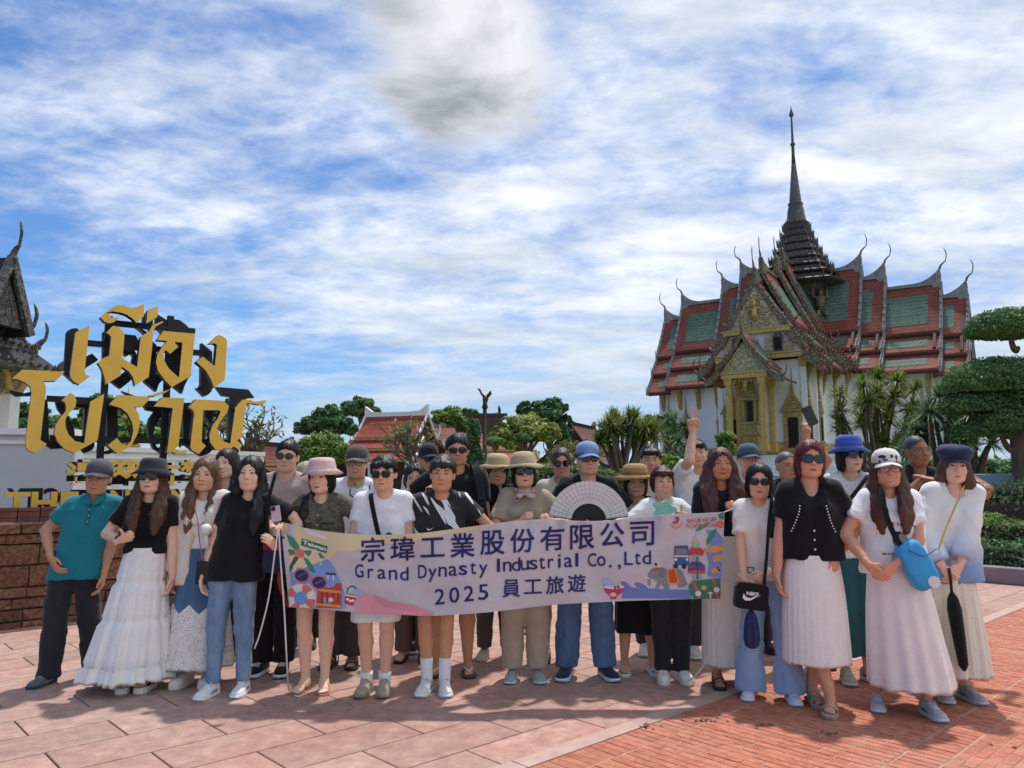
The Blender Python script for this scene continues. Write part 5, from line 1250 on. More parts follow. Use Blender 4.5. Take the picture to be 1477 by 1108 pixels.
# ------------------------------------------------------------------ the figure
def ik(S,T,l1,l2,pole):
    S = np.asarray(S,float); T = np.asarray(T,float); d = T - S; L = np.linalg.norm(d); Lm = (l1 + l2) * 0.999
    if L > Lm: T = S + d * Lm / L; d = T - S; L = Lm
    a = (l1 * l1 - l2 * l2 + L * L) / (2 * L); hgt = math.sqrt(max(l1 * l1 - a * a,0)); u = d / L
    p = np.asarray(pole,float); p = p - u * (p @ u); p /= max(np.linalg.norm(p),1e-9)
    return S + u * a + p * hgt,T
def rotm(yaw=0,nod=0,roll=0):
    return np.array(Euler((nod,roll,yaw),'XYZ').to_matrix())
PEOPLE = {}
def person(label,loc,H=1.65,sex='f',rz=0.0,w=1.0,skin='#c99877',head='f',yaw=0.0,nod=0.0,roll=0.0,hair=('short','#15110f',None),
           hat=None,glasses=None,top=None,bottom=None,shoes=('sneaker','#d8d8d8','#e8e8e8','#f0f0f0'),socks=None,arms=('hang','hang'),stance=0.085,feet=None,toe=8,bust=1.0,lean=0.0,seed=1,lips=None,smile=0):
    """arms = (image-left arm, image-right arm); each 'hang' or dict(p=hand place, pole, f=finger direction, n=palm normal, hand=kind)"""
    s = H; root = thing('person',label,'person',loc,rz)
    sh = (0.112 if sex == 'm' else 0.100) * s; lift = SHOE_LIFT[shoes[0]]
    sk = np.minimum(np.array(hexc(skin)) * 1.22,0.9); rng = np.random.default_rng(seed * 13 + 5); yaw += rng.uniform(-0.13,0.13); roll += rng.uniform(-0.06,0.06); nod += rng.uniform(-0.05,0.04)
    lx = lean * s          # sideways shift of the upper body
    def U(x,y,z): return V3(x + lx * min(1,max(0,(z / s - 0.5) / 0.4)),y,z)
    hipz = 0.505 * s; kneez = 0.280 * s; ankz = 0.045 * s + lift * 0.7
    # ---- legs
    legs = []
    for i,sd in enumerate((-1,1)):
        fx,fy = (sd * stance,0.0) if feet is None else feet[i]
        hip = V3(sd * 0.050 * s,0,hipz); ank = V3(fx,fy + 0.01,ankz)
        kn,_ = ik(hip,ank,(hipz - kneez) * 1.004,(kneez - ankz) * 1.004,(0.12 * sd,-1,0)); legs.append((hip,kn,ank,(fx,fy)))
    # ---- arms
    AR = []
    for i,sd in enumerate((-1,1)):
        S0 = U(sd * (sh - 0.012 * s),0.004 * s,0.812 * s); a = arms[i]
        if a == 'hang': a = dict(p=(sd * (sh + 0.030 * s + (w - 1) * 0.06),-0.025 * s,0.485 * s),pole=(sd * 0.4,1,0),f=(-sd * 0.05,-0.12,-1),n=(-sd,-0.25,0),hand='relax')
        elif a == 'back': a = dict(p=(sd * 0.04,0.14,0.52 * s),pole=(sd,1,0),f=(-sd,0,-0.3),n=(0,1,0),hand='relax')
        el,wr = ik(S0,a['p'],0.172 * s,0.158 * s,a['pole']); AR.append((S0,el,wr,a,sd))
    # ---- skin body (torso a little inside the clothes)
    def torso(v,off,fit=1.0,belly=0.0,k=0.035,lower=True):
        W = w * fit; hipr = 0.064 if sex == 'f' else 0.058
        if lower: v.rc(U(-0.044 * s,0.004 * s,0.520 * s),U(0.044 * s,0.004 * s,0.520 * s),hipr * s * W + off,None,0,1.22)
        v.rc(U(-0.034 * s,0,0.600 * s),U(0.034 * s,0,0.600 * s),(0.054 + belly) * s * W + off,None,k,1.15)
        v.rc(U(-0.045 * s,0,0.700 * s),U(0.045 * s,0,0.700 * s),0.060 * s * W + off,None,k,1.18)
        e = sh - 0.050 * s
        v.rc(U(-e,0.004 * s,0.772 * s),U(e,0.004 * s,0.772 * s),0.048 * s * min(W,1.12) + off,None,k,1.08)
        for sd in (-1,1): v.rc(U(0,0.014 * s,0.842 * s),U(sd * (sh - 0.018 * s),0.006 * s,0.812 * s),0.026 * s + off,0.029 * s + off,0.025)
        if sex == 'f':
            for sd in (-1,1): v.ell(U(sd * 0.040 * s,-0.034 * s * W,0.732 * s),V3(1,1,1) * (0.032 * s * bust * W + off),0.04)
    lo = V3(-0.42,-0.30,0.0); hi = V3(0.42,0.24,0.90 * s)
    for S0,el,wr,a,sd in AR: lo = np.minimum(lo,np.minimum(el,wr) - 0.09); hi = np.maximum(hi,np.maximum(el,wr) + 0.09)
    lo = np.maximum(lo,V3(-9,-9,0.0)); allx = [q for l in legs for q in l[:3]]
    lo[0] = min(lo[0],min(q[0] for q in allx) - 0.1); hi[0] = max(hi[0],max(q[0] for q in allx) + 0.1)
    xs = [q[0] for A in AR for q in A[:3]] + [q[0] for q in allx]; lo[0] = min(xs) - 0.09; hi[0] = max(xs) + 0.09
    ys = [q[1] for A in AR for q in A[:3]] + [q[1] for q in allx]; lo[1] = min(min(ys) - 0.09,-0.16 * w - 0.02,-0.19 if shoes[0] in BARE else -0.1); hi[1] = max(max(ys) + 0.09,0.15)
    v = Vol(lo,hi,0.0178); torso(v,-0.016,0.90)
    nr = (0.030 if sex == 'f' else 0.034) * s * min(w,1.1)
    hbase = U(0,-0.008 * s,0.857 * s); v.rc(U(0,0.014 * s,0.80 * s),hbase + V3(0,0.026,0.02),nr * 1.15,nr,0.02)
    aw = 1 + (w - 1) * 0.7
    for S0,el,wr,a,sd in AR:
        v.rc(S0,el,0.030 * s * aw,0.0235 * s * aw,0.02); v.rc(el,el + (wr - el) * 0.35,0.0235 * s * aw,0.0240 * s * aw,0.012); v.rc(el + (wr - el) * 0.35,wr,0.0240 * s * aw,0.0150 * s,0.012)
    for hip,kn,ank,ft in legs:
        v.rc(hip,kn,(0.050 if bottom and bottom.get('kind') == 'shorts' else 0.040) * s * aw,0.0325 * s * aw,0.025); cm = kn + (ank - kn) * 0.30 + V3(0,0.016,0); v.ell(kn + V3(0,-0.017 * s,0.004),V3(0.021,0.018,0.026) * s,0.012)
        v.rc(kn,cm,0.0315 * s * aw,0.0335 * s * aw,0.02); v.rc(cm,ank,0.0335 * s * aw,0.0200 * s,0.02)
    V,Q = v.net(2)
    parts_V = [V]; parts_Q = [Q]; cols = [np.tile(sk,(len(V),1))]
    def put(Vx,Qx,c):
        b = sum(len(q) for q in parts_V); parts_V.append(Vx); parts_Q.append(Qx + b); cols.append(c)
    # hands
    hs = s / 1.68 * (1.0 if sex == 'm' else 0.93); grips = []
    for S0,el,wr,a,sd in AR:
        f,n = frame(a['f'],a['n']); t = f.cross(n) if sd < 0 else n.cross(f)   # image-left arm is the right hand
        M = np.array([f,t,n]) * hs * 1.0; HV,HQ = HANDS[a.get('hand','relax')]
        P = HV @ M + wr
        if sd > 0: HQ = HQ[:,::-1]
        put(P,HQ,np.tile(sk * V3(1.02,0.97,0.95),(len(P),1))); grips.append(Vector(wr) + f * 0.085 * hs + n * 0.03)
    # bare feet
    if shoes[0] in BARE:
        for (hip,kn,ank,(fx,fy)),sd in zip(legs,(-1,1)):
            q = Vol((-0.06,-0.20,-0.005),(0.06,0.09,0.17),0.0078); a_ = 0.010
            q.rc((0,0.036,0.028),(0,-0.02,0.032),0.029,0.032,0); q.rc((0,-0.02,0.036),(0.004,-0.105,0.016),0.034,0.028,0.02); q.rc((-0.02,-0.105,0.014),(0.022,-0.10,0.014),0.018,None,0.02)
            q.rc((0,0.012,0.035),(0,0.016,0.16),0.031,0.030,0.025)
            for j,(tx,ty,tr) in enumerate(((-0.026 * sd,-0.160,0.0125),(-0.008 * sd,-0.163,0.0095),(0.008 * sd,-0.156,0.009),(0.021 * sd,-0.146,0.0085),(0.032 * sd,-0.132,0.008))):
                q.rc((tx * 0.8,-0.10,0.014),(tx,ty,0.010),tr,tr,0.003)
            q.plane((0,0,0.001),(0,0,-1)); FV,FQ = q.net(1)
            an = math.radians(toe) * sd; c_,s_ = math.cos(an),math.sin(an); X = FV[:,0] * c_ - FV[:,1] * s_; Y = FV[:,0] * s_ + FV[:,1] * c_
            P = np.stack([X + fx,Y + fy,FV[:,2] + lift + 0.001],1); put(P,FQ,np.tile(sk,(len(P),1)))
    # head
    hk = s * 0.145 / 0.225 if head != 'k' else s * 0.149 / 0.225; hk = min(hk,1.07)
    RM = rotm(yaw,nod,roll)
    HV,HQ,mk,patches = HEADS[head]
    hs_ = hk * np.array([rng.uniform(0.94,1.06),rng.uniform(0.97,1.03),rng.uniform(0.96,1.04)])
    def hx(P): return (np.asarray(P) * hs_) @ RM.T + hbase
    c = np.tile(sk,(len(HV),1)); hcol = np.array(hexc(hair[1])) if hair else V3(0.02,0.015,0.012)
    lipc = np.array(hexc(lips)) if lips else sk * V3(0.86,0.52,0.50)
    bl_ = lambda c,m,k,a: c * (1 - (m * a)[:,None]) + np.asarray(k) * (m * a)[:,None]
    c = bl_(c,mk['cheek'],sk * V3(1.03,0.86,0.82),0.5); c = bl_(c,mk['lip'],lipc,0.85); c = bl_(c,mk['mouth'],lipc * 0.35,0.8)
    c = bl_(c,mk['brow'],np.minimum(hcol + 0.01,0.06),0.85 if sex == 'm' else 0.7); c = bl_(c,mk['eye'],V3(0.018,0.012,0.010),0.92); c = bl_(c,mk['white'],V3(0.55,0.50,0.47),0.55); c = bl_(c,mk['nos'],sk * 0.25,0.7)
    put(hx(HV),HQ,c)
    tones = dict(white=V3(0.50,0.46,0.43),lash=V3(0.012,0.009,0.008),iris=V3(0.012,0.008,0.006),brow=np.minimum(hcol * 1.2 + 0.012,0.10),lip=lipc,mouth=lipc * 0.25,teeth=V3(0.62,0.58,0.53))
    for PV,PQ,tn in patches[smile]: put(hx(PV),PQ,np.tile(tones[tn],(len(PV),1)))
    me = mesh_np('body',np.concatenate(parts_V),np.concatenate(parts_Q),True,np.concatenate(cols)); body = link('body',me,M_skin,root)
    info = dict(root=root,body=body,grips=grips,wr=[a[2] for a in AR],hx=hx,hk=hk,s=s,U=U,legs=legs,AR=AR)
    # hair, hat, glasses
    def head_obj(name,mb_or,m,parent=root):
        if isinstance(mb_or,tuple): P,F = mb_or; me = mesh_np(name,hx(P),F)
        else:
            me = mb_or.mesh(name); P = np.array([tuple(q.co) for q in me.vertices]); me.vertices.foreach_set('co',hx(P).astype(np.float32).ravel()); me.update()
        return link(name,me,m,parent)
    if hair:
        HA,HB = make_hair(hair[0],seed,hair[2] if len(hair) > 2 else None)
        if hair[0] != 'buzz': SV,SF = hair_strands(HA,HB,hair[0],seed); HB = np.concatenate([HB,SF + len(HA)]); HA = np.concatenate([HA,SV])
        head_obj('hair',(HA,HB),hair_mat('hair_' + hair[1].strip('#') + (hair[3].strip('#') if len(hair) > 3 else ''),hair[1],hair[3] if len(hair) > 3 else None))
    if hat:
        kind,c1,c2 = hat[:3]; ms = (cloth('hat_' + str(c1) if not hasattr(c1,'name') else 'x',c1,weave=180) if not hasattr(c1,'name') else c1,cloth('hat_' + c2,c2,weave=180))
        ho = None
        for nm,b,ci in hat_parts(kind,seed):
            o = head_obj(nm,b,ms[ci],ho or root); ho = ho or o
        info['hat'] = ho
    if glasses:
        kind,lens = glasses[:2]; fr,L = glasses_parts(kind); go = head_obj('glasses',fr,M_frame_brown if len(glasses) > 2 else M_frame_dark)
        for le in L: head_obj('lens',le,M_lens_dark if lens == 'dark' else M_lens_clear,go)
    # ---- top
    if top:
        tp = dict(kind='tee',c=None,hem=0.50,sleeve=0.55,off=0.010,loose=0.0,fit=1.0,neck=0.062,neckz=0.845,ny=-0.03,amp=0.0052,belly=0.004,flare=0.012,vneck=0.0,name='shirt'); tp.update(top)
        slo = V3(-0.5,-0.3,tp['hem'] * s - 0.03); shi = V3(0.5,0.3,0.885 * s)
        pts = []
        for S0,el,wr,a,sd in AR:
            sl = tp['sleeve']
            if sl > 0: pts += [S0,S0 + (el - S0) * min(1,sl)] + ([el + (wr - el) * min(1,sl - 1)] if sl > 1 else [])
        px = [q[0] for q in pts] + [-0.2 * w,0.2 * w]; py = [q[1] for q in pts] + [-0.15 * w - tp['loose'] * .5,0.13 * w]; pz = [q[2] for q in pts] + [tp['hem'] * s,0.86 * s]
        m_ = 0.075; q = Vol((min(px) - m_,min(py) - m_,min(pz) - m_),(max(px) + m_,max(py) + m_,max(pz) + 0.05),0.0136)
        torso(q,tp['off'],tp['fit'],tp['belly'],0.04)
        if tp['loose']:
            q.rc(U(-0.04 * s,0,0.70 * s),U(-0.045 * s,0,tp['hem'] * s - 0.05),0.060 * s * w + tp['off'],0.066 * s * w + tp['loose'],0.03,1.15); q.rc(U(0.04 * s,0,0.70 * s),U(0.045 * s,0,tp['hem'] * s - 0.05),0.060 * s * w + tp['off'],0.066 * s * w + tp['loose'],0.03,1.15)
        # cut the trunk before the sleeves join, so that a hanging sleeve may pass the hem
        q.plane((0,0,tp['hem'] * s),(0,0,-1))
        for S0,el,wr,a,sd in AR:
            sl = tp['sleeve']
            if sl <= 0: continue
            r0 = 0.0305 * s * aw + tp['off']; d = (el - S0) / np.linalg.norm(el - S0); st = S0 + V3(-sd * 0.012,0,0.002)
            if sl <= 1:
                E_ = S0 + (el - S0) * sl; q.rc(st,S0 + (el - S0) * (sl + 0.25),r0,0.0270 * s * aw + tp['off'] * 0.8 + tp['flare'],0.022,1.0,[(E_,d)])
            else:
                q.rc(st,el,r0,0.0245 * s * aw + tp['off'] + tp['flare'] * 0.4,0.03); d2 = (wr - el) / np.linalg.norm(wr - el); E_ = el + (wr - el) * min(0.985,sl - 1)
                q.rc(el,wr + d2 * 0.03,0.0245 * s * aw + tp['off'] + tp['flare'] * 0.6,0.017 * s + tp['off'] + tp['flare'] * 0.4,0.012,1.0,[(E_,d2)])
        nk = U(0,tp['ny'],tp['neckz'] * s)
        if tp['vneck']: 
            for i in range(5):
                t_ = i / 4; q.ell(U(0,-0.075 * s * w * t_ - 0.01,(tp['neckz'] - tp['vneck'] * t_) * s),V3(1,1.0,1) * (tp['neck'] * (1 - 0.75 * t_)),0.004,True)
        else: q.ell(nk,V3(tp['neck'],tp['neck'] * 0.95,tp['neck'] * 0.80),0.004,True)
        q.ell(nk + V3(0,0.02,0.04),V3(1,1,1.2) * tp['neck'] * 0.86,0.004,True)
        if tp['kind'] == 'open':      # open jacket: front slit
            q.ell(U(0,-0.15,0.62 * s),V3(0.058,0.12,0.50),0.01,True)
        fa = folds(seed,tp['amp'] * 0.8,13,1.3); fb = folds(seed + 50,tp['amp'] * 0.35,40,1.0); crease = folds(seed + 80,1.0,24,1.3)
        q.wrinkle(lambda x,y,z: fa(x,y,z) + fb(x,y,z) - tp['amp'] * 1.1 * np.maximum(0,1 - np.abs(crease(x,y,z)) * 2.4))
        TV,TQ = q.net(1); tm = mesh_np(tp['name'],TV,TQ)
        mt = tp['c'] if hasattr(tp['c'],'name') else cloth('cloth_' + tp['c'].strip('#'),tp['c']); to = link(tp['name'],tm,mt,root); info['top'] = to
        if tp.get('collar'):
            cm = MB(); n_ = 20
            for half in (-1,1):
                Vc = []
                for k in range(n_):
                    a = half * (0.16 + (math.pi - 0.16) * k / (n_ - 1)); rr = tp['neck'] * 0.93
                    c_ = nk + V3(0,0.022,0.004); fr_ = max(0,math.cos(a))
                    Vc += [tuple(c_ + V3(rr * math.sin(a),-rr * 1.0 * math.cos(a),0.030 - 0.040 * fr_)),tuple(c_ + V3(rr * 1.14 * math.sin(a),-rr * 1.14 * math.cos(a),0.034 - 0.042 * fr_)),tuple(c_ + V3(rr * 1.42 * math.sin(a),-rr * 1.40 * math.cos(a),-0.004 - 0.062 * fr_))]
                F_ = [(k * 3 + j,(k + 1) * 3 + j,(k + 1) * 3 + j + 1,k * 3 + j + 1) for k in range(n_ - 1) for j in range(2)]
                cm.add(Vc,F_ if half > 0 else [tuple(reversed(f)) for f in F_],True)
            cc = tp['collar']; link('collar',cm.mesh('collar'),cc if hasattr(cc,'name') else cloth('cloth_' + cc.strip('#'),cc),to)
        if tp.get('under'):
            uc = tp['under']; q = Vol((-0.2 * w - .05,-0.22,0.50 * s),(0.2 * w + .05,0.2,0.86 * s),0.0112); torso(q,0.010,1.0); q.plane((0,0,0.53 * s),(0,0,-1)); q.ell(U(0,-0.04,0.842 * s),(0.07,0.07,0.06),0.004,True)
            UV,UQ = q.net(1); uo = link('undershirt',mesh_np('undershirt',UV,UQ),uc if hasattr(uc,'name') else cloth('cloth_' + uc.strip('#'),uc),root); info['under'] = uo
    # ---- bottoms
    if bottom:
        bt = dict(kind='trousers',c=None,waist=0.60,hem=0.05,thigh=1.0,knee=1.0,cuff=1.0,off=0.012,amp=0.004); bt.update(bottom)
        mt = bt['c'] if hasattr(bt['c'],'name') else cloth('cloth_' + bt['c'].strip('#'),bt['c'])
        if bt['kind'] in ('trousers','shorts'):
            fxs = [l[2][0] for l in legs] + [-0.17 * w,0.17 * w]; fys = [l[2][1] for l in legs] + [-0.11 * w,0.12 * w]; wide = 0.09 * max(bt['cuff'],1) * 0.6
            q = Vol((min(fxs) - 0.07 - wide,min(fys) - 0.09 - wide,max(0.004,bt['hem'] * s - 0.04)),(max(fxs) + 0.07 + wide,max(fys) + 0.09 + wide,bt['waist'] * s + 0.03),0.0150)
            o_ = bt['off']; hipr = (0.064 if sex == 'f' else 0.060) * s * w
            q.rc(U(-0.043 * s,0.004 * s,0.525 * s),U(0.043 * s,0.004 * s,0.525 * s),hipr + o_,None,0,1.2); q.rc((-0.035 * s,0,0.60 * s),(0.035 * s,0,0.60 * s),0.056 * s * w + o_,None,0.03,1.15)
            for hip,kn,ank,ft in legs:
                q.rc(hip,kn,0.050 * s * aw * bt['thigh'] + o_,0.036 * s * bt['knee'] * aw + o_,0.022); cm_ = kn + (ank - kn) * 0.3 + V3(0,0.008,0)
                q.rc(kn,cm_,0.036 * s * bt['knee'] * aw + o_,(0.036 * bt['knee'] * 0.7 + 0.034 * bt['cuff'] * 0.3) * s * aw + o_,0.02); q.rc(cm_,V3(ank[0],ank[1] - 0.01,0.0),(0.036 * bt['knee'] * 0.7 + 0.034 * bt['cuff'] * 0.3) * s * aw + o_,0.031 * s * bt['cuff'] + o_,0.015)
            q.plane((0,0,bt['hem'] * s),(0,0,-1)); q.plane((0,0,bt['waist'] * s),(0,0,1))
            fa = folds(seed + 7,bt['amp'] * 0.8,14,1.6); fb = folds(seed + 9,bt['amp'] * 0.6,40,1.5); crease = folds(seed + 81,1.0,20,1.8); q.wrinkle(lambda x,y,z: fa(x,y,z) + fb(x,y,z) - bt['amp'] * np.maximum(0,1 - np.abs(crease(x,y,z)) * 2.4))
            BV,BQ = q.net(1); bo = link('shorts' if bt['kind'] == 'shorts' else 'trousers',mesh_np('trousers',BV,BQ),mt,root)
        else:
            n_ = 96; m_ = 40; r2 = np.random.default_rng(seed + 3); ph = r2.uniform(0,6.28,4); Vs = []
            zt,zb = bt['waist'] * s,bt['hem'] * s; pl = bt.get('pleats',9); pa = bt.get('pamp',0.10); rb = bt.get('rhem',0.30); ex = bt.get('shift',(0,0)); tiers = bt.get('tiers',[])
            for i in range(m_):
                t = i / (m_ - 1); z = zt + (zb - zt) * t; hipf = 1 - math.exp(-t * 4.5)
                rx0 = 0.084 * s * w; rx1 = (0.108 * s * w); rx = rx0 + (rx1 - rx0) * hipf + (rb - rx1) * max(0,t - 0.18) / 0.82 * (t ** 0.25); ry = rx * (0.74 + 0.16 * t) 
                tr = sum(0.010 for q_ in tiers if t > q_) - sum(0.012 for q_ in tiers if abs(t - q_) < 0.03); am = pa * (0.04 + t ** 0.8); fl = 0.03 if tiers and t > 0.93 else 0
                for k in range(n_):
                    a = 2 * math.pi * k / n_; wv = math.sin(pl * a + ph[0] + 2.2 * math.sin(2 * a + ph[1]) + 0.5 * math.sin(3 * t + a)) * 0.6 * (0.65 + 0.5 * math.sin(a * 1.0 + ph[2])) + 0.4 * math.sin((pl * 2 - 1) * a + ph[2] + 0.8 * math.sin(3 * a)) + (0.35 * math.sin(31 * a + ph[3] + t * 2) if bt.get('crinkle') else 0)
                    f_ = 1 + am * wv + fl * math.sin(24 * a)
                    Vs.append(((rx + tr) * f_ * math.sin(a) + U(0,0,z)[0] + ex[0] * t,-(ry + tr) * f_ * math.cos(a) + 0.004 + ex[1] * t,z + (0.006 * math.sin(5 * a + ph[1]) if i == m_ - 1 else 0)))
            Fs = [(i * n_ + k,(i + 1) * n_ + k,(i + 1) * n_ + (k + 1) % n_,i * n_ + (k + 1) % n_) for i in range(m_ - 1) for k in range(n_)]
            # turned hem and inner lining
            b0 = len(Vs); 
            for q_ in range(2):
                for k in range(n_):
                    x,y,z = Vs[(m_ - 1) * n_ + k]; Vs.append((x * (0.985 - 0.05 * q_),y * (0.985 - 0.05 * q_),z + 0.006 + 0.10 * q_))
            Fs += [((m_ - 1) * n_ + k,b0 + k,b0 + (k + 1) % n_,(m_ - 1) * n_ + (k + 1) % n_) for k in range(n_)] + [(b0 + k,b0 + n_ + k,b0 + n_ + (k + 1) % n_,b0 + (k + 1) % n_) for k in range(n_)]
            mb = MB(); mb.add(Vs,Fs,True); bo = mb.build('skirt',mt,root)
        info['bottom'] = bo
    # ---- shoes and socks
    kind = shoes[0]; sm = [c if hasattr(c,'name') else cloth('shoe_' + c.strip('#'),c,0.7,120) for c in shoes[1:]]
    while len(sm) < 3: sm.append(sm[-1])
    if len(sm) < 4: cc = np.array(hexc(shoes[1])) if isinstance(shoes[1],str) else V3(.3,.3,.3); sm.append(cloth('trim_%d' % int(cc.sum() * 100),tuple(cc * 0.30 if cc.sum() > 0.6 else cc * 2.2 + 0.03),0.6))
    fs = s / 1.66 * (1.03 if sex == 'm' else 0.96)
    for (hip,kn,ank,(fx,fy)),sd in zip(legs,(-1,1)):
        so = None
        for nm,me_,ci in shoe_parts(kind):
            if so is None:
                so = bpy.data.objects.new('shoe' if kind not in BARE else 'sandal',me_); COL.objects.link(so); so.parent = root; so.location = (fx,fy,0); so.rotation_euler = (0,0,math.radians(toe) * sd); so.scale = (fs,fs,fs)
                o = so
            else:
                o = bpy.data.objects.new(nm,me_); COL.objects.link(o); o.parent = so
            if not me_.materials: me_.materials.append(sm[ci])
            o.material_slots[0].link = 'OBJECT'; o.material_slots[0].material = sm[ci]
        if socks:
            sc_,top_ = socks; q = MB(); a0 = V3(ank[0],ank[1],lift + 0.03); a1 = ank + (kn - ank) * max(0.02,(top_ * s - ank[2]) / (kn[2] - ank[2])); P_ = [a0 + (a1 - a0) * t for t in np.linspace(0,1,6)]
            q.tube(P_,[0.0245 * s + 0.0035 * t for t in np.linspace(0,1.6,6)],14); q.build('sock',cloth('sock_' + sc_.strip('#'),sc_),root)
    PEOPLE[label] = info; return info
# ================================================================== the group
def spot(tx,ty,hx_,top,hat=None,Y=None):
    """ankle place and body height from where the toes and the crown stand in the picture"""
    g0 = G(tx,ty); y = Y if Y is not None else g0.y + 0.15
    x = (tx - 738.5) / FPX * (y * math.cos(PITCH) - CAM_H * math.sin(PITCH))
    x = At(tx,ty,y).x if Y is None else At(tx,690,y).x
    t = At(hx_,top,y); k = {None: 1.020,'cap': 1.028,'bucket': 1.030,'sunhat': 1.040,'newsboy': 1.028,'bald': 1.008}[hat]
    return (x,y,0.0),t.z / k,(At(hx_,top + 40,y).x - x) 
def hp(loc,px,py,dy,rz=0.0):
    w = At(px,py,loc[1] + dy) - Vector(loc); return tuple(Matrix.Rotation(-rz,3,'Z') @ w)
def arm(loc,px,py,dy,pole,f,n,hand='relax',rz=0.0):
    return dict(p=hp(loc,px,py,dy,rz),pole=pole,f=f,n=n,hand=hand)
SK_F = '#d3a78c'; SK_M = '#c1906f'; SK_T = '#a9754f'; SK_L = '#dcb59d'; SK_D = '#946444'
BLK = '#17110f'
# ---- patterned cloth
def camo_mat():
    t = NT('olive_print'); v = t.coord('Object'); n = t.noise(v,22,3,0.6,0.6); n2 = t.noise(v,34,2,0.5,1.2)
    c = t.ramp(n,[(0.40,hexc('#4b4a3c')),(0.52,hexc('#67645080'[:7])),(0.62,hexc('#57564a'))])
    c = t.mix(t.ramp(n2,[(0.64,(0,0,0)),(0.66,(1,1,1))]),c,hexc('#8d6a4a')); c = t.mix(t.ramp(n2,[(0.30,(1,1,1)),(0.32,(0,0,0))]),c,hexc('#70828a'))
    t.col(c); t.set(rough=0.85,sheen=0.1); t.bump(t.noise(v,16,4,0.6,0.8),0.25,0.012); return t.m
def slash_mat():
    t = NT('black_slash_print'); v = t.coord('Object',(1,1,1),(0,R(34),0)); mp = t.node('ShaderNodeMapping'); mp.inputs['Scale'].default_value = (11,2,1.5); t.link(v,mp.inputs[0])
    n = t.noise(mp.outputs[0],2.6,1,0.4,0.1); m = t.ramp(n,[(0.60,(0,0,0)),(0.615,(1,1,1))])
    t.col(t.mix(m,(0.012,0.012,0.013),(0.78,0.78,0.78))); t.set(rough=0.75,sheen=0.1); t.bump(t.noise(t.coord('Object'),16,4,0.6,0.8),0.2,0.012); return t.m
def ombre_mat():
    t = NT('ombre_blouse'); v = t.coord('Object'); s_ = t.node('ShaderNodeSeparateXYZ'); t.link(v,s_.inputs[0])
    n = t.math('ADD',s_.outputs[2],t.math('MULTIPLY',t.noise(v,6,3),0.10))
    c = t.ramp(t.math('SUBTRACT',n,0.60),[(0.22,hexc('#6f8fc4')),(0.38,hexc('#8fa9d2')),(0.56,hexc('#dfe2e8')),(0.7,hexc('#eceae8'))]); t.col(c); t.set(rough=0.8,sheen=0.2)
    t.bump(t.noise(t.coord('Object',(1,1,0.25)),30,4,0.6,0.6),0.35,0.012); return t.m
def grid_mat():
    t = NT('white_plaid'); v = t.coord('Object'); s_ = t.node('ShaderNodeSeparateXYZ'); t.link(v,s_.inputs[0])
    def ln(o): return t.math('GREATER_THAN',t.math('FRACT',t.math('MULTIPLY',o,28.0)),0.86)
    m = t.math('MAXIMUM',ln(s_.outputs[0]),ln(s_.outputs[2])); t.col(t.mix(t.math('MULTIPLY',m,0.5),hexc('#e3e2de'),hexc('#b9b7b2'))); t.set(rough=0.9); t.bump(t.noise(v,16,4,0.6,0.8),0.25,0.012); return t.m
def lace_mat():
    """denim yoke above a zig-zag edge, white lace below"""
    t = NT('denim_and_lace'); v = t.coord('Object'); s_ = t.node('ShaderNodeSeparateXYZ'); t.link(v,s_.inputs[0])
    zz = t.math('PINGPONG',t.math('MULTIPLY',t.math('ADD',s_.outputs[0],1.0),1.0),0.075)
    edge = t.math('ADD',t.math('MULTIPLY',zz,0.9),0.535); up = t.math('GREATER_THAN',s_.outputs[2],edge)
    vo = t.node('ShaderNodeTexVoronoi'); vo.feature = 'DISTANCE_TO_EDGE'; vo.inputs['Scale'].default_value = 62; t.link(t.mix(0.35,v,t.node('ShaderNodeTexNoise').outputs[1]) if False else v,vo.inputs['Vector'])
    lc = t.ramp(vo.outputs['Distance'],[(0.05,hexc('#f4f1ec')),(0.16,hexc('#ded6cd')),(0.34,hexc('#b89c8c'))])
    lc = t.mix(t.ramp(t.noise(v,16,3,0.6,1.0),[(0.46,(0,0,0)),(0.54,(1,1,1))]),lc,hexc('#efece6'))
    dn = t.ramp(t.noise(t.coord('Object',(1,1,0.25)),12,6,0.65),[(0.3,hexc('#3f5f80')),(0.7,hexc('#5d80a4'))])
    t.col(t.mix(up,lc,dn)); t.set(rough=0.88); t.bump(vo.outputs['Distance'],0.4,0.004); return t.m
def straw(name,c):
    if name in MATS: return MATS[name]
    t = NT(name); w = t.node('ShaderNodeTexWave'); w.bands_direction = 'Z'; w.inputs['Scale'].default_value = 95; w.inputs['Distortion'].default_value = 1.0; v = t.coord('Object'); t.link(v,w.inputs['Vector'])
    c = hexc(c); n = t.noise(v,120,3)
    t.col(t.mix(0.4,t.ramp(w.outputs[0],[(0.2,tuple(x * 0.72 for x in c)),(0.8,c)]),t.ramp(n,[(0.3,tuple(x * 0.8 for x in c)),(0.7,c)]))); t.set(rough=0.85); t.bump(t.math('ADD',w.outputs[0],n),0.4,0.004); MATS[name] = t.m; return t.m
DEN_L = denim('light_denim','#7f9bbd','#a9c0dc'); DEN_M = denim('mid_denim','#4c6485','#7189ad'); DEN_G = denim('grey_blue_denim','#5f7592','#8ba0bb')
PPL = {}
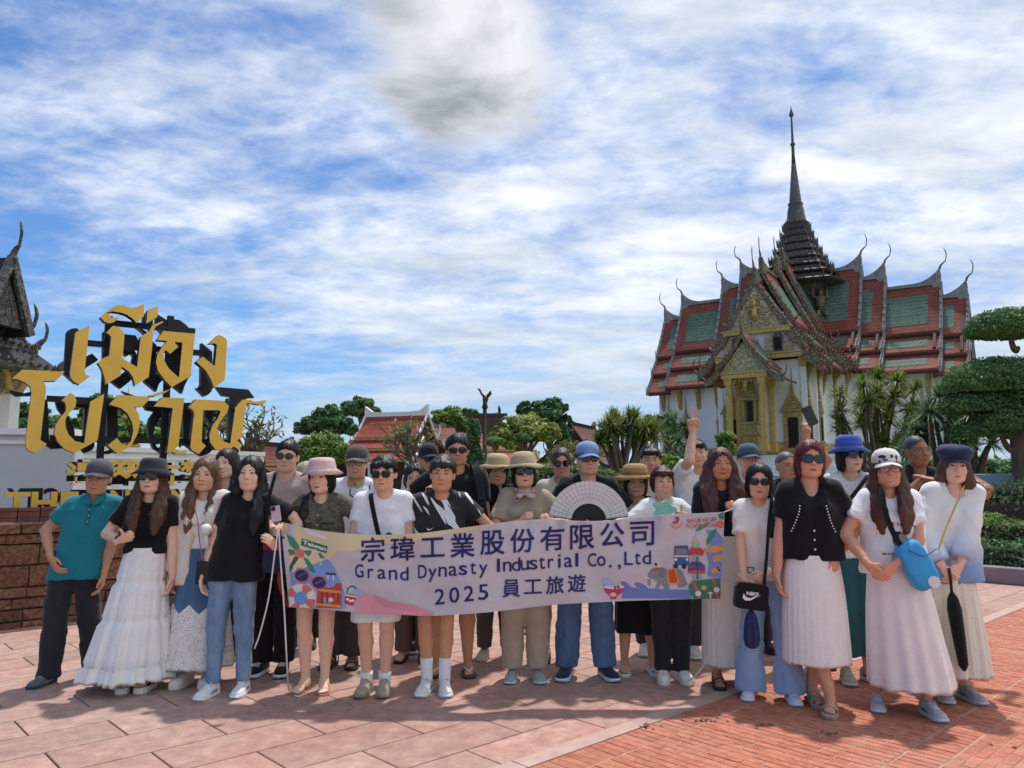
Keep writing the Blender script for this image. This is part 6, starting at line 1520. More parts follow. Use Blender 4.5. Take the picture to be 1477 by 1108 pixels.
# 1 man in teal polo, hand on hip
loc,H,dx = spot(96,992,143,661,'cap'); rz = 0.10
PPL['teal'] = person('man in teal polo shirt and grey cap with hand on hip beside brick planter',loc,H,'m',rz=rz,lean=dx / H,w=1.02,skin='#bb8a6e',head='m',smile=1,yaw=0.05,roll=0.04,hair=('short','#3a3634',None),hat=('cap','#55585c','#4b4e52'),
    top=dict(c='#1d7f8c',hem=0.465,collar='#1d7f8c',loose=0.025,sleeve=0.62,neck=0.058),bottom=dict(c='#2b2a31',cuff=1.35,knee=1.15,hem=0.03),shoes=('sneaker','#5a6468','#3a3f44','#8a9296'),feet=((-0.11,-0.06),(0.13,0.14)),toe=14,
    arms=(arm(loc,74,806,-0.11,(-1,0.5,0.2),(0.55,-0.35,-0.75),(0.7,0.5,0),'relax',rz),'hang'),seed=11)
# 2 woman in black tee and tiered white skirt
loc,H,dx = spot(197,1002,219,656,'bucket')
PPL['tier'] = person('woman in black tee, tiered long white skirt and black bucket hat',loc,H,'f',lean=dx / H,skin=SK_L,smile=0,hair=('long','#4a3226',(1,1),'#7a5a45'),hat=('bucket','#33383d','#3c4248'),glasses=('sun','dark'),lips='#b5675c',
    top=dict(c='#131316',hem=0.585,neck=0.066,sleeve=0.62,off=0.010,fit=0.95,amp=0.004),bottom=dict(kind='skirt',c=cloth('white_voile','#f2f1ef',weave=320),waist=0.615,hem=0.055,rhem=0.285,pleats=10,pamp=0.12,tiers=[0.27,0.55,0.90],crinkle=1,shift=(-0.06,-0.02)),shoes=('platform_sandal','#181818','#e6e4e0'),
    arms=(arm(loc,171,779,-0.16,(-0.8,0.6,-0.4),(0.8,-0.3,0.25),(0.2,0.6,0.6),'thumb'),'hang'),seed=12,rz=0.15,toe=-10)
# 3 woman in cream cardigan with denim and lace skirt
loc,H,dx = spot(284,996,296,656,None)
PPL['lace'] = person('woman in cream cardigan and white tee with denim and lace skirt',loc,H,'f',lean=dx / H,skin=SK_F,head='fc',hair=('long','#5a3d30',(1,1),'#9a7058'),w=1.05,
    top=dict(c='#e8dfd2',kind='open',hem=0.44,sleeve=1.93,neck=0.075,off=0.018,loose=0.03,name='cardigan',under='#f2f0ec'),bottom=dict(kind='skirt',c=lace_mat(),waist=0.60,hem=0.085,rhem=0.255,pleats=8,pamp=0.07),shoes=('platform','#e9e6de','#e4e0d6'),
    arms=('hang',arm(loc,318,772,-0.17,(1,0.5,-0.5),(-0.9,-0.25,0.15),(0.1,0.6,0.5),'hold')),seed=13)
# 4 woman with long dark hair behind
loc,H,dx = spot(330,960,327,641,None,6.75)
PPL['dark4'] = person('woman with long dark wavy hair and black top peering from the second row',loc,H,'f',skin=SK_L,smile=1,roll=-0.12,yaw=-0.1,hair=('long','#1d1412',(0,1),'#3a2a24'),top=dict(c='#1b1a1c',vneck=0.06,neck=0.07,sleeve=0.7),bottom=dict(c='#222226'),shoes=('sneaker','#202022','#e0e0e0','#404040'),seed=14)
# 5 woman black tee, jeans, white trainers
loc,H,dx = spot(330,1010,379,654,None)
PPL['jeans5'] = person('woman with long black hair in black tee, blue jeans and white trainers',loc,H,'f',rz=-0.12,lean=dx / H * 0.6,skin=SK_L,smile=2,yaw=0.15,hair=('long','#0d0b0c',(0,1),'#231d1e'),top=dict(c='#141417',hem=0.475,sleeve=0.66,off=0.012,loose=0.034,neck=0.064),
    bottom=dict(c=denim('jean5','#5c7596','#8ea7c4'),thigh=1.05,knee=1.0,cuff=0.75,off=0.006,hem=0.055),shoes=('sneaker','#e8e8ea','#ececec','#f2f2f2'),feet=((-0.10,-0.06),(0.09,0.03)),toe=6,
    arms=('hang',arm(loc,398,790,-0.12,(1,0.5,-0.3),(-0.2,-0.7,0.6),(-0.5,0.3,0),'hold',-0.12)),seed=15)
# 6 man in dusty pink tee
loc,H,dx = spot(403,983,416,628,None,6.30)
PPL['pink6'] = person('man in dusty pink tee with tinted glasses standing behind black-haired woman',loc,H,'m',lean=dx / H,skin=SK_F,head='mc',w=1.12,hair=('short','#0e0c0c',None),glasses=('rect','dark'),top=dict(c='#b8a29b',hem=0.47,loose=0.03),bottom=dict(c='#1a1a1d',cuff=1.25),shoes=('sneaker','#17181b','#e6e6e6','#e6e6e6'),seed=16)
# 7 fair-haired woman almost hidden
loc,H,dx = spot(444,960,443,662,None,7.25)
PPL['fair7'] = person('fair-haired woman almost hidden behind the pink hat and the dusty pink tee',loc,H,'f',skin=SK_L,yaw=1.2,hair=('bob','#a8977a',None,'#d2c4a6'),top=dict(c='#8d8478',sleeve=0.8),bottom=dict(c='#1d1d20'),shoes=('sneaker','#1b1b1b','#202020','#303030'),seed=17)
# 8 woman in olive print shirt holding the banner's end
loc,H,dx = spot(453,1004,468,656,'bucket')
PPL['olive8'] = person('woman in olive print shirt and pink bucket hat holding left end of banner',loc,H,'f',lean=dx / H * 0.5,skin=SK_L,lips='#b8504c',hair=('pony','#15100f',-1),hat=('bucket','#d9b8b4','#e2c6c2'),top=dict(c=camo_mat(),hem=0.47,loose=0.03,sleeve=0.7,vneck=0.05,neck=0.06),bottom=dict(kind='shorts',c='#3a3936',hem=0.36,knee=1.4,thigh=1.1),shoes=('flipflop','#9a5a44','#a86a52'),
    arms=(arm(loc,398,775,-0.20,(-1,0.6,-0.4),(0.15,-0.35,0.9),(0.8,0.2,0),'grip'),arm(loc,515,790,-0.16,(1,0.5,-0.3),(-0.7,-0.5,0.3),(0,0.7,0.3),'relax')),seed=18,stance=0.07,toe=10)
# 9 elderly man, white polo with tan collar
loc,H,dx = spot(500,972,517,637,'cap',6.55)
PPL['tan9'] = person('grey-haired man with glasses, white polo with tan collar and dark grey cap',loc,H,'m',lean=dx / H,skin='#c5967a',head='mc',smile=1,w=1.08,hair=('short','#8d8a88',None,'#b8b5b2'),hat=('cap','#4d4b47','#5c5a55'),glasses=('spec','clear',1),top=dict(c='#e6e6ea',hem=0.48,loose=0.03,collar='#b59a70',neck=0.060),bottom=dict(c='#4a4341',cuff=1.3,knee=1.15,hem=0.05),shoes=('sandal','#1a1817','#1c1a19'),seed=19)
# 10 boy in white tee
loc,H,dx = spot(541,1008,562,653,None)
PPL['boy10'] = person('boy in white tee and white shorts with sunglasses behind the banner',loc,H,'m',lean=dx / H * 0.6,skin=SK_F,head='k',w=0.94,hair=('boy','#0b0a0a',None),glasses=('round','dark',1),top=dict(c='#f0f1f4',hem=0.47,loose=0.02,neck=0.058),bottom=dict(kind='shorts',c='#f0f0f0',hem=0.30,knee=1.5,thigh=1.15,cuff=1.5),shoes=('sneaker','#a79a86','#8c8068','#c4baa6'),socks=('#eef0f4',0.085),stance=0.065,toe=5,seed=20)
# 11 older woman with short dark hair
loc,H,dx = spot(600,960,596,667,None,6.75)
PPL['short11'] = person('older woman with short curly dark hair between the two boys',loc,H,'f',skin='#cb9d83',head='fc',hair=('curly','#231a18',None,'#3c302c'),top=dict(c='#d9d7d4',hem=0.5),bottom=dict(c='#6a5852',cuff=1.2),shoes=('sandal','#161514','#1a1918'),seed=21)
# 12 man black cap
loc,H,dx = spot(618,930,611,631,'cap',7.1)
PPL['cap12'] = person('man with black cap and sunglasses in light tee looking aside in back row',loc,H,'m',skin='#b98a6c',head='m',yaw=0.45,hair=('short','#2a2624',None),hat=('cap','#1d2230','#1d2230'),glasses=('sun','dark'),top=dict(c='#cfd0d0',hem=0.48),bottom=dict(c='#2d2c2e'),shoes=('sneaker','#2a2f3a','#e0e0e0','#d0d0d0'),seed=22)
# 13 boy in black tee with white slashes
loc,H,dx = spot(628,1007,638,655,None)
PPL['boy13'] = person('boy with straight fringe in black sports tee with white slashes',loc,H,'m',lean=dx / H,skin=SK_M,head='k',w=0.94,hair=('boy','#151315',None,'#35332f'),top=dict(c=slash_mat(),hem=0.46,loose=0.02,neck=0.058),bottom=dict(kind='shorts',c='#2d2b2b',hem=0.335,knee=1.5,thigh=1.12,cuff=1.5),shoes=('sneaker','#dedede','#e6e6e6','#f0f0f0'),socks=('#ecedf2',0.145),stance=0.062,toe=10,seed=23,
    arms=(arm(loc,590,800,-0.10,(-1,0.8,0),(0.3,-0.7,-0.3),(0.6,0.3,0),'grip'),arm(loc,682,795,-0.10,(1,0.8,0),(-0.3,-0.7,-0.3),(-0.6,0.3,0),'grip')))
# 14 tall man in black tee
loc,H,dx = spot(655,980,661,616,None,6.32)
PPL['tall14'] = person('tall man in black tee with sunglasses, brown shorts and backpack strap',loc,H,'m',lean=dx / H,skin='#bd8b6d',head='m',w=1.05,hair=('short','#0c0b0c',None),glasses=('sun','dark'),top=dict(c='#1d1d20',hem=0.47,loose=0.03,sleeve=0.65),bottom=dict(kind='shorts',c='#6d5a4a',hem=0.27,knee=1.6,thigh=1.15,cuff=1.5),shoes=('flipflop','#e2ded6','#3a2c26'),seed=24,stance=0.12,
    arms=(arm(loc,616,722,-0.13,(-1,0.4,-0.6),(0.2,-0.4,0.9),(0.5,0.4,0),'grip'),'hang'))
# 15 woman in straw hat, back row
loc,H,dx = spot(716,945,709,648,'sunhat',6.85)
PPL['straw15'] = person('woman with pale straw hat, black top and cream clogs in back row',loc,H,'f',skin='#c69a82',head='fc',smile=1,w=1.1,hair=('bob','#1a1412',None),hat=('sunhat',straw('straw_pale','#d3b98c'),'#c2a878'),top=dict(c='#1c1b1d',hem=0.5,sleeve=0.8),bottom=dict(c='#5c5650',cuff=0.9),shoes=('clog','#d9cbb8','#d4c6b2'),seed=25,stance=0.10)
# 16 woman in beige tee and sun hat
loc,H,dx = spot(757,988,763,645,'sunhat')
PPL['beige16'] = person('woman in beige tee and trousers with wide sun hat, scarf and dark sunglasses',loc,H,'f',skin=SK_F,head='fc',w=1.12,hair=('bob','#0d0b0c',None),hat=('sunhat',straw('straw_beige','#c9b594'),'#b9a584'),glasses=('big','dark'),lips='#a04a4c',top=dict(c='#a89a86',hem=0.47,loose=0.03,sleeve=0.66,neck=0.06),bottom=dict(c='#b3a48e',cuff=1.25,knee=1.12,hem=0.055),shoes=('slipon','#9aa6aa','#d8dcdc'),
    arms=(arm(loc,752,752,-0.21,(-1,0.4,-0.8),(0.45,-0.5,0.5),(0.2,0.5,-0.4),'grip'),arm(loc,797,752,-0.21,(1,0.4,-0.8),(-0.45,-0.5,0.3),(-0.2,0.5,-0.4),'grip')),seed=26,stance=0.095)
# 17 woman with hair up and flower
loc,H,dx = spot(800,950,812,641,None,6.75)
PPL['flower17'] = person('woman in cream blouse with round sunglasses and a flower in tied-up hair',loc,H,'f',lean=dx / H,skin='#c2947a',hair=('bun','#3a2a22',None),glasses=('round','dark',1),top=dict(c='#cfc6b2',hem=0.46,loose=0.02,vneck=0.04,neck=0.06),bottom=dict(kind='shorts',c='#5d564c',hem=0.31,knee=1.4),shoes=('sandal','#3c2a20','#2c2220'),seed=27)
# 18 man with blue cap and fan
loc,H,dx = spot(845,984,849,629,'cap')
PPL['fan18'] = person('stout man in black tee with blue cap and sunglasses holding a white fan',loc,H,'m',lean=dx / H,skin='#c8987b',head='mc',w=1.14,hair=('short','#2a2625',None),hat=('cap','#7c96c4','#6f89ba'),glasses=('rect','dark'),top=dict(c='#18181b',hem=0.47,loose=0.04,sleeve=0.68,neck=0.062),bottom=dict(c=denim('jean18','#42587a','#6580a4'),cuff=1.35,knee=1.15,hem=0.045),shoes=('sneaker','#222c4a','#d8d8da','#2b3558'),
    arms=(arm(loc,832,757,-0.22,(-1,0.4,-0.6),(0.6,-0.5,0.1),(0.2,0.4,-0.5),'grip'),arm(loc,882,757,-0.22,(1,0.4,-0.6),(-0.75,-0.45,0.1),(-0.2,0.5,-0.4),'grip')),seed=28,stance=0.15,toe=16)
# 19 woman with tan sun hat
loc,H,dx = spot(916,972,912,663,'sunhat',6.32)
PPL['tan19'] = person('woman with tan straw hat, black vest over white tee and black midi skirt',loc,H,'f',skin='#c9987d',smile=1,hair=('bob','#2a1a14',None,'#4a3026'),hat=('sunhat',straw('straw_tan','#b88f60'),'#8d6a45'),top=dict(c='#1a191b',kind='open',sleeve=0.05,hem=0.5,neck=0.075,name='vest',under='#e9e8e6'),bottom=dict(kind='skirt',c='#131315',waist=0.60,hem=0.20,rhem=0.185,pleats=7,pamp=0.05),shoes=('slide','#e3dfd8','#e6e2da'),seed=29,stance=0.11)
# 20 man with short black hair, back row
loc,H,dx = spot(880,960,938,636,None,7.0); loc = (At(938,690,7.0).x,7.0,0)
PPL['back20'] = person('man with short black hair in cream shirt behind the tan straw hat',loc,H,'m',skin='#c49274',head='m',hair=('short','#0f0d0d','bangs'),top=dict(c='#d8cfc2',hem=0.48),bottom=dict(c='#35353a'),shoes=('sneaker','#dcdcdc','#e8e8e8','#eeeeee'),seed=30)
# 21 woman thumbs up
loc,H,dx = spot(970,990,954,669,None)
PPL['thumb21'] = person('smiling woman in white tee with maroon hair giving a thumbs up',loc,H,'f',lean=dx / H,skin='#d0a086',head='fc',smile=2,w=1.08,roll=0.06,hair=('shortf','#3a1a1c','bangs','#5a2c2e'),top=dict(c='#f2f2f2',hem=0.48,loose=0.03,sleeve=0.75),bottom=dict(c='#28282e',cuff=0.95,hem=0.05),shoes=('platform','#ebe6da','#e6e0d2'),
    arms=(arm(loc,938,757,-0.22,(-1,0.4,-0.6),(0.65,-0.5,0.0),(0.1,0.5,-0.4),'grip'),arm(loc,990,745,-0.20,(1,0.5,-0.8),(-0.75,-0.45,0.1),(-0.35,0.9,0),'thumb')),seed=31,stance=0.07)
# 22 man making a V sign
loc,H,dx = spot(1008,960,1010,623,None,6.9)
PPL['vee22'] = person('man in white tee raising a two-finger victory sign in back row',loc,H,'m',skin='#cc9d82',head='m',roll=-0.12,yaw=-0.1,hair=('short','#1a1412','bangs','#35261f'),top=dict(c='#e6e6e8',hem=0.48,sleeve=0.7),bottom=dict(c='#3a3a40'),shoes=('sneaker','#d0d0d2','#e0e0e0','#e8e8e8'),arms=(arm(loc,999,622,-0.16,(-0.25,-0.5,-1),(-0.05,-0.05,1),(0.15,-1,0),'v'),'hang'),seed=32)
# 23 curly haired woman in navy top
loc,H,dx = spot(1045,1002,1038,638,None,5.95)
PPL['curl23'] = person('woman with curly auburn hair in navy top holding right end of banner',loc,H,'f',lean=dx / H,skin='#b9805f',smile=1,hair=('wavy','#35201a',(1,1),'#6e4438'),lips='#a24a44',top=dict(c='#1a1d2a',hem=0.585,neck=0.082,sleeve=0.62,off=0.010,fit=0.96),bottom=dict(kind='skirt',c=cloth('cream_chiffon','#e6e0d2',weave=320),waist=0.62,hem=0.085,rhem=0.20,pleats=13,pamp=0.07,crinkle=1),shoes=('sandal','#171616','#191818'),
    arms=('hang',arm(loc,1067,735,-0.20,(1,0.4,-0.8),(-0.75,-0.35,0.45),(-0.2,0.5,-0.4),'grip')),seed=33,stance=0.10)
# 24 man in grey-blue cap
loc,H,dx = spot(1080,960,1076,633,'cap',7.1)
PPL['cap24'] = person('smiling man with slate blue cap and white shirt in back row',loc,H,'m',skin='#c08b72',head='mc',smile=2,hair=('short','#2a2624',None),hat=('cap','#4b5a6c','#4b5a6c'),top=dict(c='#dcdcde',hem=0.48),bottom=dict(c='#2c2c30'),shoes=('sneaker','#2a2a2c','#303030','#404040'),seed=34)
# 25 woman in cream tee and wide light jeans
loc,H,dx = spot(1112,1015,1094,666,None); rz = -0.25
PPL['wide25'] = person('woman in cream tee, sunglasses and wide light blue jeans with both hands together',loc,H,'f',rz=rz,lean=dx / H,skin='#cfa084',hair=('pony','#120f10',1),glasses=('sun','dark'),lips='#a23c48',w=0.95,yaw=0.1,top=dict(c='#ece5d9',hem=0.50,loose=0.02,sleeve=0.7,neck=0.056),bottom=dict(c=DEN_L,cuff=1.95,knee=1.12,thigh=1.02,hem=0.035,amp=0.006),shoes=('sneaker','#d8d4e0','#e4e2ea','#e8e8ee'),feet=((-0.14,-0.02),(0.13,-0.06)),toe=10,
    arms=(arm(loc,1072,838,-0.17,(-0.9,0.6,0),(0.35,-0.4,-0.6),(0.6,0.5,0),'relax',rz),arm(loc,1105,828,-0.19,(1,0.5,-0.1),(-0.75,-0.3,-0.45),(-0.2,0.8,0),'relax',rz)),seed=35)
# 26 man with shaved hair, arm raised with a phone
loc,H,dx = spot(1166,985,1127,647,'bald',6.55); loc = (At(1135,690,6.55).x,6.55,0)
PPL['buzz26'] = person('man with shaved grey hair raising a phone behind the red-haired woman',loc,H,'m',skin='#b47f60',head='mc',smile=1,yaw=0.05,hair=('buzz','#4a4644',None),top=dict(c='#2f3540',hem=0.48,sleeve=0.5),bottom=dict(c='#1f1f24',cuff=1.2),shoes=('slipon','#141312','#181716'),
    arms=('hang',arm(loc,1160,634,-0.10,(1,0.3,-0.7),(0.35,-0.1,0.95),(-0.4,0.8,0),'hold')),seed=36,feet=((-0.02,0.1),(0.20,0.0)))
# 27 red-haired woman
loc,H,dx = spot(1181,1030,1167,629,None); rz = -0.22
PPL['red27'] = person('woman with red bob, black beaded top, white pleated skirt and brown sunglasses',loc,H,'f',rz=rz,lean=dx / H,skin='#c9967c',hair=('bob','#4a161c',None,'#8a3038'),glasses=('big','dark',1),lips='#b0403e',w=1.08,bust=1.1,top=dict(c=cloth('black_knit','#141318',weave=160),hem=0.545,vneck=0.085,neck=0.066,sleeve=0.66,flare=0.018,off=0.010,loose=0.012),bottom=dict(kind='skirt',c=cloth('white_crinkle','#f1eee8',weave=200),waist=0.565,hem=0.165,rhem=0.215,pleats=15,pamp=0.045,crinkle=1),shoes=('slide','#b09a88','#a68f7e'),
    arms=('hang',arm(loc,1206,805,-0.10,(1,0.7,0),(-0.15,-0.1,-1),(-0.7,0.5,0),'relax',rz)),seed=37,feet=((0.06,-0.10),(-0.02,0.10)),toe=12)
# 28 woman with blue bucket hat
loc,H,dx = spot(1222,996,1226,621,'bucket',6.05)
PPL['blue28'] = person('woman with blue bucket hat, round sunglasses, white check top and teal trousers',loc,H,'f',lean=dx / H,skin='#c9a08a',hair=('bob','#15110f',None),hat=('bucket','#4c65b0','#4660aa'),glasses=('round','dark'),top=dict(c=grid_mat(),hem=0.50,loose=0.03,sleeve=0.1,neck=0.07),bottom=dict(c='#2c5a64',cuff=2.1,knee=1.5,thigh=1.15,hem=0.11),shoes=('sneaker','#a8a9a6','#c9c9c6','#dcdcda'),seed=38,toe=12,lips='#a05a50')
# 29 woman with white cap
loc,H,dx = spot(1303,1036,1279,641,'cap'); rz = -0.18
PPL['white29'] = person('woman with white printed cap, long brown hair, printed white tee and long pale skirt',loc,H,'f',rz=rz,lean=dx / H,skin='#c68f74',head='fc',smile=2,roll=-0.06,hair=('long','#3a2018',(1,1),'#6a4030'),hat=('cap','#dcdad4','#e0ded8'),glasses=('spec','clear',1),w=1.12,top=dict(c='#f2f1f0',hem=0.52,loose=0.03,sleeve=0.6,flare=0.02,neck=0.064),bottom=dict(kind='skirt',c=cloth('pale_pink_cotton','#f0e6e0',weave=220),waist=0.58,hem=0.10,rhem=0.265,pleats=7,pamp=0.12,shift=(0.06,-0.02)),shoes=('sneaker','#b9babb','#cfd0d0','#dcd8ea'),
    arms=(arm(loc,1253,815,-0.19,(-0.9,0.5,0),(0.6,-0.2,-0.6),(0.4,0.7,0),'relax',rz),arm(loc,1290,815,-0.21,(1,0.4,0),(-0.65,-0.2,-0.6),(-0.4,0.7,0),'relax',rz)),seed=39,feet=((-0.14,0.06),(0.13,-0.08)),toe=12)
# 30 man in black tee at the back right
loc,H,dx = spot(1335,960,1322,623,'bald',6.35)
PPL['dark30'] = person('dark-skinned man in black tee resting his hands on a woman\'s shoulders',loc,H,'m',lean=dx / H,skin='#8d5f45',head='m',yaw=0.05,hair=('buzz','#2b2828',None,'#4a4644'),top=dict(c='#16161a',hem=0.48),bottom=dict(c='#1c1c20'),shoes=('sneaker','#1a1a1c','#202022','#303030'),
    arms=(arm(loc,1330,690,-0.22,(-0.8,0.6,-0.6),(0.5,-0.7,-0.1),(0,0.2,-1),'flat'),arm(loc,1402,690,-0.30,(1,0.5,-0.6),(0.25,-0.8,-0.35),(-0.1,0.3,-1),'flat')),seed=40)
# 31 woman with navy newsboy cap and ombre blouse
loc,H,dx = spot(1378,1018,1376,636,'newsboy'); rz = -0.1
PPL['ombre31'] = person('woman with navy newsboy cap, blue and white ombre blouse and cream skirt',loc,H,'f',rz=rz,lean=dx / H,skin='#d6ac96',yaw=-0.25,nod=0.05,hair=('long','#4a3026',(0,0),'#7a5444'),hat=('newsboy','#2a3350','#323c5a'),w=1.03,top=dict(c=ombre_mat(),hem=0.46,loose=0.045,sleeve=1.80,flare=0.034,vneck=0.065,neck=0.066,off=0.014,amp=0.0065),bottom=dict(kind='skirt',c=cloth('cream_tulle','#e8dfce',weave=320),waist=0.58,hem=0.10,rhem=0.235,pleats=9,pamp=0.10,crinkle=1),shoes=('sneaker','#a5a7a8','#c2c3c4','#c8c8ca'),
    arms=(arm(loc,1362,820,-0.20,(-0.9,0.4,-0.1),(0.5,-0.2,-0.75),(0.5,0.6,0),'grip',rz),arm(loc,1383,822,-0.21,(1,0.4,-0.1),(-0.5,-0.2,-0.75),(-0.5,0.6,0),'relax',rz)),seed=41,stance=0.075,toe=12)
print('people',round(time.time() - T0,1))
# ================================================================== vegetation
def leaf_mat(name,c1,c2,c3=None,rough=0.55,trans=0.35):
    if name in MATS: return MATS[name]
    t = NT(name); g_ = t.node('ShaderNodeNewGeometry'); v = t.coord('Object')
    r_ = g_.outputs['Random Per Island']; n = t.noise(v,0.9,3)
    c = t.ramp(t.math('ADD',t.math('MULTIPLY',r_,0.6),t.math('MULTIPLY',n,0.5)),[(0.25,hexc(c1)),(0.55,hexc(c2)),(0.85,hexc(c3 or c2))]); t.col(c); t.set(rough=rough,spec=0.35)
    tr = t.node('ShaderNodeBsdfTranslucent'); t.link(c,tr.inputs[0]); mx = t.node('ShaderNodeMixShader'); mx.inputs[0].default_value = trans
    t.link(t.b.outputs[0],mx.inputs[1]); t.link(tr.outputs[0],mx.inputs[2]); t.link(mx.outputs[0],t.out.inputs[0]); MATS[name] = t.m; return t.m
M_bark = mat('bark',hexc('#6b5c50'),0.9,0.3,9,0.6,30,stretch=(1,1,0.3)); M_barkd = mat('dark_bark',hexc('#4a4038'),0.9,0.3,9,0.6,30,stretch=(1,1,0.3))
def leaf_quads(P,N,size,rng,asp=0.45):
    """one folded leaf per point"""
    n = len(P); N = N + rng.normal(0,0.55,(n,3)); N /= np.linalg.norm(N,axis=1)[:,None] + 1e-9
    A = np.cross(N,rng.normal(size=(n,3))); A /= np.linalg.norm(A,axis=1)[:,None] + 1e-9; B = np.cross(N,A); s = size * rng.uniform(0.6,1.3,(n,1))
    V = np.stack([P - A * s,P + B * s * asp - N * s * 0.12,P + A * s,P - B * s * asp - N * s * 0.12],1).reshape(-1,3)
    return V,np.arange(4 * n).reshape(n,4)
def crown_pts(ells,n,rng,clumps=40,spread=0.22,shell=0.55):
    P = []; N = []; vol = np.array([r[0] * r[1] * r[2] for _,r in ells]) ** 0.67; vol = vol / vol.sum()
    for (c,r),f in zip(ells,vol):
        k = max(4,int(clumps * f)); d = rng.normal(size=(k,3)); d /= np.linalg.norm(d,axis=1)[:,None]; d[:,2] = np.abs(d[:,2]) * 0.9 - 0.25 * (rng.random(k) < 0.4)
        rad = shell + (1 - shell) * rng.random(k) ** 0.5; cc = d * rad[:,None]
        m = int(n * f); pick = rng.integers(0,k,m); q = rng.normal(size=(m,3)); q /= np.linalg.norm(q,axis=1)[:,None]; q *= spread * rng.random((m,1)) ** 0.45 * (0.7 + 0.6 * rng.random(k)[pick][:,None])
        p = cc[pick] + q; P.append(np.asarray(c) + p * np.asarray(r)); N.append(q / (np.linalg.norm(q,axis=1)[:,None] + 1e-9) + np.array([0,0,0.5]))
    return np.concatenate(P),np.concatenate(N)
def tree(name,label,px,Y,top,ells_px,n,leaf,mt,trunk_r=0.14,seed=1,clumps=60,spread=0.24,group=None,shell=0.55,trunk_m=None,cat='tree'):
    """ells_px: crown lobes as (px, py, rx_px, ry_px)"""
    rng = np.random.default_rng(seed); b = At(px,690,Y); t = thing(name,label,cat,(b.x,Y,0),0,group); k = Y / FPX; E_ = []
    for (ex,ey,rx,ry) in ells_px:
        c = At(ex,ey,Y); E_.append(((c.x - b.x,rng.uniform(-0.2,0.2) * rx * k,c.z),(rx * k,rx * k * 0.9,ry * k)))
    if cat == 'tree':
        for (c,r) in list(E_):
            for _ in range(6): d = rng.normal(size=3); d /= np.linalg.norm(d); d[2] = d[2] * 0.8 + 0.15; f_ = rng.uniform(0.28,0.5); E_.append((tuple(np.array(c) + d * np.array(r) * rng.uniform(0.75,1.05)),tuple(np.array(r) * f_)))
    P,N = crown_pts(E_,int(n * 1.7),rng,int(clumps * 2.2),spread * 1.15,shell * 0.8); V,Q = leaf_quads(P,N,leaf * 0.95,rng,0.55)
    link('crown',mesh_np('crown',V,Q,False),mt,t)
    mb = MB(); E_ = E_[:len(ells_px)]; zc_ = max(0.4,min(c[2] - r[2] * 0.4 for c,r in E_))
    mb.tube([(0,0,0),(0.03,0.02,zc_ * 0.5),(0,0,zc_)],[trunk_r * 1.25,trunk_r,trunk_r * 0.8],8)
    for (c,r) in E_:
        for _ in range(5):
            d = rng.normal(size=3); d[2] = abs(d[2]); d /= np.linalg.norm(d); e = np.array(c) + d * np.array(r) * 0.75; m_ = np.array([c[0] * 0.4,c[1] * 0.4,(zc_ + c[2]) / 2]) + rng.normal(0,0.1,3)
            mb.tube([(0,0,zc_ * 0.9),tuple(m_),tuple(e)],[trunk_r * 0.6,trunk_r * 0.35,trunk_r * 0.1],6)
    mb.build('trunk',trunk_m or M_bark,t); return t
G_dark = leaf_mat('leaf_dark','#3f6040','#5c8050','#8aa870'); G_mid = leaf_mat('leaf_mid','#4d6c38','#6f9048','#9db868'); G_yel = leaf_mat('leaf_yellow','#6f8040','#9ca352','#c8c878'); G_deep = leaf_mat('leaf_deep','#3a593c','#55784c','#7ea068')
G_pale = leaf_mat('leaf_pale','#5a7040','#82965a','#aab780'); G_fr = leaf_mat('leaf_frangipani','#55603a','#7c8450','#9a9a68')
GB = 'trees beyond the garden wall'
tree('leafy_tree','dark leafy tree behind the left-hand letters of the golden sign',45,34,590,[(40,625,55,34),(75,640,45,28),(15,640,40,30)],9000,0.16,G_deep,seed=1,group=GB)
tree('leafy_tree','leafy tree with tallest crown between the two rows of golden letters',150,38,575,[(152,600,32,26),(125,625,45,26),(190,630,48,26)],9000,0.16,G_mid,seed=2,group=GB)
tree('leafy_tree','dark green tree behind the right-hand golden letters',285,40,580,[(285,612,45,30),(310,600,36,24),(250,632,40,26)],9000,0.17,G_dark,seed=3,group=GB)
tree('leafy_tree','dense round dark tree left of the red-roofed hall',472,42,582,[(468,614,30,24),(490,622,24,20),(447,620,22,18)],9000,0.16,G_dark,seed=4,group=GB)
tree('leafy_tree','taller open-crowned tree rising behind the red roof gable',518,50,566,[(522,584,17,12),(508,595,20,14),(535,594,12,9)],4500,0.2,G_dark,seed=5,group=GB,shell=0.3)
tree('leafy_tree','rounded mid-green tree just right of the red-roofed hall',660,52,590,[(655,604,26,16),(672,612,20,18)],4500,0.2,G_mid,seed=6,group=GB)
tree('flowering_tree','yellow-green tree with small flowers behind the woman in beige hat',760,33,596,[(752,622,34,24),(782,628,24,22),(728,640,26,22)],9000,0.11,G_yel,seed=7,group=GB,shell=0.35,spread=0.3)
tree('leafy_tree','tall dense dark green tree behind the yellow-green tree',792,44,577,[(795,602,24,26),(775,598,22,20),(800,630,22,26)],9000,0.17,G_deep,seed=8,group=GB)
tree('leafy_tree','small dark tree top left of the palace hall',948,60,598,[(948,612,14,12),(936,618,12,10)],2500,0.2,G_dark,seed=9,group=GB)
tree('clipped_shrub','big clipped light green shrub behind the pink bucket hat',462,22,624,[(462,656,38,32),(440,664,24,26)],12000,0.06,G_pale if False else leaf_mat('leaf_shrub','#4a6a2c','#6f8c3e','#94aa58'),trunk_r=0.06,seed=10,clumps=120,spread=0.2,shell=0.75,cat='shrub')
tree('columnar_shrub','narrow dark columnar shrub beside the tall man',683,20,610,[(683,632,10,26),(684,665,12,28)],4000,0.06,G_deep,trunk_r=0.04,seed=11,clumps=60,cat='shrub')
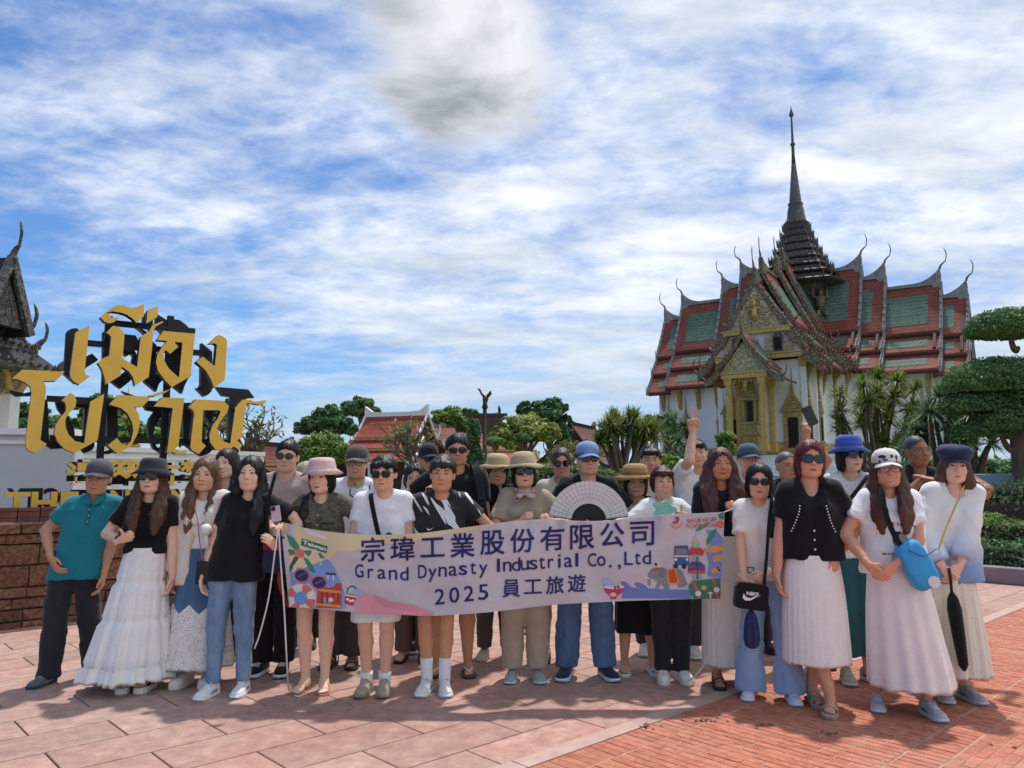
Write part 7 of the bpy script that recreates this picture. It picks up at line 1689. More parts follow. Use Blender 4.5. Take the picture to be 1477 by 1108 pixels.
tree('ball_shrub','small dark ball-topped shrub right of the bird mast',752,24,622,[(752,633,13,8)],1800,0.05,G_deep,trunk_r=0.03,seed=12,clumps=40,shell=0.8,cat='shrub'); tree('ball_shrub','small green ball-topped shrub left of the yellow-green tree',715,24,630,[(714,638,12,8)],1800,0.05,G_mid,trunk_r=0.03,seed=13,clumps=40,shell=0.8,cat='shrub')
tree('dome_shrub','bright clipped dome shrub behind the maroon-haired woman',965,19,655,[(965,675,24,20)],5000,0.04,leaf_mat('leaf_dome','#5a7a2a','#7d9a3c','#a0b858'),trunk_r=0.03,seed=14,clumps=90,shell=0.85,spread=0.16,cat='shrub')
tree('dome_shrub','round clipped shrub in front of the golden porch',1047,34,624,[(1047,633,14,10),(1047,650,12,16)],3500,0.06,G_mid,trunk_r=0.05,seed=15,clumps=60,shell=0.8,cat='shrub')
tree('low_shrub','loose green shrub behind the navy-topped woman',1000,20,662,[(1000,690,34,22),(940,700,40,18)],5000,0.06,G_mid,trunk_r=0.03,seed=16,clumps=70,cat='shrub')
tree('low_shrub','loose mixed shrub behind the woman with flower in her hair',830,19.5,660,[(800,690,50,24),(860,694,44,20),(740,692,44,22)],8000,0.06,leaf_mat('leaf_mixed','#3d5630','#5e7642','#8a8a58'),trunk_r=0.03,seed=17,clumps=90,cat='shrub')
tree('low_shrub','low dark shrub at the foot of the palace hall',978,30,650,[(975,660,16,10)],2500,0.06,G_deep,trunk_r=0.03,seed=18,cat='shrub'); tree('low_shrub','dark bushes under the spiky trees right of the palace',1330,23,660,[(1300,690,60,26),(1370,690,60,30),(1420,685,40,28)],8000,0.08,G_deep,trunk_r=0.04,seed=19,cat='shrub')
# bare-branched frangipani
def frangipani(label,px,Y,top,half,seed,leaves=2.0):
    rng = np.random.default_rng(seed); b = At(px,690,Y); zt = At(px,top,Y).z; k = Y / FPX; t = thing('frangipani_tree',label,'tree',(b.x,Y,0),0,'frangipani trees'); mb = MB(); tips = []
    def grow(p,d,l,r,lev):
        q = p + d * l; m_ = (p + q) / 2 + Vector(rng.normal(0,l * 0.06,3)); mb.tube([p,m_,q],[r,r * 0.85,r * 0.72],6 if lev < 2 else 5)
        if lev >= 5: tips.append((q,d)); return
        for j in range(3 if lev < 3 else 2):
            a = rng.uniform(0,6.28); nd = (d + Vector((math.cos(a),math.sin(a),rng.uniform(-0.1,0.35))) * rng.uniform(0.55,0.95)).normalized(); nd.z = max(nd.z,0.05); grow(q,nd.normalized(),l * rng.uniform(0.68,0.86),r * 0.68,lev + 1)
    sc_ = (zt) / 3.6; grow(Vector((0,0,0)),Vector((0.05,0,1)),0.95 * sc_,0.11 * sc_,0); mb.build('trunk',M_bark,t)
    P = []; N = []
    for q,d in tips:
        m_ = rng.poisson(leaves)
        for _ in range(m_): P.append(np.array(q + d * 0.08) + rng.normal(0,0.07,3)); N.append(np.array(d) + rng.normal(0,0.4,3))
    V,Q = leaf_quads(np.array(P),np.array(N),0.11,rng,0.35); link('crown',mesh_np('crown',V,Q,False),G_fr,t); return t
frangipani('bare-branched frangipani tree right of the golden sign',372,25,572,45,31,2.0); frangipani('grey twiggy frangipani tree overlapping the red-roofed hall',612,30,590,50,32,4.0)
frangipani('sparse frangipani tree left of the spiky dragon tree',838,34,625,30,33,5.0)
# dragon trees with sword-leaf rosettes
def rosette(P,D,rng,n,L,w,Vs,Fs):
    D = D / np.linalg.norm(D); a0 = np.cross(D,[0.3,0.9,0.1]); a0 /= np.linalg.norm(a0); b0 = np.cross(D,a0)
    for i in range(n):
        az = rng.uniform(0,6.28); el = rng.uniform(-0.35,1.35); o = (a0 * math.cos(az) + b0 * math.sin(az)); d = o * math.cos(el) + D * math.sin(el); l = L * rng.uniform(0.75,1.15); s = np.cross(d,D); s /= np.linalg.norm(s) + 1e-9
        b = len(Vs); droop = np.array([0,0,-1.0]) * l * 0.28 * math.cos(el)
        m1 = P + d * l * 0.5; e = P + d * l + droop
        Vs += [P - s * w * 0.7,P + s * w * 0.7,m1 + s * w,m1 - s * w,e]; Fs.append((b,b + 1,b + 2,b + 3)); Fs.append((b + 3,b + 2,b + 4))
def dragon(label,px,Y,tips_px,L,mt,seed,n=46,w=0.02,trunk_r=0.09,bark=None):
    rng = np.random.default_rng(seed); b = At(px,690,Y); t = thing('dragon_tree',label,'tree',(b.x,Y,0),0,'spiky dragon trees'); mb = MB(); Vs = []; Fs = []
    T = []
    for (x,y) in tips_px:
        p = At(x,y,Y); T.append(np.array([p.x - b.x,rng.uniform(-0.6,0.6),p.z]))
    hub = np.array([0,0,max(0.5,min(q[2] for q in T) * 0.45)])
    nodes = []
    mb.tube([(0.0,0,0),tuple(hub * 0.6 + rng.normal(0,0.03,3)),tuple(hub)],[trunk_r * 1.5,trunk_r * 1.2,trunk_r * 1.1],8)
    for q in T:
        m_ = hub + (q - hub) * 0.45 + np.array([0,0,-0.06]) + rng.normal(0,0.06,3); m2 = hub + (q - hub) * 0.78 + rng.normal(0,0.05,3)
        mb.tube(bez([tuple(hub),tuple(m_),tuple(m2),tuple(q)],3),[trunk_r * (0.9 - 0.055 * i) for i in range(10)],6)
        d = q - m2; d[2] += 0.25; rosette(q,d,rng,n,L,w,Vs,Fs)
        if rng.random() < 0.5: e = m2 + rng.normal(0,0.25,3); e[2] = m2[2] + 0.15; mb.tube([tuple(m_),tuple(e)],[trunk_r * 0.5,trunk_r * 0.35],6); rosette(e,e - m_,rng,n,L * 0.9,w,Vs,Fs)
    mb.build('trunk',bark or M_bark,t); me = mesh_np('crown',np.array(Vs),[np.array([f for f in Fs if len(f) == 4]),np.array([f for f in Fs if len(f) == 3])],False); link('crown',me,mt,t); return t
G_dr = leaf_mat('leaf_dragon','#4a6130','#75873f','#a3a85a'); G_yu = leaf_mat('leaf_yucca','#40583c','#627e56','#8aa078')
rr = np.random.default_rng(5)
dragon('large dome-crowned dragon tree left of the palace hall',898,27,[(865 + 8.2 * i + rr.uniform(-4,4),606 + 26 * abs((i - 5) / 5.5) ** 2 + rr.uniform(-6,14)) for i in range(11)] + [(875,632),(890,622),(905,626),(920,634),(940,628),(900,612),(912,606),(885,610)],0.60,G_dr,41,85,0.028)
dragon('smaller dragon tree against the white palace wall',970,31,[(955,618),(965,607),(975,604),(988,616),(962,630),(980,628),(972,618)],0.52,G_yu,42,75,0.026)
dragon('yellow-green dragon tree with pale branching stems before the palace wall',1262,21,[(1215,570),(1232,560),(1240,583),(1222,590),(1270,545),(1285,552),(1300,555),(1312,566),(1262,572),(1250,600),(1280,580),(1295,595),(1308,600),(1275,610),(1240,612),(1290,625),(1268,640),(1305,640)],0.50,G_dr,43,95,0.022,0.055)
dragon('dark spiky dragon tree clump beside the cloud-pruned tree',1350,18.5,[(1328,600),(1345,575),(1365,565),(1352,600),(1375,590),(1335,625),(1362,618),(1385,610),(1390,575),(1320,645),(1350,640),(1378,640)],0.52,G_yu,44,95,0.024,0.08,M_barkd)
dragon('dark dragon tree with thick forked trunk under the cloud-pruned tree',1395,17.5,[(1388,625),(1402,600),(1420,612),(1410,630),(1430,640)],0.46,G_yu,45,80,0.024,0.12,M_barkd)
# cloud-pruned tree at the right edge
Yt = 14.5; b = At(1474,690,Yt); top_ = thing('cloud_pruned_tree','cloud-pruned tree with flat rounded foliage pads above the hedges','tree',(b.x,Yt,0)); G_top = leaf_mat('leaf_topiary','#3a5c33','#567e44','#80a05c'); kt = Yt / FPX
def loc_(px,py,dy=0.0): p = At(px,py,Yt); return (p.x - b.x,dy,p.z)
mb = MB(); mb.tube(bez([(0,0,0),loc_(1468,640),loc_(1472,600),loc_(1462,565),loc_(1478,530),loc_(1490,500),loc_(1474,480)],4),[0.13] * 8 + [0.12] * 6 + [0.09] * 6 + [0.06] * 5,8)
for (x,y) in ((1425,600),(1440,555),(1455,475),(1440,620),(1410,580)): mb.tube(bez([loc_(1468,y + 30),loc_((1468 + x) / 2,y + 26),loc_(x,y)],4),[0.08,0.075,0.07,0.065,0.06,0.055,0.05,0.045,0.04],6)
mb.build('trunk',M_bark,top_)
for k_,(x,y,rx,ry) in enumerate(((1455,470,60,31),(1452,547,80,42),(1424,582,60,26),(1462,608,64,30),(1420,620,42,18),(1484,560,62,40))):
    rng = np.random.default_rng(60 + k_); n = int(9000 * rx * ry / 1800) ; d = rng.normal(size=(n,3)); d /= np.linalg.norm(d,axis=1)[:,None]; d[:,2] = np.where(d[:,2] < -0.25,-0.25 + 0.1 * rng.random(n),d[:,2]); bump_ = 1 + 0.05 * np.sin(d[:,0] * 9 + k_) * np.sin(d[:,1] * 8) + 0.04 * np.sin(d[:,2] * 15 + d[:,0] * 13)
    r_ = np.array([rx * kt,rx * kt * 0.85,ry * kt]); c = np.array(loc_(x,y + ry * 0.2,rng.uniform(-0.25,0.25))); Pp = c + d * r_ * (bump_ * rng.uniform(0.86,1.03,n))[:,None]; V,Q = leaf_quads(Pp,d,0.034,rng,0.5); link('foliage_pad',mesh_np('foliage_pad',V,Q,False),G_top,top_)
# planters with hedges at the right
pk = G(1420,841); a1 = pk.dot(E1); b1 = pk.dot(E2)
def hedge(name,label,a0,a1_,b0,b1_,z0,z1,mt,n,leaf,seed):
    rng = np.random.default_rng(seed); c = EP((a0 + a1_) / 2,(b0 + b1_) / 2,0); t = thing(name,label,'hedge',c); P = []; N = []; dims = np.array([a1_ - a0,b1_ - b0,z1 - z0]); u = rng.uniform(-0.5,0.5,(n,3)); ax = rng.choice(3,n,p=[0.35,0.2,0.45]); nn = np.zeros((n,3)); sgn = np.where(ax == 2,1.0,np.where(rng.random(n) < 0.75,-1.0,1.0)); nn[np.arange(n),ax] = sgn; u[np.arange(n),ax] = sgn * 0.5
    wob = 0.05 * np.sin(u[:,1] * dims[1] * 5 + seed) + 0.04 * np.sin(u[:,0] * dims[0] * 7) ; L_ = u * dims + nn * (wob + rng.normal(0,0.035,n))[:,None]; M3 = np.array([[E1.x,E1.y,0],[E2.x,E2.y,0],[0,0,1]]); Pw = L_ @ M3 + np.array([0,0,(z0 + z1) / 2]); Nw = nn @ M3
    V,Q = leaf_quads(Pw,Nw,leaf,rng,0.5); link('foliage',mesh_np('foliage',V,Q,False),mt,t)
    mb = MB(); mb.box((0,0,(z0 + z1) / 2),(dims[0] - 0.12,dims[1] - 0.12,z1 - z0 - 0.12),rz=math.atan2(E1.y,E1.x)); mb.build('stems',M_barkd,t)
def kerb(name,label,a0,a1_,b0,b1_,h,m):
    c = EP((a0 + a1_) / 2,(b0 + b1_) / 2,0); mb = MB(); mb.box((0,0,h / 2),(a1_ - a0,b1_ - b0,h)); o = mb.build(name,m); o.location = c; o.rotation_euler = (0,0,math.atan2(E1.y,E1.x)); bv = o.modifiers.new('bevel','BEVEL'); bv.width = 0.02; bv.segments = 2; return tag(o,label,'kerb')
kerb('planter_kerb','mauve grey kerb in front of the clipped hedges',a1,a1 + 0.28,b1 - 5,b1 + 4.0,0.24,mat('mauve_concrete',hexc('#8d7f86'),0.85,0.10,4,0.2))
hedge('clipped_hedge','dark clipped hedge nearest the mauve kerb',a1 + 0.32,a1 + 1.2,b1 - 5,b1 + 3.9,0.05,At(1450,785,12.0).z,G_deep,16000,0.04,71)
hedge('clipped_hedge','lighter clipped hedge between dark hedge and brick planter',a1 + 1.2,a1 + 2.1,b1 - 5,b1 + 3.9,0.3,At(1450,752,12.8).z,G_mid,14000,0.04,72)
kerb('brick_planter','low brown brick planter wall behind the hedges',a1 + 2.2,a1 + 2.6,b1 - 5,b1 + 6,At(1450,727,13.6).z,mat('brown_brick',hexc('#5a4238'),0.9,0.2,10,0.4))
hedge('pale_hedge','pale variegated hedge on top of the brown brick planter',a1 + 2.3,a1 + 3.4,b1 - 5,b1 + 6,At(1450,735,13.6).z,At(1450,700,14.0).z,leaf_mat('leaf_variegated','#5f7446','#8a9a68','#c0c69a'),12000,0.04,73)
kerb('pale_bench','pale blue-grey concrete bench edge behind the pale hedge',a1 + 4.0,a1 + 4.5,b1 - 6,b1 + 7,At(1450,684,15.5).z,mat('pale_concrete',hexc('#b9c0c4'),0.8,0.08,4,0.1))
# far wood that closes the horizon
rng = np.random.default_rng(99); P = []; N = []
for k in range(150):
    x = -120 + 240 * k / 150 + rng.uniform(-2,2); y = 105 + rng.uniform(-10,12); h_ = rng.uniform(3.0,5.5); m_ = 130; d = rng.normal(size=(m_,3)); d /= np.linalg.norm(d,axis=1)[:,None]; P.append(np.array([x,y,h_ * 0.45]) + d * np.array([3.0,2.5,h_ * 0.55]) * rng.uniform(0.7,1.05,(m_,1))); N.append(d)
V,Q = leaf_quads(np.concatenate(P),np.concatenate(N),0.75,rng,0.6); V[:,2] = np.maximum(V[:,2],0.0); tag(link('far_wood',mesh_np('far_wood',V,Q,False),G_dark),'low green wood far behind closing the horizon','wood',kind='stuff')
# lawn behind the paving
mb = MB(); mb.add([(-70,15.5,0.0),(70,15.5,0.0),(70,100,0.0),(-70,100,0.0)],[(0,1,2,3)]); tag(mb.build('lawn',mat('lawn',hexc('#5a6a3c'),0.95,0.25,1.2,0.5,14)),kind='structure')
mb = MB(); me_ = [(-30,11.0,-0.012),(30,11.0,-0.012),(30,15.6,-0.012),(-30,15.6,-0.012)]; mb.add(me_,[(0,1,2,3)]); tag(mb.build('far_pavement',M_slab),kind='structure')
print('plants',round(time.time() - T0,1))
# ================================================================== banner with its print
TOPX = [400,440,480,540,600,640,700,740,790,840,880,930,960,1000,1050]; TOPY = [751,762,768,772,770,765,757,752,748,752,751,745,742,741,738]
BOTX = [400,415,470,520,580,620,700,800,900,1000,1050]; BOTY = [875,876,879,884,887,889,884,872,867,864,864]
_SX = list(range(380,1071)); _SM = {}
def sm(xs,ys,x):
    if id(xs) not in _SM: _SM[id(xs)] = [float(sum(np.interp(q + d,xs,ys) * 0.2 for d in (-16,-8,0,8,16))) for q in _SX]
    T = _SM[id(xs)]; f = min(max(x - 380,0),689.0); i = int(f); return T[i] + (T[i + 1] - T[i]) * (f - i)
def uv(px,py):
    v = (py - sm(TOPX,TOPY,px)) / (sm(BOTX,BOTY,px) - sm(TOPX,TOPY,px)); x0 = 405 + 12 * v; x1 = 1045 - 5 * v
    return (px - x0) / (x1 - x0),v
def bsurf(u,v,off=0.0):
    x0 = 405 + 12 * v; x1 = 1045 - 5 * v; px = x0 + (x1 - x0) * u; py = sm(TOPX,TOPY,px) * (1 - v) + sm(BOTX,BOTY,px) * v
    D = np.interp(u,[0,0.12,0.3,0.45,0.6,0.75,0.9,1.0],[5.56,5.52,5.50,5.50,5.55,5.58,5.58,5.62])
    fall = 0.25 + 0.75 * v
    D += 0.016 * math.sin(u * 19 + v * 3.0) * fall + 0.010 * math.sin(u * 33 - v * 5.5 + 1.0) + 0.007 * math.sin(u * 52 + v * 9 + 2.0) * (1 - 0.5 * v) + 0.006 * math.sin(v * 11 + u * 14) - 0.012 * v
    for uh,s_ in ((0.55,0.02),(0.62,0.02),(0.67,0.022),(0.745,0.022),(0.84,0.02),(0.0,0.03),(1.0,0.03)):      # drawn up where hands hold it
        D += s_ * math.exp(-((u - uh) / 0.03) ** 2 - (v / 0.22) ** 2) * math.cos((u - uh) * 120)
    return At(px,py,D - off)
bo = bsurf(0.5,1.0); BASE = Vector((bo.x,bo.y,0)); banner = thing('banner','long white printed cloth banner held across the front row','banner',BASE)
def ban_mat():
    t = NT('banner_cloth'); v = t.coord('Object'); n = t.noise(v,7,4,0.6,0.6); t.col(t.ramp(n,[(0.3,(0.66,0.62,0.66)),(0.7,(0.72,0.69,0.73))])); t.set(rough=0.6,spec=0.35); t.bump(t.noise(t.coord('Object',(1,1,1),(0,0.5,0)),11,4,0.55,1.2),0.35,0.02)
    tr = t.node('ShaderNodeBsdfTranslucent'); tr.inputs[0].default_value = (0.72,0.66,0.68,1); mx = t.node('ShaderNodeMixShader'); mx.inputs[0].default_value = 0.22; t.link(t.b.outputs[0],mx.inputs[1]); t.link(tr.outputs[0],mx.inputs[2]); t.link(mx.outputs[0],t.out.inputs[0]); return t.m
nu,nv = 220,44; V = []; 
for j in range(nv + 1):
    for i in range(nu + 1): V.append(tuple(bsurf(i / nu,j / nv) - BASE))
n0 = len(V)
for j in range(nv + 1):
    for i in range(nu + 1): V.append(tuple(bsurf(i / nu,j / nv,-0.0015) - BASE))
F = [(j * (nu + 1) + i,(j + 1) * (nu + 1) + i,(j + 1) * (nu + 1) + i + 1,j * (nu + 1) + i + 1) for j in range(nv) for i in range(nu)]; F += [tuple(n0 + q for q in reversed(f)) for f in F]
link('cloth',mesh_np('cloth',np.array(V),np.array(F)),ban_mat(),banner)
PRN = {}
def prn_mat(c):
    if c not in PRN:
        t = NT('print_' + c.strip('#')); t.col(hexc(c)); t.set(rough=0.6,spec=0.3); PRN[c] = t.m
    return PRN[c]
def fine(V,F,L):
    """split edges of a flat fill until short enough to follow the folds"""
    bm = bmesh.new(); vs_ = [bm.verts.new((x,y,0)) for x,y in V]
    for f in F:
        try: bm.faces.new([vs_[i] for i in f])
        except ValueError: pass
    for _ in range(5):
        es = [e for e in bm.edges if e.calc_length() > L]
        if not es: break
        bmesh.ops.subdivide_edges(bm,edges=es,cuts=1,use_grid_fill=False)
    bmesh.ops.triangulate(bm,faces=[f for f in bm.faces if len(f.verts) > 4]); bm.verts.index_update(); o = [(v.co.x,v.co.y) for v in bm.verts],[tuple(v.index for v in f.verts) for f in bm.faces]; bm.free(); return o
def islands(n,F):
    par = list(range(n))
    def root(i):
        while par[i] != i: par[i] = par[par[i]]; i = par[i]
        return i
    for f in F:
        for i in f[1:]: par[root(i)] = root(f[0])
    ids = {}; return [ids.setdefault(root(i),len(ids)) for i in range(n)]
def printed(name,loops,c,lev=1,raw=None,L=7.0):
    V,F = raw if raw else tri_fill(loops)
    n0_ = len(V); V,F = fine(V,F,L); P = []
    isl = islands(len(V),F) if raw else None
    for j,(x,y) in enumerate(V):
        u,v = uv(x,y); P.append(bsurf(min(max(u,0.001),0.999),min(max(v,0.002),0.998),0.0012 + 0.0009 * lev + (0.0002 * (isl[j] % 9) if raw else 0)) - BASE)
    F2 = []
    for f in F:
        a,b,c_ = (Vector(P[i]) for i in f[:3]); F2.append(f if (b - a).cross(c_ - a).y < 0 else f[::-1])
    mb = MB(); mb.add(P,F2,True); return mb.build(name,prn_mat(c),banner)
def ell_(cx,cy,rx,ry,n=20,rot=0.0): return [(cx + rx * math.cos(a) * math.cos(rot) - ry * math.sin(a) * math.sin(rot),cy + rx * math.cos(a) * math.sin(rot) + ry * math.sin(a) * math.cos(rot)) for a in np.linspace(0,2 * math.pi,n,endpoint=False)]
def q4(L): return [(390 + x / 6.422,740 + y / 6.422) for x,y in L]     # left artwork enlargement
def q5(L): return [(840 + x / 6.714,720 + y / 6.714) for x,y in L]     # right artwork enlargement
def ptext(body,x0,x1,yc0,yc1,h,c='#2b2c6b',bold=0.02,spacing=1.0,name='lettering'):
    V,F = text2d(body,0.0,spacing); xs = [v[0] for v in V]; ys = [v[1] for v in V]; mx,Mx,my,My = min(xs),max(xs),min(ys),max(ys)
    P = []; w_ = abs(x1 - x0) * 0.028 if bold > 0 else 0; V0,F0 = V,F; V = V0 * 4; F = [tuple(i + k * len(V0) for i in f) for k in range(4) for f in F0]
    for j,(x,y) in enumerate(V):
        k = j // len(V0); t = (x - mx) / (Mx - mx); dx_,dy_ = ((0,0),(w_,0),(0,w_),(w_,w_))[k]; P.append((x0 + (x1 - x0) * t + dx_,yc0 + (yc1 - yc0) * t + h / 2 - h * (y - my) / (My - my) + dy_))
    return printed(name,None,c,4,(P,F),3.6)
NAVY = '#2b2c6b'
for i,ch in enumerate('宗瑋工業股份有限公司'):
    x = 537 + 43.2 * i; y = [791,790,788,785,781,778,775,773,770,768][i] + 2; w = 17; ptext(ch,x - w,x + w,y,y - 1.5,34 if ch != '工' else 27,bold=0.022)
def word(s,x0,x1,y,dy,hs):
    n = len(s); 
    for i,ch in enumerate(s):
        cx = x0 + (x1 - x0) * (i / max(1,n - 1)); up = ch in 'GDICLdltyT'; h = 19 if ch in 'GDICLdl' else (17 if ch in 't' else 14); yy = y + dy * (i / max(1,n - 1)); wd = {'I': 2.2,'i': 2.2,'l': 2.2,'r': 4,'t': 4.3,'.': 1.8,',': 2.2}.get(ch,6.0)
        off = 0
        if ch == 'y': h = 19; off = 4
        if ch in '.,': h = 4 if ch == '.' else 8; off = 8 if ch == '.' else 10
        if ch == 'i': h = 19; off = 0
        if ch in 'GDICLdl': off = -2.5
        if ch == 'i': off = -2.5
        if ch == 't': off = -1.5
        ptext(ch,cx - wd,cx + wd,yy + off,yy + off,h,bold=0.03)
word('Grand',518,583,826,4,1); word('Dynasty',609,697,827,-7,1); word('Industrial',719,832,818,-8,1); word('Co.,Ltd.',854,946,810,-4,1)
for i,ch in enumerate('2025'): x = 634 + 21 * i; ptext(ch,x - 7,x + 7,861 - 2.2 * i,860 - 2.2 * i,22,bold=0.03)
for i,ch in enumerate('員工旅遊'): x = 737 + 31.5 * i; ptext(ch,x - 12.5,x + 12.5,849 - 2.5 * i,848 - 2.5 * i,25 if ch != '工' else 20,bold=0.022)
# left artwork: sand, sea, palm, sign, glasses, ball, suitcase, bucket, pink wave
top_line = lambda xs: [(x,sm(TOPX,TOPY,x) + 0.6) for x in xs]
printed('sand_print',[[(408,753)] + top_line(range(430,700,20)) + [(690,763),(640,772),(600,780),(560,785),(540,783),(520,792),(505,796),(486,795),(478,806),(470,815),(440,822),(420,826)]],'#e2cda2',1)
printed('sea_print',[q4([(180,500),(310,510),(530,425),(590,500),(640,620),(680,720),(700,880),(660,890),(560,885),(200,880)])],'#7f9fd6',2)
printed('white_card_print',[q4([(300,180),(320,135),(525,225),(510,250)])],'#e4e0ea',2)
for L in ([(150,200),(215,230),(265,300),(270,350),(225,340),(180,290)],[(160,335),(215,340),(250,380),(180,395)],[(300,350),(380,345),(470,375),(510,425),(440,410),(340,395)],[(300,400),(350,430),(400,500),(420,560),(370,540),(330,470)]): printed('palm_leaf_print',[q4(L)],'#3f8a70',3)
printed('palm_trunk_print',[q4([(225,400),(262,420),(200,510),(180,555),(175,500)])],'#2f5a5e',3); printed('coconut_print',[ell_(*q4([(270,375)])[0],7,6.5)],'#d8716a',4)
printed('sign_print',[q4([(290,235),(530,310),(520,375),(282,300)])],'#2f7a5c',3); V,F = text2d('Taiwan',0.03); xs = [v[0] for v in V]; ys = [v[1] for v in V]
printed('lettering',None,'#f0f0ec',5,([q4([(300 + 215 * (x - min(xs)) / (max(xs) - min(xs)),288 + 66 * (x - min(xs)) / (max(xs) - min(xs)) - 38 * (y - min(ys)) / (max(ys) - min(ys)))])[0] for x,y in V],F))
printed('beach_ball_print',[ell_(*q4([(280,790)])[0],22,21)],'#e2ddd2',3)
for a in (-1.4,0.1,1.7,3.3): c = q4([(280,790)])[0]; printed('beach_ball_print',[[(c[0],c[1])] + [(c[0] + 21.5 * math.cos(t),c[1] + 20.5 * math.sin(t)) for t in np.linspace(a,a + 0.75,6)]],'#d8766c',4)
printed('beach_ball_print',[ell_(*q4([(280,790)])[0],9.5,9.5)],'#6c9fdc',5)
printed('suitcase_print',[q4([(440,650),(660,650),(660,885),(425,880)])],'#c24a40',4)
for L in ([(440,700),(655,725),(655,748),(440,722)],[(430,835),(655,855),(655,880),(428,858)]): printed('suitcase_print',[q4(L)],'#e0954a',5)
for x in (470,520,570,620): printed('suitcase_print',[q4([(x,735),(x + 16,736),(x + 14,835),(x - 2,833)])],'#9c3530',5)
printed('suitcase_print',[ell_(*q4([(560,805)])[0],3.6,3.6)],'#e8cf9a',6); printed('handle_print',[q4([(512,550),(605,560),(605,580),(512,570)])],'#2f4a56',4)
for x in (528,578): printed('handle_print',[q4([(x,575),(x + 12,576),(x + 10,648),(x - 2,648)])],'#e0dfe4',4)
for cx,cy in ((290,580),(452,645)): c = q4([(cx,cy)])[0]; printed('sunglasses_print',[ell_(c[0],c[1],11.5,10.2,20,0.25)],'#d86a6a',6); printed('sunglasses_print',[ell_(c[0],c[1],9.7,8.4,20,0.25)],'#34305f',7); printed('sunglasses_print',[[(c[0] - 7,c[1] + 1),(c[0] + 5,c[1] - 5),(c[0] + 7,c[1] - 3),(c[0] - 5,c[1] + 3)]],'#5a568e',8)
printed('sunglasses_print',[q4([(350,590),(400,600),(398,618),(350,606)])],'#d86a6a',6)
printed('bucket_print',[q4([(695,745),(805,765),(765,860),(690,838)])],'#c0344a',4); printed('bucket_print',[q4([(690,750),(808,770),(806,786),(692,768)])],'#e8c9b0',5)
for x,y in ((715,800),(740,815),(765,812)): printed('bucket_print',[ell_(*q4([(x,y)])[0],2.0,2.0)],'#f2e6dc',5)
printed('handle_print',[q4([(705,740),(710,700),(735,678),(770,675),(805,705),(795,708),(768,684),(738,688),(718,706),(714,740)])],'#3a3038',5); printed('splash_print',[q4([(740,735),(800,710),(850,735),(835,765),(790,760)])],'#9fbfe2',5)
printed('pink_wave_print',[[(512,884),(514,868),(522,858),(532,856),(545,866),(562,873),(590,876),(605,884),(600,888),(560,886)]],'#e2a0ae',3); printed('pink_wave_print',[[(540,858),(560,868),(600,874),(625,884),(625,888),(600,886),(585,880),(556,876),(540,866)]],'#dc8fa2',4)
# right artwork: logo, tuk-tuk, guardian, elephant, sea, bowl, bag, leaves
printed('sea_print',[q5([(380,960),(400,860),(370,800),(420,800),(470,850),(540,870),(500,820),(530,805),(590,825),(640,865),(800,875),(1050,880),(1060,965)])],'#6f80c0',2)
printed('bowl_print',[q5([(205,845),(410,850),(380,910),(330,940),(330,968),(270,968),(275,940),(225,905)])],'#b8406a',4); printed('bowl_print',[ell_(*q5([(307,850)])[0],15,3.2)],'#e8d6dc',5); printed('splash_print',[q5([(215,760),(260,790),(330,845),(250,845),(200,815)])],'#9fbfe2',6)
printed('bowl_print',[ell_(*q5([(300,925)])[0],4.5,3)],'#e8c48a',5)
printed('elephant_print',[q5([(640,720),(680,670),(760,665),(830,680),(920,668),(970,700),(1000,780),(1020,830),(985,850),(960,850),(930,860),(925,800),(840,815),(845,870),(800,870),(770,820),(740,865),(705,865),(730,800),(690,770),(655,775),(660,835),(640,835),(635,790)])],'#8a8a8e',4)
printed('elephant_print',[q5([(570,705),(610,750),(650,765),(648,775),(600,762)])],'#e6dfd4',5); printed('elephant_cloth_print',[q5([(820,685),(900,668),(935,800),(925,825),(830,825)])],'#e0a45c',5); printed('elephant_cloth_print',[q5([(830,690),(893,676),(922,795),(915,812),(842,812)])],'#cc5230',6); printed('elephant_cloth_print',[q5([(680,690),(710,665),(755,668),(745,690),(700,700)])],'#cc5230',5)
printed('elephant_print',[ell_(*q5([(770,710)])[0],5.5,7.5)],'#7a7a80',5)
printed('tuktuk_print',[q5([(890,470),(920,450),(1010,452),(1030,480),(1040,640),(900,640),(885,560)])],'#3c64b4',3); printed('tuktuk_print',[q5([(905,480),(1010,478),(1020,535),(900,540)])],'#7c8492',4); printed('tuktuk_print',[q5([(888,545),(1030,545),(1030,562),(888,562)])],'#e6d4a4',4); printed('tuktuk_print',[q5([(895,452),(1020,448),(1030,470),(890,474)])],'#555a70',4)
for x in (905,1015): printed('tuktuk_print',[ell_(*q5([(x,585)])[0],2,2)],'#f0ead0',5)
for x in (905,985): printed('tuktuk_print',[ell_(*q5([(x,650)])[0],3.4,4.2)],'#343844',4)
for L,c in (([(1060,420),(1085,380),(1096,335),(1108,380),(1138,420),(1130,450),(1070,450)],'#c9b48a'),([(1065,420),(1135,420),(1130,470),(1070,470)],'#8fb4a8'),([(1030,500),(1060,465),(1100,480),(1140,465),(1180,500),(1170,550),(1130,540),(1070,540),(1035,550)],'#c04a48'),([(1060,520),(1140,520),(1135,610),(1060,610)],'#8fb0b4'),([(1030,640),(1060,605),(1140,605),(1185,640),(1190,700),(1020,700)],'#4a5e94'),([(1035,650),(1180,650),(1185,668),(1030,668)],'#c04a48'),([(1030,690),(1185,690),(1190,722),(1025,722)],'#c8625c'),([(1070,722),(1150,722),(1150,775),(1070,775)],'#8fb4a8'),([(1105,560),(1116,560),(1120,775),(1108,775)],'#3a3e7c')): printed('guardian_print',[q5(L)],c,5 + (c in ('#c04a48','#3a3e7c','#c8625c')))
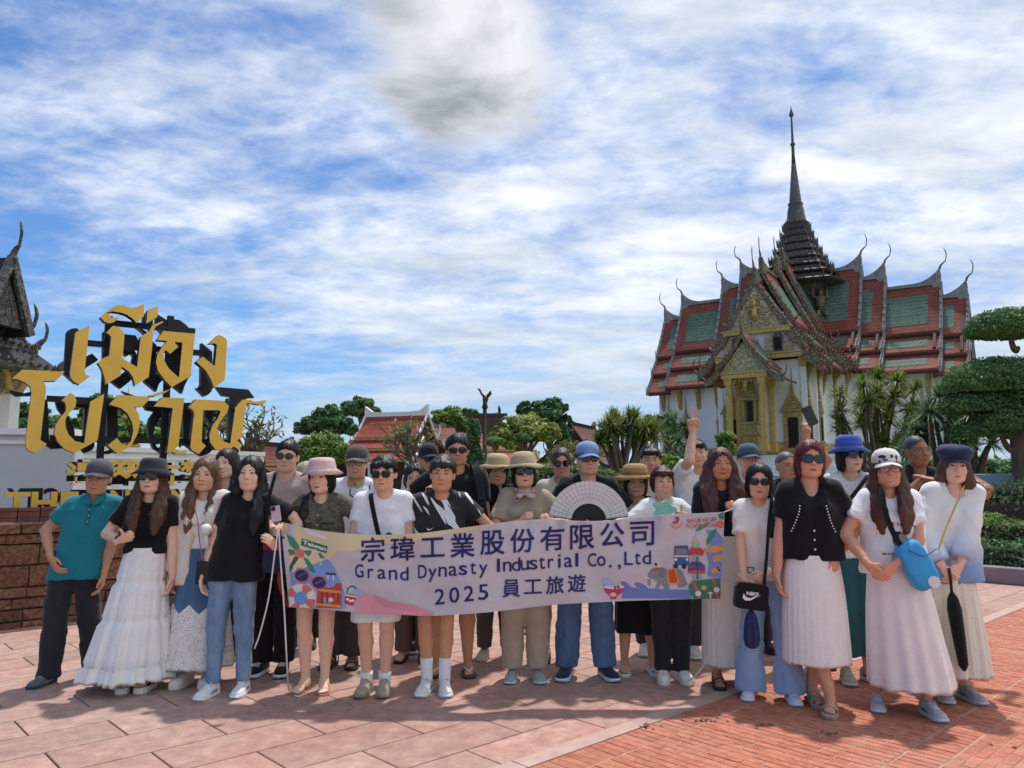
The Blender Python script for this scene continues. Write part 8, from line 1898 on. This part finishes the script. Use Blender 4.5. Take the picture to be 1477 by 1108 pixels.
printed('sea_print',[q5([(1200,300),(1300,300),(1360,380),(1360,760),(1210,745),(1225,620),(1200,520),(1240,420)])],'#7f92d0',2)
for L in ([(1180,480),(1260,455),(1355,440),(1355,500),(1270,520),(1190,512)],[(1255,560),(1350,535),(1350,600),(1270,605)],[(1235,690),(1300,660),(1340,660),(1330,705),(1260,722)]): printed('orange_leaf_print',[q5(L)],'#dfa055',4)
for L in ([(1200,400),(1240,320),(1300,280),(1290,340),(1240,420),(1205,450)],[(1095,305),(1130,260),(1190,235),(1250,225),(1180,280),(1120,310)],[(1315,150),(1370,125),(1370,200),(1330,190)]): printed('palm_leaf_print',[q5(L)],'#3f8a70',4)
printed('flower_print',[ell_(*q5([(1335,245)])[0],5.5,5.5)],'#dc7068',5)
printed('bag_print',[q5([(1030,830),(1080,790),(1340,765),(1335,985),(1250,990),(1080,965),(1035,900)])],'#3f8068',4)
for L in ([(1060,790),(1085,785),(1150,985),(1125,980)],[(1250,770),(1275,765),(1335,985),(1308,988)]): printed('bag_print',[q5(L)],'#c8625c',5)
for x,y in ((1122,915),(1300,878)): printed('bag_print',[ell_(*q5([(x,y)])[0],4.3,4.0)],'#e6ddd8',6)
printed('bag_print',[ell_(*q5([(1178,860)])[0],4,3.4)],'#d8a85c',6); printed('bag_print',[q5([(1205,915),(1240,895),(1275,915),(1250,918),(1246,962),(1234,962),(1232,918)])],'#e6ddb8',6)
printed('logo_print',[q5([(855,235),(880,262),(925,268),(965,235),(972,205),(975,245),(945,280),(900,288),(865,268)])],'#e39a5a',4); printed('logo_print',[q5([(870,222),(905,212),(915,180),(930,165),(942,195),(930,230),(900,240),(880,235)])],'#c23a6a',5); printed('logo_print',[ell_(*q5([(908,183)])[0],1.9,1.9)],'#c23a6a',5)
ptext('朋達旅遊',990.5,1034,752,749,6.5,'#d0686e',0); ptext('POPTOUR',989.5,1034,759.5,757.5,5.6,'#d0686e',0)
M_cord = mat('white_cord',(0.72,0.70,0.66),0.8,0.1)
def cord(pts,r=0.004,m=None,name='cord',parent=None,base=None):
    mb = MB(); b = base if base is not None else BASE; mb.tube(bez([Vector(p) - b for p in pts],6),r,6); return mb.build(name,m or M_cord,parent or banner)
cord([At(402,755,5.55),At(404,800,5.53),At(410,880,5.5),At(414,960,5.5),G(417,1000) + Vector((0,0,0.02)),G(428,1007) + Vector((0,0,0.012)),G(440,1004) + Vector((0,0,0.012))],0.006); cord([At(402,757,5.55),At(396,800,5.5),At(388,860,5.5),At(376,910,5.5),At(367,936,5.5)],0.006)
cord([At(1044,739,5.62),At(1054,735,5.66),At(1063,728,5.70)],0.004); cord([At(1040,865,5.62),At(1034,900,5.64),At(1020,950,5.7),At(1000,978,5.8),G(985,985) + Vector((0,0,0.012))],0.005)

# ================================================================== things people carry or wear
def W(px,py,Y): return At(px,py,Y)
M_black = cloth('black_nylon','#141416'); M_pol = mat('black_gloss',(0.015,0.015,0.017),0.25,0.1)
def person_y(k): return PPL[k]['root'].location.y
def held(name,label,cat,px,py,Y,group=None): p = At(px,py,Y); return thing(name,label,cat,p),p
def rbox(mb,w,d,h,M=None,r=0.006,c=(0,0,0)):
    """box with chamfered upright edges"""
    x,y,z = w / 2,d / 2,h / 2; P_ = [(-x + r,-y),(x - r,-y),(x,-y + r),(x,y - r),(x - r,y),(-x + r,y),(-x,y - r),(-x,-y + r)]
    return mb
def slab2(mb,w,h,d,rot=0.0,rr=0.2,c=(0,0,0),yaw=0.0):
    """rounded rectangle standing in x-z, depth d along y"""
    r = min(w,h) * rr; pts = []
    for cx,cz,a0 in ((w / 2 - r,h / 2 - r,0),(-w / 2 + r,h / 2 - r,90),(-w / 2 + r,-h / 2 + r,180),(w / 2 - r,-h / 2 + r,270)):
        for k in range(4): a = R(a0 + 30 * k); pts.append((cx + r * math.cos(a),cz + r * math.sin(a)))
    MM = Matrix.Rotation(yaw,3,'Z') @ Matrix.Rotation(rot,3,'Y')
    f = lambda y: (lambda x,z: MM @ Vector((x,y,z)) + Vector(c)); mb.prism(pts,f(-d / 2),f(d / 2)); return mb
k1 = lambda Y: Y / FPX
def band(mb,path,w,th=0.004,facing=Vector((0,-1,0))):
    n = len(path); V = []
    for i,p in enumerate(path):
        d = (path[min(i + 1,n - 1)] - path[max(i - 1,0)]).normalized(); fc = facing - d * facing.dot(d); fc = fc.normalized() if fc.length > 0.2 else Vector((0,0,1)); sdv = d.cross(fc).normalized() * (w / 2); f2 = fc * (th / 2); V += [p - sdv - f2,p + sdv - f2,p + sdv + f2,p - sdv + f2]
    mb.add(V,[(i * 4 + k,i * 4 + (k + 1) % 4,(i + 1) * 4 + (k + 1) % 4,(i + 1) * 4 + k) for i in range(n - 1) for k in range(4)] + [(0,1,2,3),(4 * n - 1,4 * n - 2,4 * n - 3,4 * n - 4)]); return mb
# folding fan
Yf = person_y('fan18') - 0.42; t,pv = held('folding_fan','open white folding fan with black sticks held before the black tee','fan',849,752,Yf); s_ = k1(Yf); n = 22; A0,A1 = R(8),R(172)
for k in range(n + 1):
    a = A0 + (A1 - A0) * k / n; mb = MB(); d = Vector((math.cos(a),0,math.sin(a))); mb.beam(d * 0.02,d * (56 * s_),0.011 if 0 < k < n else 0.016,0.004 if 0 < k < n else 0.008,(0,1,0)); o = mb.build('stick',M_pol,t); o.location = (0,0.0012 * (k - n / 2),0)
V = []; m = n * 2
for k in range(m + 1):
    a = A0 + (A1 - A0) * k / m; y = -0.020 - 0.006 * (k % 2)
    for r_ in (25 * s_,42 * s_,57 * s_): V.append((r_ * math.cos(a),y - 0.0,r_ * math.sin(a)))
mb = MB(); mb.add(V,[(k * 3 + j,(k + 1) * 3 + j,(k + 1) * 3 + j + 1,k * 3 + j + 1) for k in range(m) for j in range(2)]); lf = mb.build('leaf',mat('fan_paper',(0.72,0.70,0.66),0.85,0.05),t)
mb = MB()
for k in range(m):
    a = A0 + (A1 - A0) * (k + 0.5) / m
    for r_ in (33,39,45,51,56): c = Vector((r_ * s_ * math.cos(a),-0.0262,r_ * s_ * math.sin(a))); e = Vector((-math.sin(a),0,math.cos(a))) * 0.0012; q = Vector((math.cos(a),0,math.sin(a))) * 0.006; mb.add([c - e - q,c + e - q,c + e + q,c - e + q],[(0,1,2,3)])
tag(mb.build('fan_writing',prn_mat('#8a857c'),lf),kind='stuff')
# green hand fan with petals
Yg = person_y('thumb21') - 0.36; t,pv = held('green_hand_fan','mint green petal-shaped hand fan above the banner','fan',958,735,Yg); s_ = k1(Yg); M_mint = mat('mint_plastic',hexc('#86cdb0'),0.45,0.08)
mb = MB(); pts = [((15 + 3.5 * math.cos(5 * a)) * s_ * math.cos(a),(13 + 3.5 * math.cos(5 * a)) * s_ * math.sin(a)) for a in np.linspace(0,6.283,60,endpoint=False)]; V2,F2 = tri_fill([pts]); solid2d(mb,V2,F2,lambda x,z: Vector((x,-0.014,z)),lambda x,z: Vector((x,0.014,z))); mb.build('fan_guard',M_mint,t,fix=True)
for r_ in (4,7.5,11): mb = MB(); mb.tube([(r_ * s_ * math.cos(a),-0.017,r_ * s_ * math.sin(a)) for a in np.linspace(0,6.283,25)],0.0025,5); mb.build('guard_ring',mat('mint_light',hexc('#b4e2cf'),0.4),t)
mb = MB(); mb.tube([(0,0,-12 * s_),(0,0,-24 * s_)],0.014,10); mb.build('handle',M_mint,t)
# white ball-headed hand fan
Yb = person_y('lace') - 0.29; t,pv = held('white_hand_fan','small white round hand fan held by woman in cream cardigan','fan',297,764,Yb); mb = MB(); mb.lathe([(0.0,-0.042),(0.024,-0.036),(0.042,-0.012),(0.042,0.012),(0.024,0.036),(0.0,0.042)],16); mb.build('fan_head',mat('white_plastic',(0.78,0.77,0.74),0.4,0.03),t); mb = MB(); mb.tube([(0,0,-0.03),(0.01,0.01,-0.13)],[0.014,0.016],10); mb.build('handle',mat('white_plastic',(0.78,0.77,0.74)),t)
# phones
def phone(label,px,py,Y,rot,w,h,c,cam_=True,yaw=0.0):
    t,p = held('smartphone',label,'phone',px,py,Y); mb = MB(); slab2(mb,w,h,0.010,rot,0.14,yaw=yaw); b = mb.build('case',c,t,fix=True); MM = Matrix.Rotation(yaw,3,'Z') @ Matrix.Rotation(rot,3,'Y')
    if cam_:
        mb = MB(); slab2(mb,w * 0.48,w * 0.48,0.004,rot,0.25,MM @ Vector((-w * 0.2,-0.007,h * 0.5 - w * 0.3)),yaw); mb.build('camera_bump',M_pol,b,fix=True)
        for dx,dz in ((-0.10,0.10),(0.10,0.10),(-0.10,-0.10)): mb = MB(); slab2(mb,w * 0.16,w * 0.16,0.004,rot,0.45,MM @ Vector((-w * 0.2 + dx * w,-0.010,h * 0.5 - w * 0.3 + dz * w)),yaw); mb.build('camera_lens',mat('lens_glass',(0.03,0.03,0.04),0.08),b,fix=True)
    return t
phone('black smartphone held up high against the white palace wall',1168,600,person_y('buzz26') - 0.18,R(-24),0.085,0.165,mat('phone_case',(0.04,0.038,0.036),0.5,0.1)); t = phone('black smartphone hanging on a cord over the denim skirt',291,826,person_y('lace') - 0.28,R(2),0.080,0.165,mat('phone_black',(0.02,0.02,0.022),0.4),False)
p0 = t.location.copy(); Yl = person_y('lace'); cord([W(291,809,Yl - 0.28),W(288,780,Yl - 0.26),W(284,745,Yl - 0.22),W(276,722,Yl - 0.10),W(272,712,Yl + 0.02)],0.004,mat('pink_cord',hexc('#a8545a'),0.7),'cord',t,p0); cord([W(291,809,Yl - 0.28),W(300,780,Yl - 0.26),W(311,745,Yl - 0.22),W(318,722,Yl - 0.10),W(320,712,Yl + 0.02)],0.004,mat('pink_cord',hexc('#a8545a')),'cord',t,p0)
phone('pale pink cased smartphone in the hand beside the banner end',398,741,person_y('jeans5') - 0.26,R(-10),0.062,0.11,mat('pink_case',hexc('#c9b3bd'),0.4))
# strap helper: flat band along points
def strap(name,label,cat,pts,w,m,flat=0.25,group=None):
    b = Vector(pts[0]); mb = MB(); band(mb,bez([Vector(p) - b for p in pts],6),w); t = tag(mb.build(name,m,None,fix=True),label,cat); t.location = b; return t,b
# navy and red pouch at the black-haired woman's hip
Yj = person_y('jeans5'); t,p = held('hip_pouch','navy and red pouch hanging beside the jeans at banner end','bag',402,800,Yj - 0.10); mb = MB(); slab2(mb,0.20,0.26,0.07,R(4),0.25); mb.build('pouch',cloth('navy_cloth','#252a44'),t,fix=True); mb = MB(); slab2(mb,0.205,0.06,0.075,R(4),0.2,(0.0,0,0.06)); mb.build('red_flap',cloth('red_cloth','#8a2a38'),t,fix=True); mb = MB(); mb.tube(bez([(-0.09,0,0.12),(-0.10,0.03,0.35),(-0.06,0.06,0.58)],5),0.014,6,flat=0.3); mb.build('strap',M_black,t)
mb = MB(); mb.tube(bez([(0.02,-0.03,-0.12),(0.03,-0.03,-0.22),(0.09,0.0,-0.36)],5),0.018,6,flat=0.3); mb.build('red_strap',cloth('red_cloth','#8a2a38'),t)
# tall man's backpack and small camera
Yt14 = person_y('tall14'); t,p = held('backpack','black backpack on the tall man\'s shoulder','bag',700,735,Yt14 + 0.12); mb = MB(); slab2(mb,0.26,0.42,0.18,R(-4),0.25); mb.build('pack',M_black,t,fix=True)
mb = MB(); pp = [W(683,668,Yt14 + 0.03),W(686,672,Yt14 - 0.10),W(692,700,Yt14 - 0.165),W(697,735,Yt14 - 0.15),W(704,765,Yt14 - 0.05)]; band(mb,bez([q - p for q in pp],6),0.06,0.01); mb.build('shoulder_strap',cloth('strap_grey','#2a2b30'),t); mb = MB(); slab2(mb,0.05,0.03,0.02,0,0.2,W(694,718,Yt14 - 0.19) - p); mb.build('buckle',M_pol,t,fix=True)
t,p = held('small_camera','small black camera held at the tall man\'s chest','camera',619,711,Yt14 - 0.20); mb = MB(); slab2(mb,0.05,0.085,0.04,R(8),0.2); mb.build('body',M_pol,t,fix=True); mb = MB(); mb.lathe([(0.014,0.0),(0.016,0.012),(0.012,0.016)],12); o = mb.build('lens',mat('lens_glass',(0.03,0.03,0.04)),t); o.rotation_euler = (R(90),0,0); o.location = (0,-0.02,0.015)
# shoulder straps
Y10 = person_y('boy10'); strap('shoulder_strap','black strap crossing the white tee of the boy with sunglasses','strap',[W(538,711,Y10 + 0.02),W(535,716,Y10 - 0.10),W(540,745,Y10 - 0.155),W(548,780,Y10 - 0.16),W(556,815,Y10 - 0.15)],0.034,M_black)
Y28 = person_y('blue28'); strap('shoulder_strap','black strap crossing the white check top under blue hat','strap',[W(1252,686,Y28 + 0.02),W(1250,689,Y28 - 0.10),W(1238,705,Y28 - 0.16),W(1222,725,Y28 - 0.18),W(1205,748,Y28 - 0.17)],0.030,M_black)
Y31 = person_y('ombre31'); strap('shoulder_strap','thin yellow strap crossing the ombre blouse','strap',[W(1391,700,Y31 + 0.0),W(1389,705,Y31 - 0.12),W(1376,735,Y31 - 0.19),W(1362,768,Y31 - 0.21),W(1352,798,Y31 - 0.20)],0.012,mat('yellow_strap',hexc('#c8a94a'),0.6))
Y5 = Yj; Y9 = person_y('tan9'); strap('lanyard','dark lanyard on the white polo of the grey-haired man','strap',[W(505,705,Y9 - 0.14),W(506,715,Y9 - 0.165),W(518,717,Y9 - 0.175),W(532,712,Y9 - 0.165),W(533,700,Y9 - 0.14)],0.010,cloth('navy_cloth','#252a44'))
# black waist bag with white tick mark and folded blue umbrella
Y25 = person_y('wide25'); t,p = held('black_handbag','small black bag with white swoosh logo held over wide blue jeans','bag',1083,860,Y25 - 0.27); s_ = k1(Y25 - 0.27); mb = MB(); slab2(mb,46 * s_,36 * s_,0.05,R(8),0.18); mb.build('pouch',M_black,t,fix=True)
sw = [(-12,3),(-9,-1),(-3,-2.5),(12,4),(-2,-5.5),(-9,-6.5),(-13,-3)]; V2,F2 = tri_fill([[(x * s_,y * s_) for x,y in sw]]); mb = MB(); MM = Matrix.Rotation(R(8),3,'Y'); solid2d(mb,V2,F2,lambda x,z: MM @ Vector((x,-0.0275,z)),lambda x,z: MM @ Vector((x,-0.024,z))); mb.build('logo',prn_mat('#e8e8ea'),t,fix=True)
V,F = text2d('NIKE',0.03); xs = [v[0] for v in V]; mb = MB(); V2 = [((-8 + 17 * (x - min(xs)) / (max(xs) - min(xs))) * s_,(1.5 + 7 * y) * s_) for x,y in V]; solid2d(mb,V2,F,lambda x,z: MM @ Vector((x,-0.0275,z)),lambda x,z: MM @ Vector((x,-0.024,z))); mb.build('lettering',prn_mat('#e8e8ea'),t,fix=True)
mb = MB(); pp = [W(1102,845,Y25 - 0.25),W(1106,800,Y25 - 0.20),W(1109,755,Y25 - 0.17),W(1113,722,Y25 - 0.08),W(1114,714,Y25 + 0.03)]; band(mb,bez([q - p for q in pp],6),0.022); mb.build('strap',M_black,t)
t,p = held('folded_umbrella','folded dark blue umbrella hanging below the black bag','umbrella',1083,880,Y25 - 0.25); s_ = k1(Y25 - 0.25); mb = MB(); V = []; n = 14; prof = [(3,0),(6,-4),(9,-12),(11,-24),(12,-38),(10,-48),(5,-52)]
for r_,z in prof:
    for k in range(n): a = 2 * math.pi * k / n; q = r_ * (1.0 if k % 2 else 0.72); V.append((q * s_ * math.cos(a),q * s_ * math.sin(a) * 0.7,z * s_))
mb.add(V,[(i * n + k,i * n + (k + 1) % n,(i + 1) * n + (k + 1) % n,(i + 1) * n + k) for i in range(len(prof) - 1) for k in range(n)] + [tuple(range(n)),tuple(range((len(prof) - 1) * n,len(prof) * n))]); mb.build('canopy',cloth('umbrella_blue','#25335c'),t,fix=True); mb = MB(); mb.tube([(0,0,0),(0.0,0,0.04),(0.005,0,0.075)],0.008,6); mb.build('handle',M_pol,t)
# patterned tote behind
Y26 = person_y('buzz26'); t,p = held('patterned_tote','brown tote bag printed with orange hearts hanging behind the jeans','bag',1146,890,Y26 - 0.28); s_ = k1(Y26 - 0.28)
def tote_mat():
    t = NT('tote_print'); v = t.coord('Object'); vo = t.node('ShaderNodeTexVoronoi'); vo.inputs['Scale'].default_value = 17; t.link(v,vo.inputs['Vector']); c = t.ramp(vo.outputs['Distance'],[(0.25,hexc('#c08a4a')),(0.42,hexc('#3a2c2a')),(0.6,hexc('#8c7464'))]); t.col(c); t.set(rough=0.8); return t.m
mb = MB(); slab2(mb,38 * s_,78 * s_,0.10,0,0.2); mb.build('bag_body',tote_mat(),t,fix=True)
for x in (-8,8): mb = MB(); mb.tube(bez([(x * s_,0,36 * s_),(x * 0.8 * s_,0,62 * s_),(0,0,74 * s_)],5),0.010,6); mb.build('handle',M_black,t)
# sky blue sling bag
Y29 = person_y('white29'); t,p = held('sling_bag','bright sky blue sling bag with white patch at the hip','bag',1322,815,Y29 - 0.20); s_ = k1(Y29 - 0.2); M_sky = cloth('sky_blue_nylon','#3da3e0',0.5); mb = MB(); V = []; n = 18
for y,f in ((-0.055,0.72),(-0.045,0.92),(-0.015,1.0),(0.02,1.0),(0.045,0.85)):
    for k in range(n): a = 2 * math.pi * k / n; x = 20 * s_ * f * math.copysign(abs(math.cos(a)) ** 0.5,math.cos(a)); z = 36 * s_ * f * math.copysign(abs(math.sin(a)) ** 0.55,math.sin(a)); x2,z2 = x * math.cos(R(28)) + z * math.sin(R(-28)),-x * math.sin(R(-28)) + z * math.cos(R(28)); V.append((x2,y,z2))
mb.add(V,[(i * n + k,i * n + (k + 1) % n,(i + 1) * n + (k + 1) % n,(i + 1) * n + k) for i in range(4) for k in range(n)] + [tuple(range(n)),tuple(range(4 * n,5 * n))],True); mb.build('pouch',M_sky,t,fix=True)
mb = MB(); V2,F2 = tri_fill([[(x / 1,z) for x,z in ell_(17 * s_,-22 * s_,9 * s_,8 * s_,18,-0.5)]]); solid2d(mb,V2,F2,lambda x,z: Vector((x,-0.060,z)),lambda x,z: Vector((x,-0.035,z))); mb.build('white_patch',mat('white_patch',(0.75,0.75,0.76),0.6),t,fix=True)
mb = MB(); mb.tube(bez([(-18 * s_,-0.066,22 * s_),(2 * s_,-0.078,14 * s_),(22 * s_,-0.066,24 * s_)],5),0.004,5); mb.build('zip',mat('zip_dark',hexc('#1e5f8c'),0.5),t)
mb = MB(); pp = [W(1270,700,Y29 + 0.02),W(1272,706,Y29 - 0.13),W(1276,735,Y29 - 0.19),W(1288,768,Y29 - 0.21),W(1304,795,Y29 - 0.22)]; band(mb,bez([q - p for q in pp],6),0.036); mb.build('strap',M_black,t)
# long black umbrella
t,p = held('long_umbrella','long furled black umbrella held by the woman in newsboy cap','umbrella',1372,850,Y31 - 0.24); q = W(1391,968,Y31 - 0.26) - p; d = q.normalized(); mb = MB(); mb.tube([d * 0.02,d * 0.06,d * (q.length * 0.25),d * (q.length * 0.6),d * (q.length * 0.93),q],[0.012,0.034,0.045,0.040,0.030,0.010],10); mb.build('canopy',M_black,t)
mb = MB(); mb.tube(bez([d * 0.02,Vector((0.0,0,0.06)),Vector((-0.005,0,0.14))],4),0.010,6); mb.build('handle',M_pol,t); mb = MB(); mb.tube(bez([W(1370,826,Y31 - 0.24) - p,W(1376,870,Y31 - 0.26) - p,W(1389,930,Y31 - 0.28) - p],5),0.004,5); mb.build('wrist_cord',M_black,t)
# ---- prints and small worn pieces laid on the clothes
def decal(info,key,pts_F,c,off=0.003,name='print'):
    o = info[key]; me = o.data; vv = [v.co.copy() for v in me.vertices]; pf = [tuple(p.vertices) for p in me.polygons]; bvh = BVHTree.FromPolygons(vv,pf); V,F = pts_F; V,F = fine(V,F,0.02); out_ = []
    for x,z in V:
        h = bvh.ray_cast(Vector((x,-0.6,z)),Vector((0,1,0))); out_.append((x,(h[0].y if h[0] else -0.12) - off,z))
    F2 = []
    for f in F:
        a,b,c_ = (Vector(out_[i]) for i in f[:3]); F2.append(f if (b - a).cross(c_ - a).y < 0 else f[::-1])
    mb = MB(); mb.add(out_,F2,True); return mb.build(name,prn_mat(c) if isinstance(c,str) else c,o)
def dtext(info,key,body,x0,x1,z,h,c,bold=0.02,arc=0.0):
    V,F = text2d(body,bold); xs = [v[0] for v in V]; ys = [v[1] for v in V]; w_ = max(xs) - min(xs)
    P_ = [(x0 + (x1 - x0) * (x - min(xs)) / w_,z + h * (y - min(ys)) / (max(ys) - min(ys)) - arc * (2 * (x - min(xs)) / w_ - 1) ** 2) for x,y in V]; return decal(info,key,(P_,F),c,name='lettering')
I = PPL['white29']; dtext(I,'top','MODE HAPPY',I['U'](0,0,1.2)[0] - 0.12,I['U'](0,0,1.2)[0] + 0.13,1.205,0.028,'#7c3340',0.02,0.025); cx = I['U'](0,0,1.1)[0]
for (dx,dz,rx,rz_,c) in ((0.02,1.11,0.045,0.062,'#2c2826'),(0.035,1.13,0.02,0.03,'#b9a08c'),(0.0,1.09,0.018,0.025,'#6a5a50')): decal(I,'top',tri_fill([ell_(cx + dx,dz,rx,rz_,16,0.3)]),c,0.003 + (c != '#2c2826') * 0.002)
for x0_,x1_,z_ in ((-0.10,-0.072,1.02),(-0.062,-0.052,1.02),(-0.043,0.03,1.02),(-0.04,0.02,0.997)): decal(I,'top',tri_fill([[(cx + x0_,z_),(cx + x1_,z_),(cx + x1_,z_ + 0.010),(cx + x0_,z_ + 0.010)]]),'#7c3340',0.003,'small_print')
I = PPL['boy10']; cx = I['U'](0,0,1.1)[0]; decal(I,'top',tri_fill([ell_(cx + 0.075,1.10,0.032,0.034,18)]),'#2c4a40',0.003,'badge_print'); decal(I,'top',tri_fill([ell_(cx + 0.09,1.10,0.016,0.028,14)]),'#a8323c',0.005,'badge_print')
I = PPL['boy13']; cx = I['U'](0,0,1.15)[0]; decal(I,'top',tri_fill([[(cx - 0.055 + x * 0.0021,1.16 + y * 0.0021) for x,y in sw]]),'#e8e8ea',0.003,'swoosh_print')
I = PPL['lace']; cx = I['U'](0,0,1.15)[0]; dtext(I,'under','Echo',cx - 0.045,cx + 0.02,1.165,0.022,'#4a4644',-0.012) if 'under' in I else None
hrt = [(0.036 * math.sin(a) ** 3 * 0.75,0.0022 * (13 * math.cos(a) - 5 * math.cos(2 * a) - 2 * math.cos(3 * a) - math.cos(4 * a)) * 0.75) for a in np.linspace(0,6.283,28,endpoint=False)]
if 'under' in I: decal(I,'under',tri_fill([[(cx + 0.055 + x,1.175 + z) for x,z in hrt],[(cx + 0.055 + x * 0.8,1.175 + z * 0.8) for x,z in hrt]]),'#4a4644',0.003,'heart_print')
I = PPL['wide25']; decal(I,'top',tri_fill([[(-0.13,0.86),(-0.085,0.86),(-0.085,0.90),(-0.13,0.90)],[(-0.124,0.866),(-0.091,0.866),(-0.091,0.894),(-0.124,0.894)]]),'#3a3836',0.004,'label_print')
I = PPL['red27']; me = MB(); cx = I['U'](0,0,1.15)[0]; M_pearl = mat('pearl',(0.8,0.77,0.72),0.25,0.03)
def bead(info,key,x,z,r,m,name='bead'):
    o = info[key]; bvh = BVHTree.FromPolygons([v.co.copy() for v in o.data.vertices],[tuple(p.vertices) for p in o.data.polygons]); h = bvh.ray_cast(Vector((x,-0.6,z)),Vector((0,1,0)))
    if h[0]: mb = MB(); mb.lathe([(0.001,-r),(r * 0.8,-r * 0.55),(r,0),(r * 0.8,r * 0.55),(0.001,r)],8); b = mb.build(name,m,o); b.location = h[0] + Vector((0,-r * 0.4,0))
for k in range(5): bead(I,'top',cx + 0.004,1.17 - 0.062 * k,0.008,M_pearl,'button')
for sd in (-1,1):
    for k in range(10): t_ = k / 9; bead(I,'top',cx + sd * (0.085 + 0.055 * t_ ** 1.5),1.335 - 0.17 * t_,0.006,M_pearl)
I = PPL['beige16']; nk = I['U'](0,-0.02,0.838 * I['s']); mb = MB()
mb.tube([tuple(nk + V3(0.068 * math.sin(a),-0.062 * math.cos(a),0.012 - 0.02 * math.cos(a))) for a in np.linspace(0,6.283,20)],0.017,8)
for sd in (-1,1): mb.tube(bez([nk + V3(0,-0.075,-0.015),nk + V3(sd * 0.04,-0.10,-0.03),nk + V3(sd * 0.085,-0.10,-0.062 + 0.02 * sd)],4),[0.010,0.018,0.022,0.024,0.026,0.026,0.024,0.02,0.006],8,flat=0.35)
def scarf_mat():
    t = NT('printed_scarf'); n = t.noise(t.coord('Object'),26,3,0.6,0.8); t.col(t.ramp(n,[(0.40,hexc('#7c4a44')),(0.50,hexc('#d8c3bb')),(0.62,hexc('#b78a82'))])); t.set(rough=0.6); return t.m
mb.build('scarf',scarf_mat(),I['root'])
I = PPL['flower17']; mb = MB()
for k in range(5): a = k * 1.257; c = I['hx']([[0.062 + 0.016 * math.cos(a),-0.035,0.165 + 0.018 * math.sin(a)]])[0]; mb.lathe([(0.0,-0.01),(0.013,-0.004),(0.013,0.004),(0.0,0.01)],8,tuple(c))
mb.build('hair_flower',mat('flower',hexc('#e0bfb0'),0.6),I['root'])
I = PPL['white29']; ho = I['hat']; 
for (x,z,rx,rz_) in ((-0.045,0.195,0.022,0.012),(-0.03,0.175,0.018,0.006),(0.01,0.198,0.010,0.012),(0.04,0.192,0.008,0.016)):
    pt = I['hx']([[x,0,z]])[0]; decal(dict(h=ho),'h',tri_fill([ell_(pt[0],pt[2],rx,rz_,12)]),'#3a3634',0.002,'cap_print')
I = PPL['teal']; cx = I['U'](0,0,1.3)[0]; zt_ = 0.80 * I['s']; decal(I,'top',tri_fill([[(cx - 0.014,zt_ - 0.13),(cx + 0.016,zt_ - 0.13),(cx + 0.014,zt_ + 0.01),(cx - 0.012,zt_ + 0.01)]]),'#186a75',0.003,'placket')
for k in range(3): bead(I,'top',cx + 0.001,zt_ - 0.02 - 0.045 * k,0.005,mat('shirt_button',hexc('#d8d8d4'),0.5),'button')
I = PPL['olive8']; cx = I['U'](0,0,1.2)[0]
for k in range(5): bead(I,'top',cx,0.76 * I['s'] - 0.07 * k,0.006,mat('shirt_button',hexc('#d8d8d4')),'button')
for sd in (-1,1): x_ = cx + sd * 0.075; z_ = 0.70 * I['s']; decal(I,'top',tri_fill([[(x_ - 0.045,z_ - 0.05),(x_ + 0.045,z_ - 0.05),(x_ + 0.045,z_ + 0.05),(x_ - 0.045,z_ + 0.05)],[(x_ - 0.042,z_ - 0.047),(x_ + 0.042,z_ - 0.047),(x_ + 0.042,z_ + 0.034),(x_ - 0.042,z_ + 0.034)]]),'#3c3b30',0.003,'pocket_edge')
for nm_ in ('jeans5','wide25','fan18'):      # fly, pocket and leg seams
    I = PPL[nm_]; o_ = I['bottom']; s_ = I['s']; c_ = '#33475f' if nm_ != 'wide25' else '#6f8bb0'
    for (xa,za,xb,zb) in ((0,0.60,0,0.50),(-0.035,0.585,-0.085,0.55),(0.035,0.585,0.085,0.55)):
        xa,za,xb,zb = xa * s_,za * s_,xb * s_,zb * s_; n_ = Vector((zb - za,xa - xb)).normalized() * 0.0022; decal(dict(b=o_),'b',tri_fill([[(xa - n_.x,za - n_.y),(xb - n_.x,zb - n_.y),(xb + n_.x,zb + n_.y),(xa + n_.x,za + n_.y)]]),c_,0.002,'seam')
I = PPL['beige16']
for info,i,c in ((PPL['wide25'],1,(0.78,0.77,0.76)),(PPL['buzz26'],1,(0.02,0.02,0.022)),(PPL['tier'],0,(0.03,0.025,0.02)),(PPL['white29'],1,(0.55,0.40,0.33))):
    S0_,el,wr,a,sd = info['AR'][i]; dr = (wr - el) / np.linalg.norm(wr - el); mb = MB(); c0 = wr - dr * 0.035; mb.tube([tuple(c0 - dr * 0.010),tuple(c0 + dr * 0.010)],0.0165 * info['s'] + 0.003,14); mb.build('wristwatch',mat('watch_%d' % int(c[0] * 100),c,0.4),info['root'])
print('all',round(time.time() - T0,1))
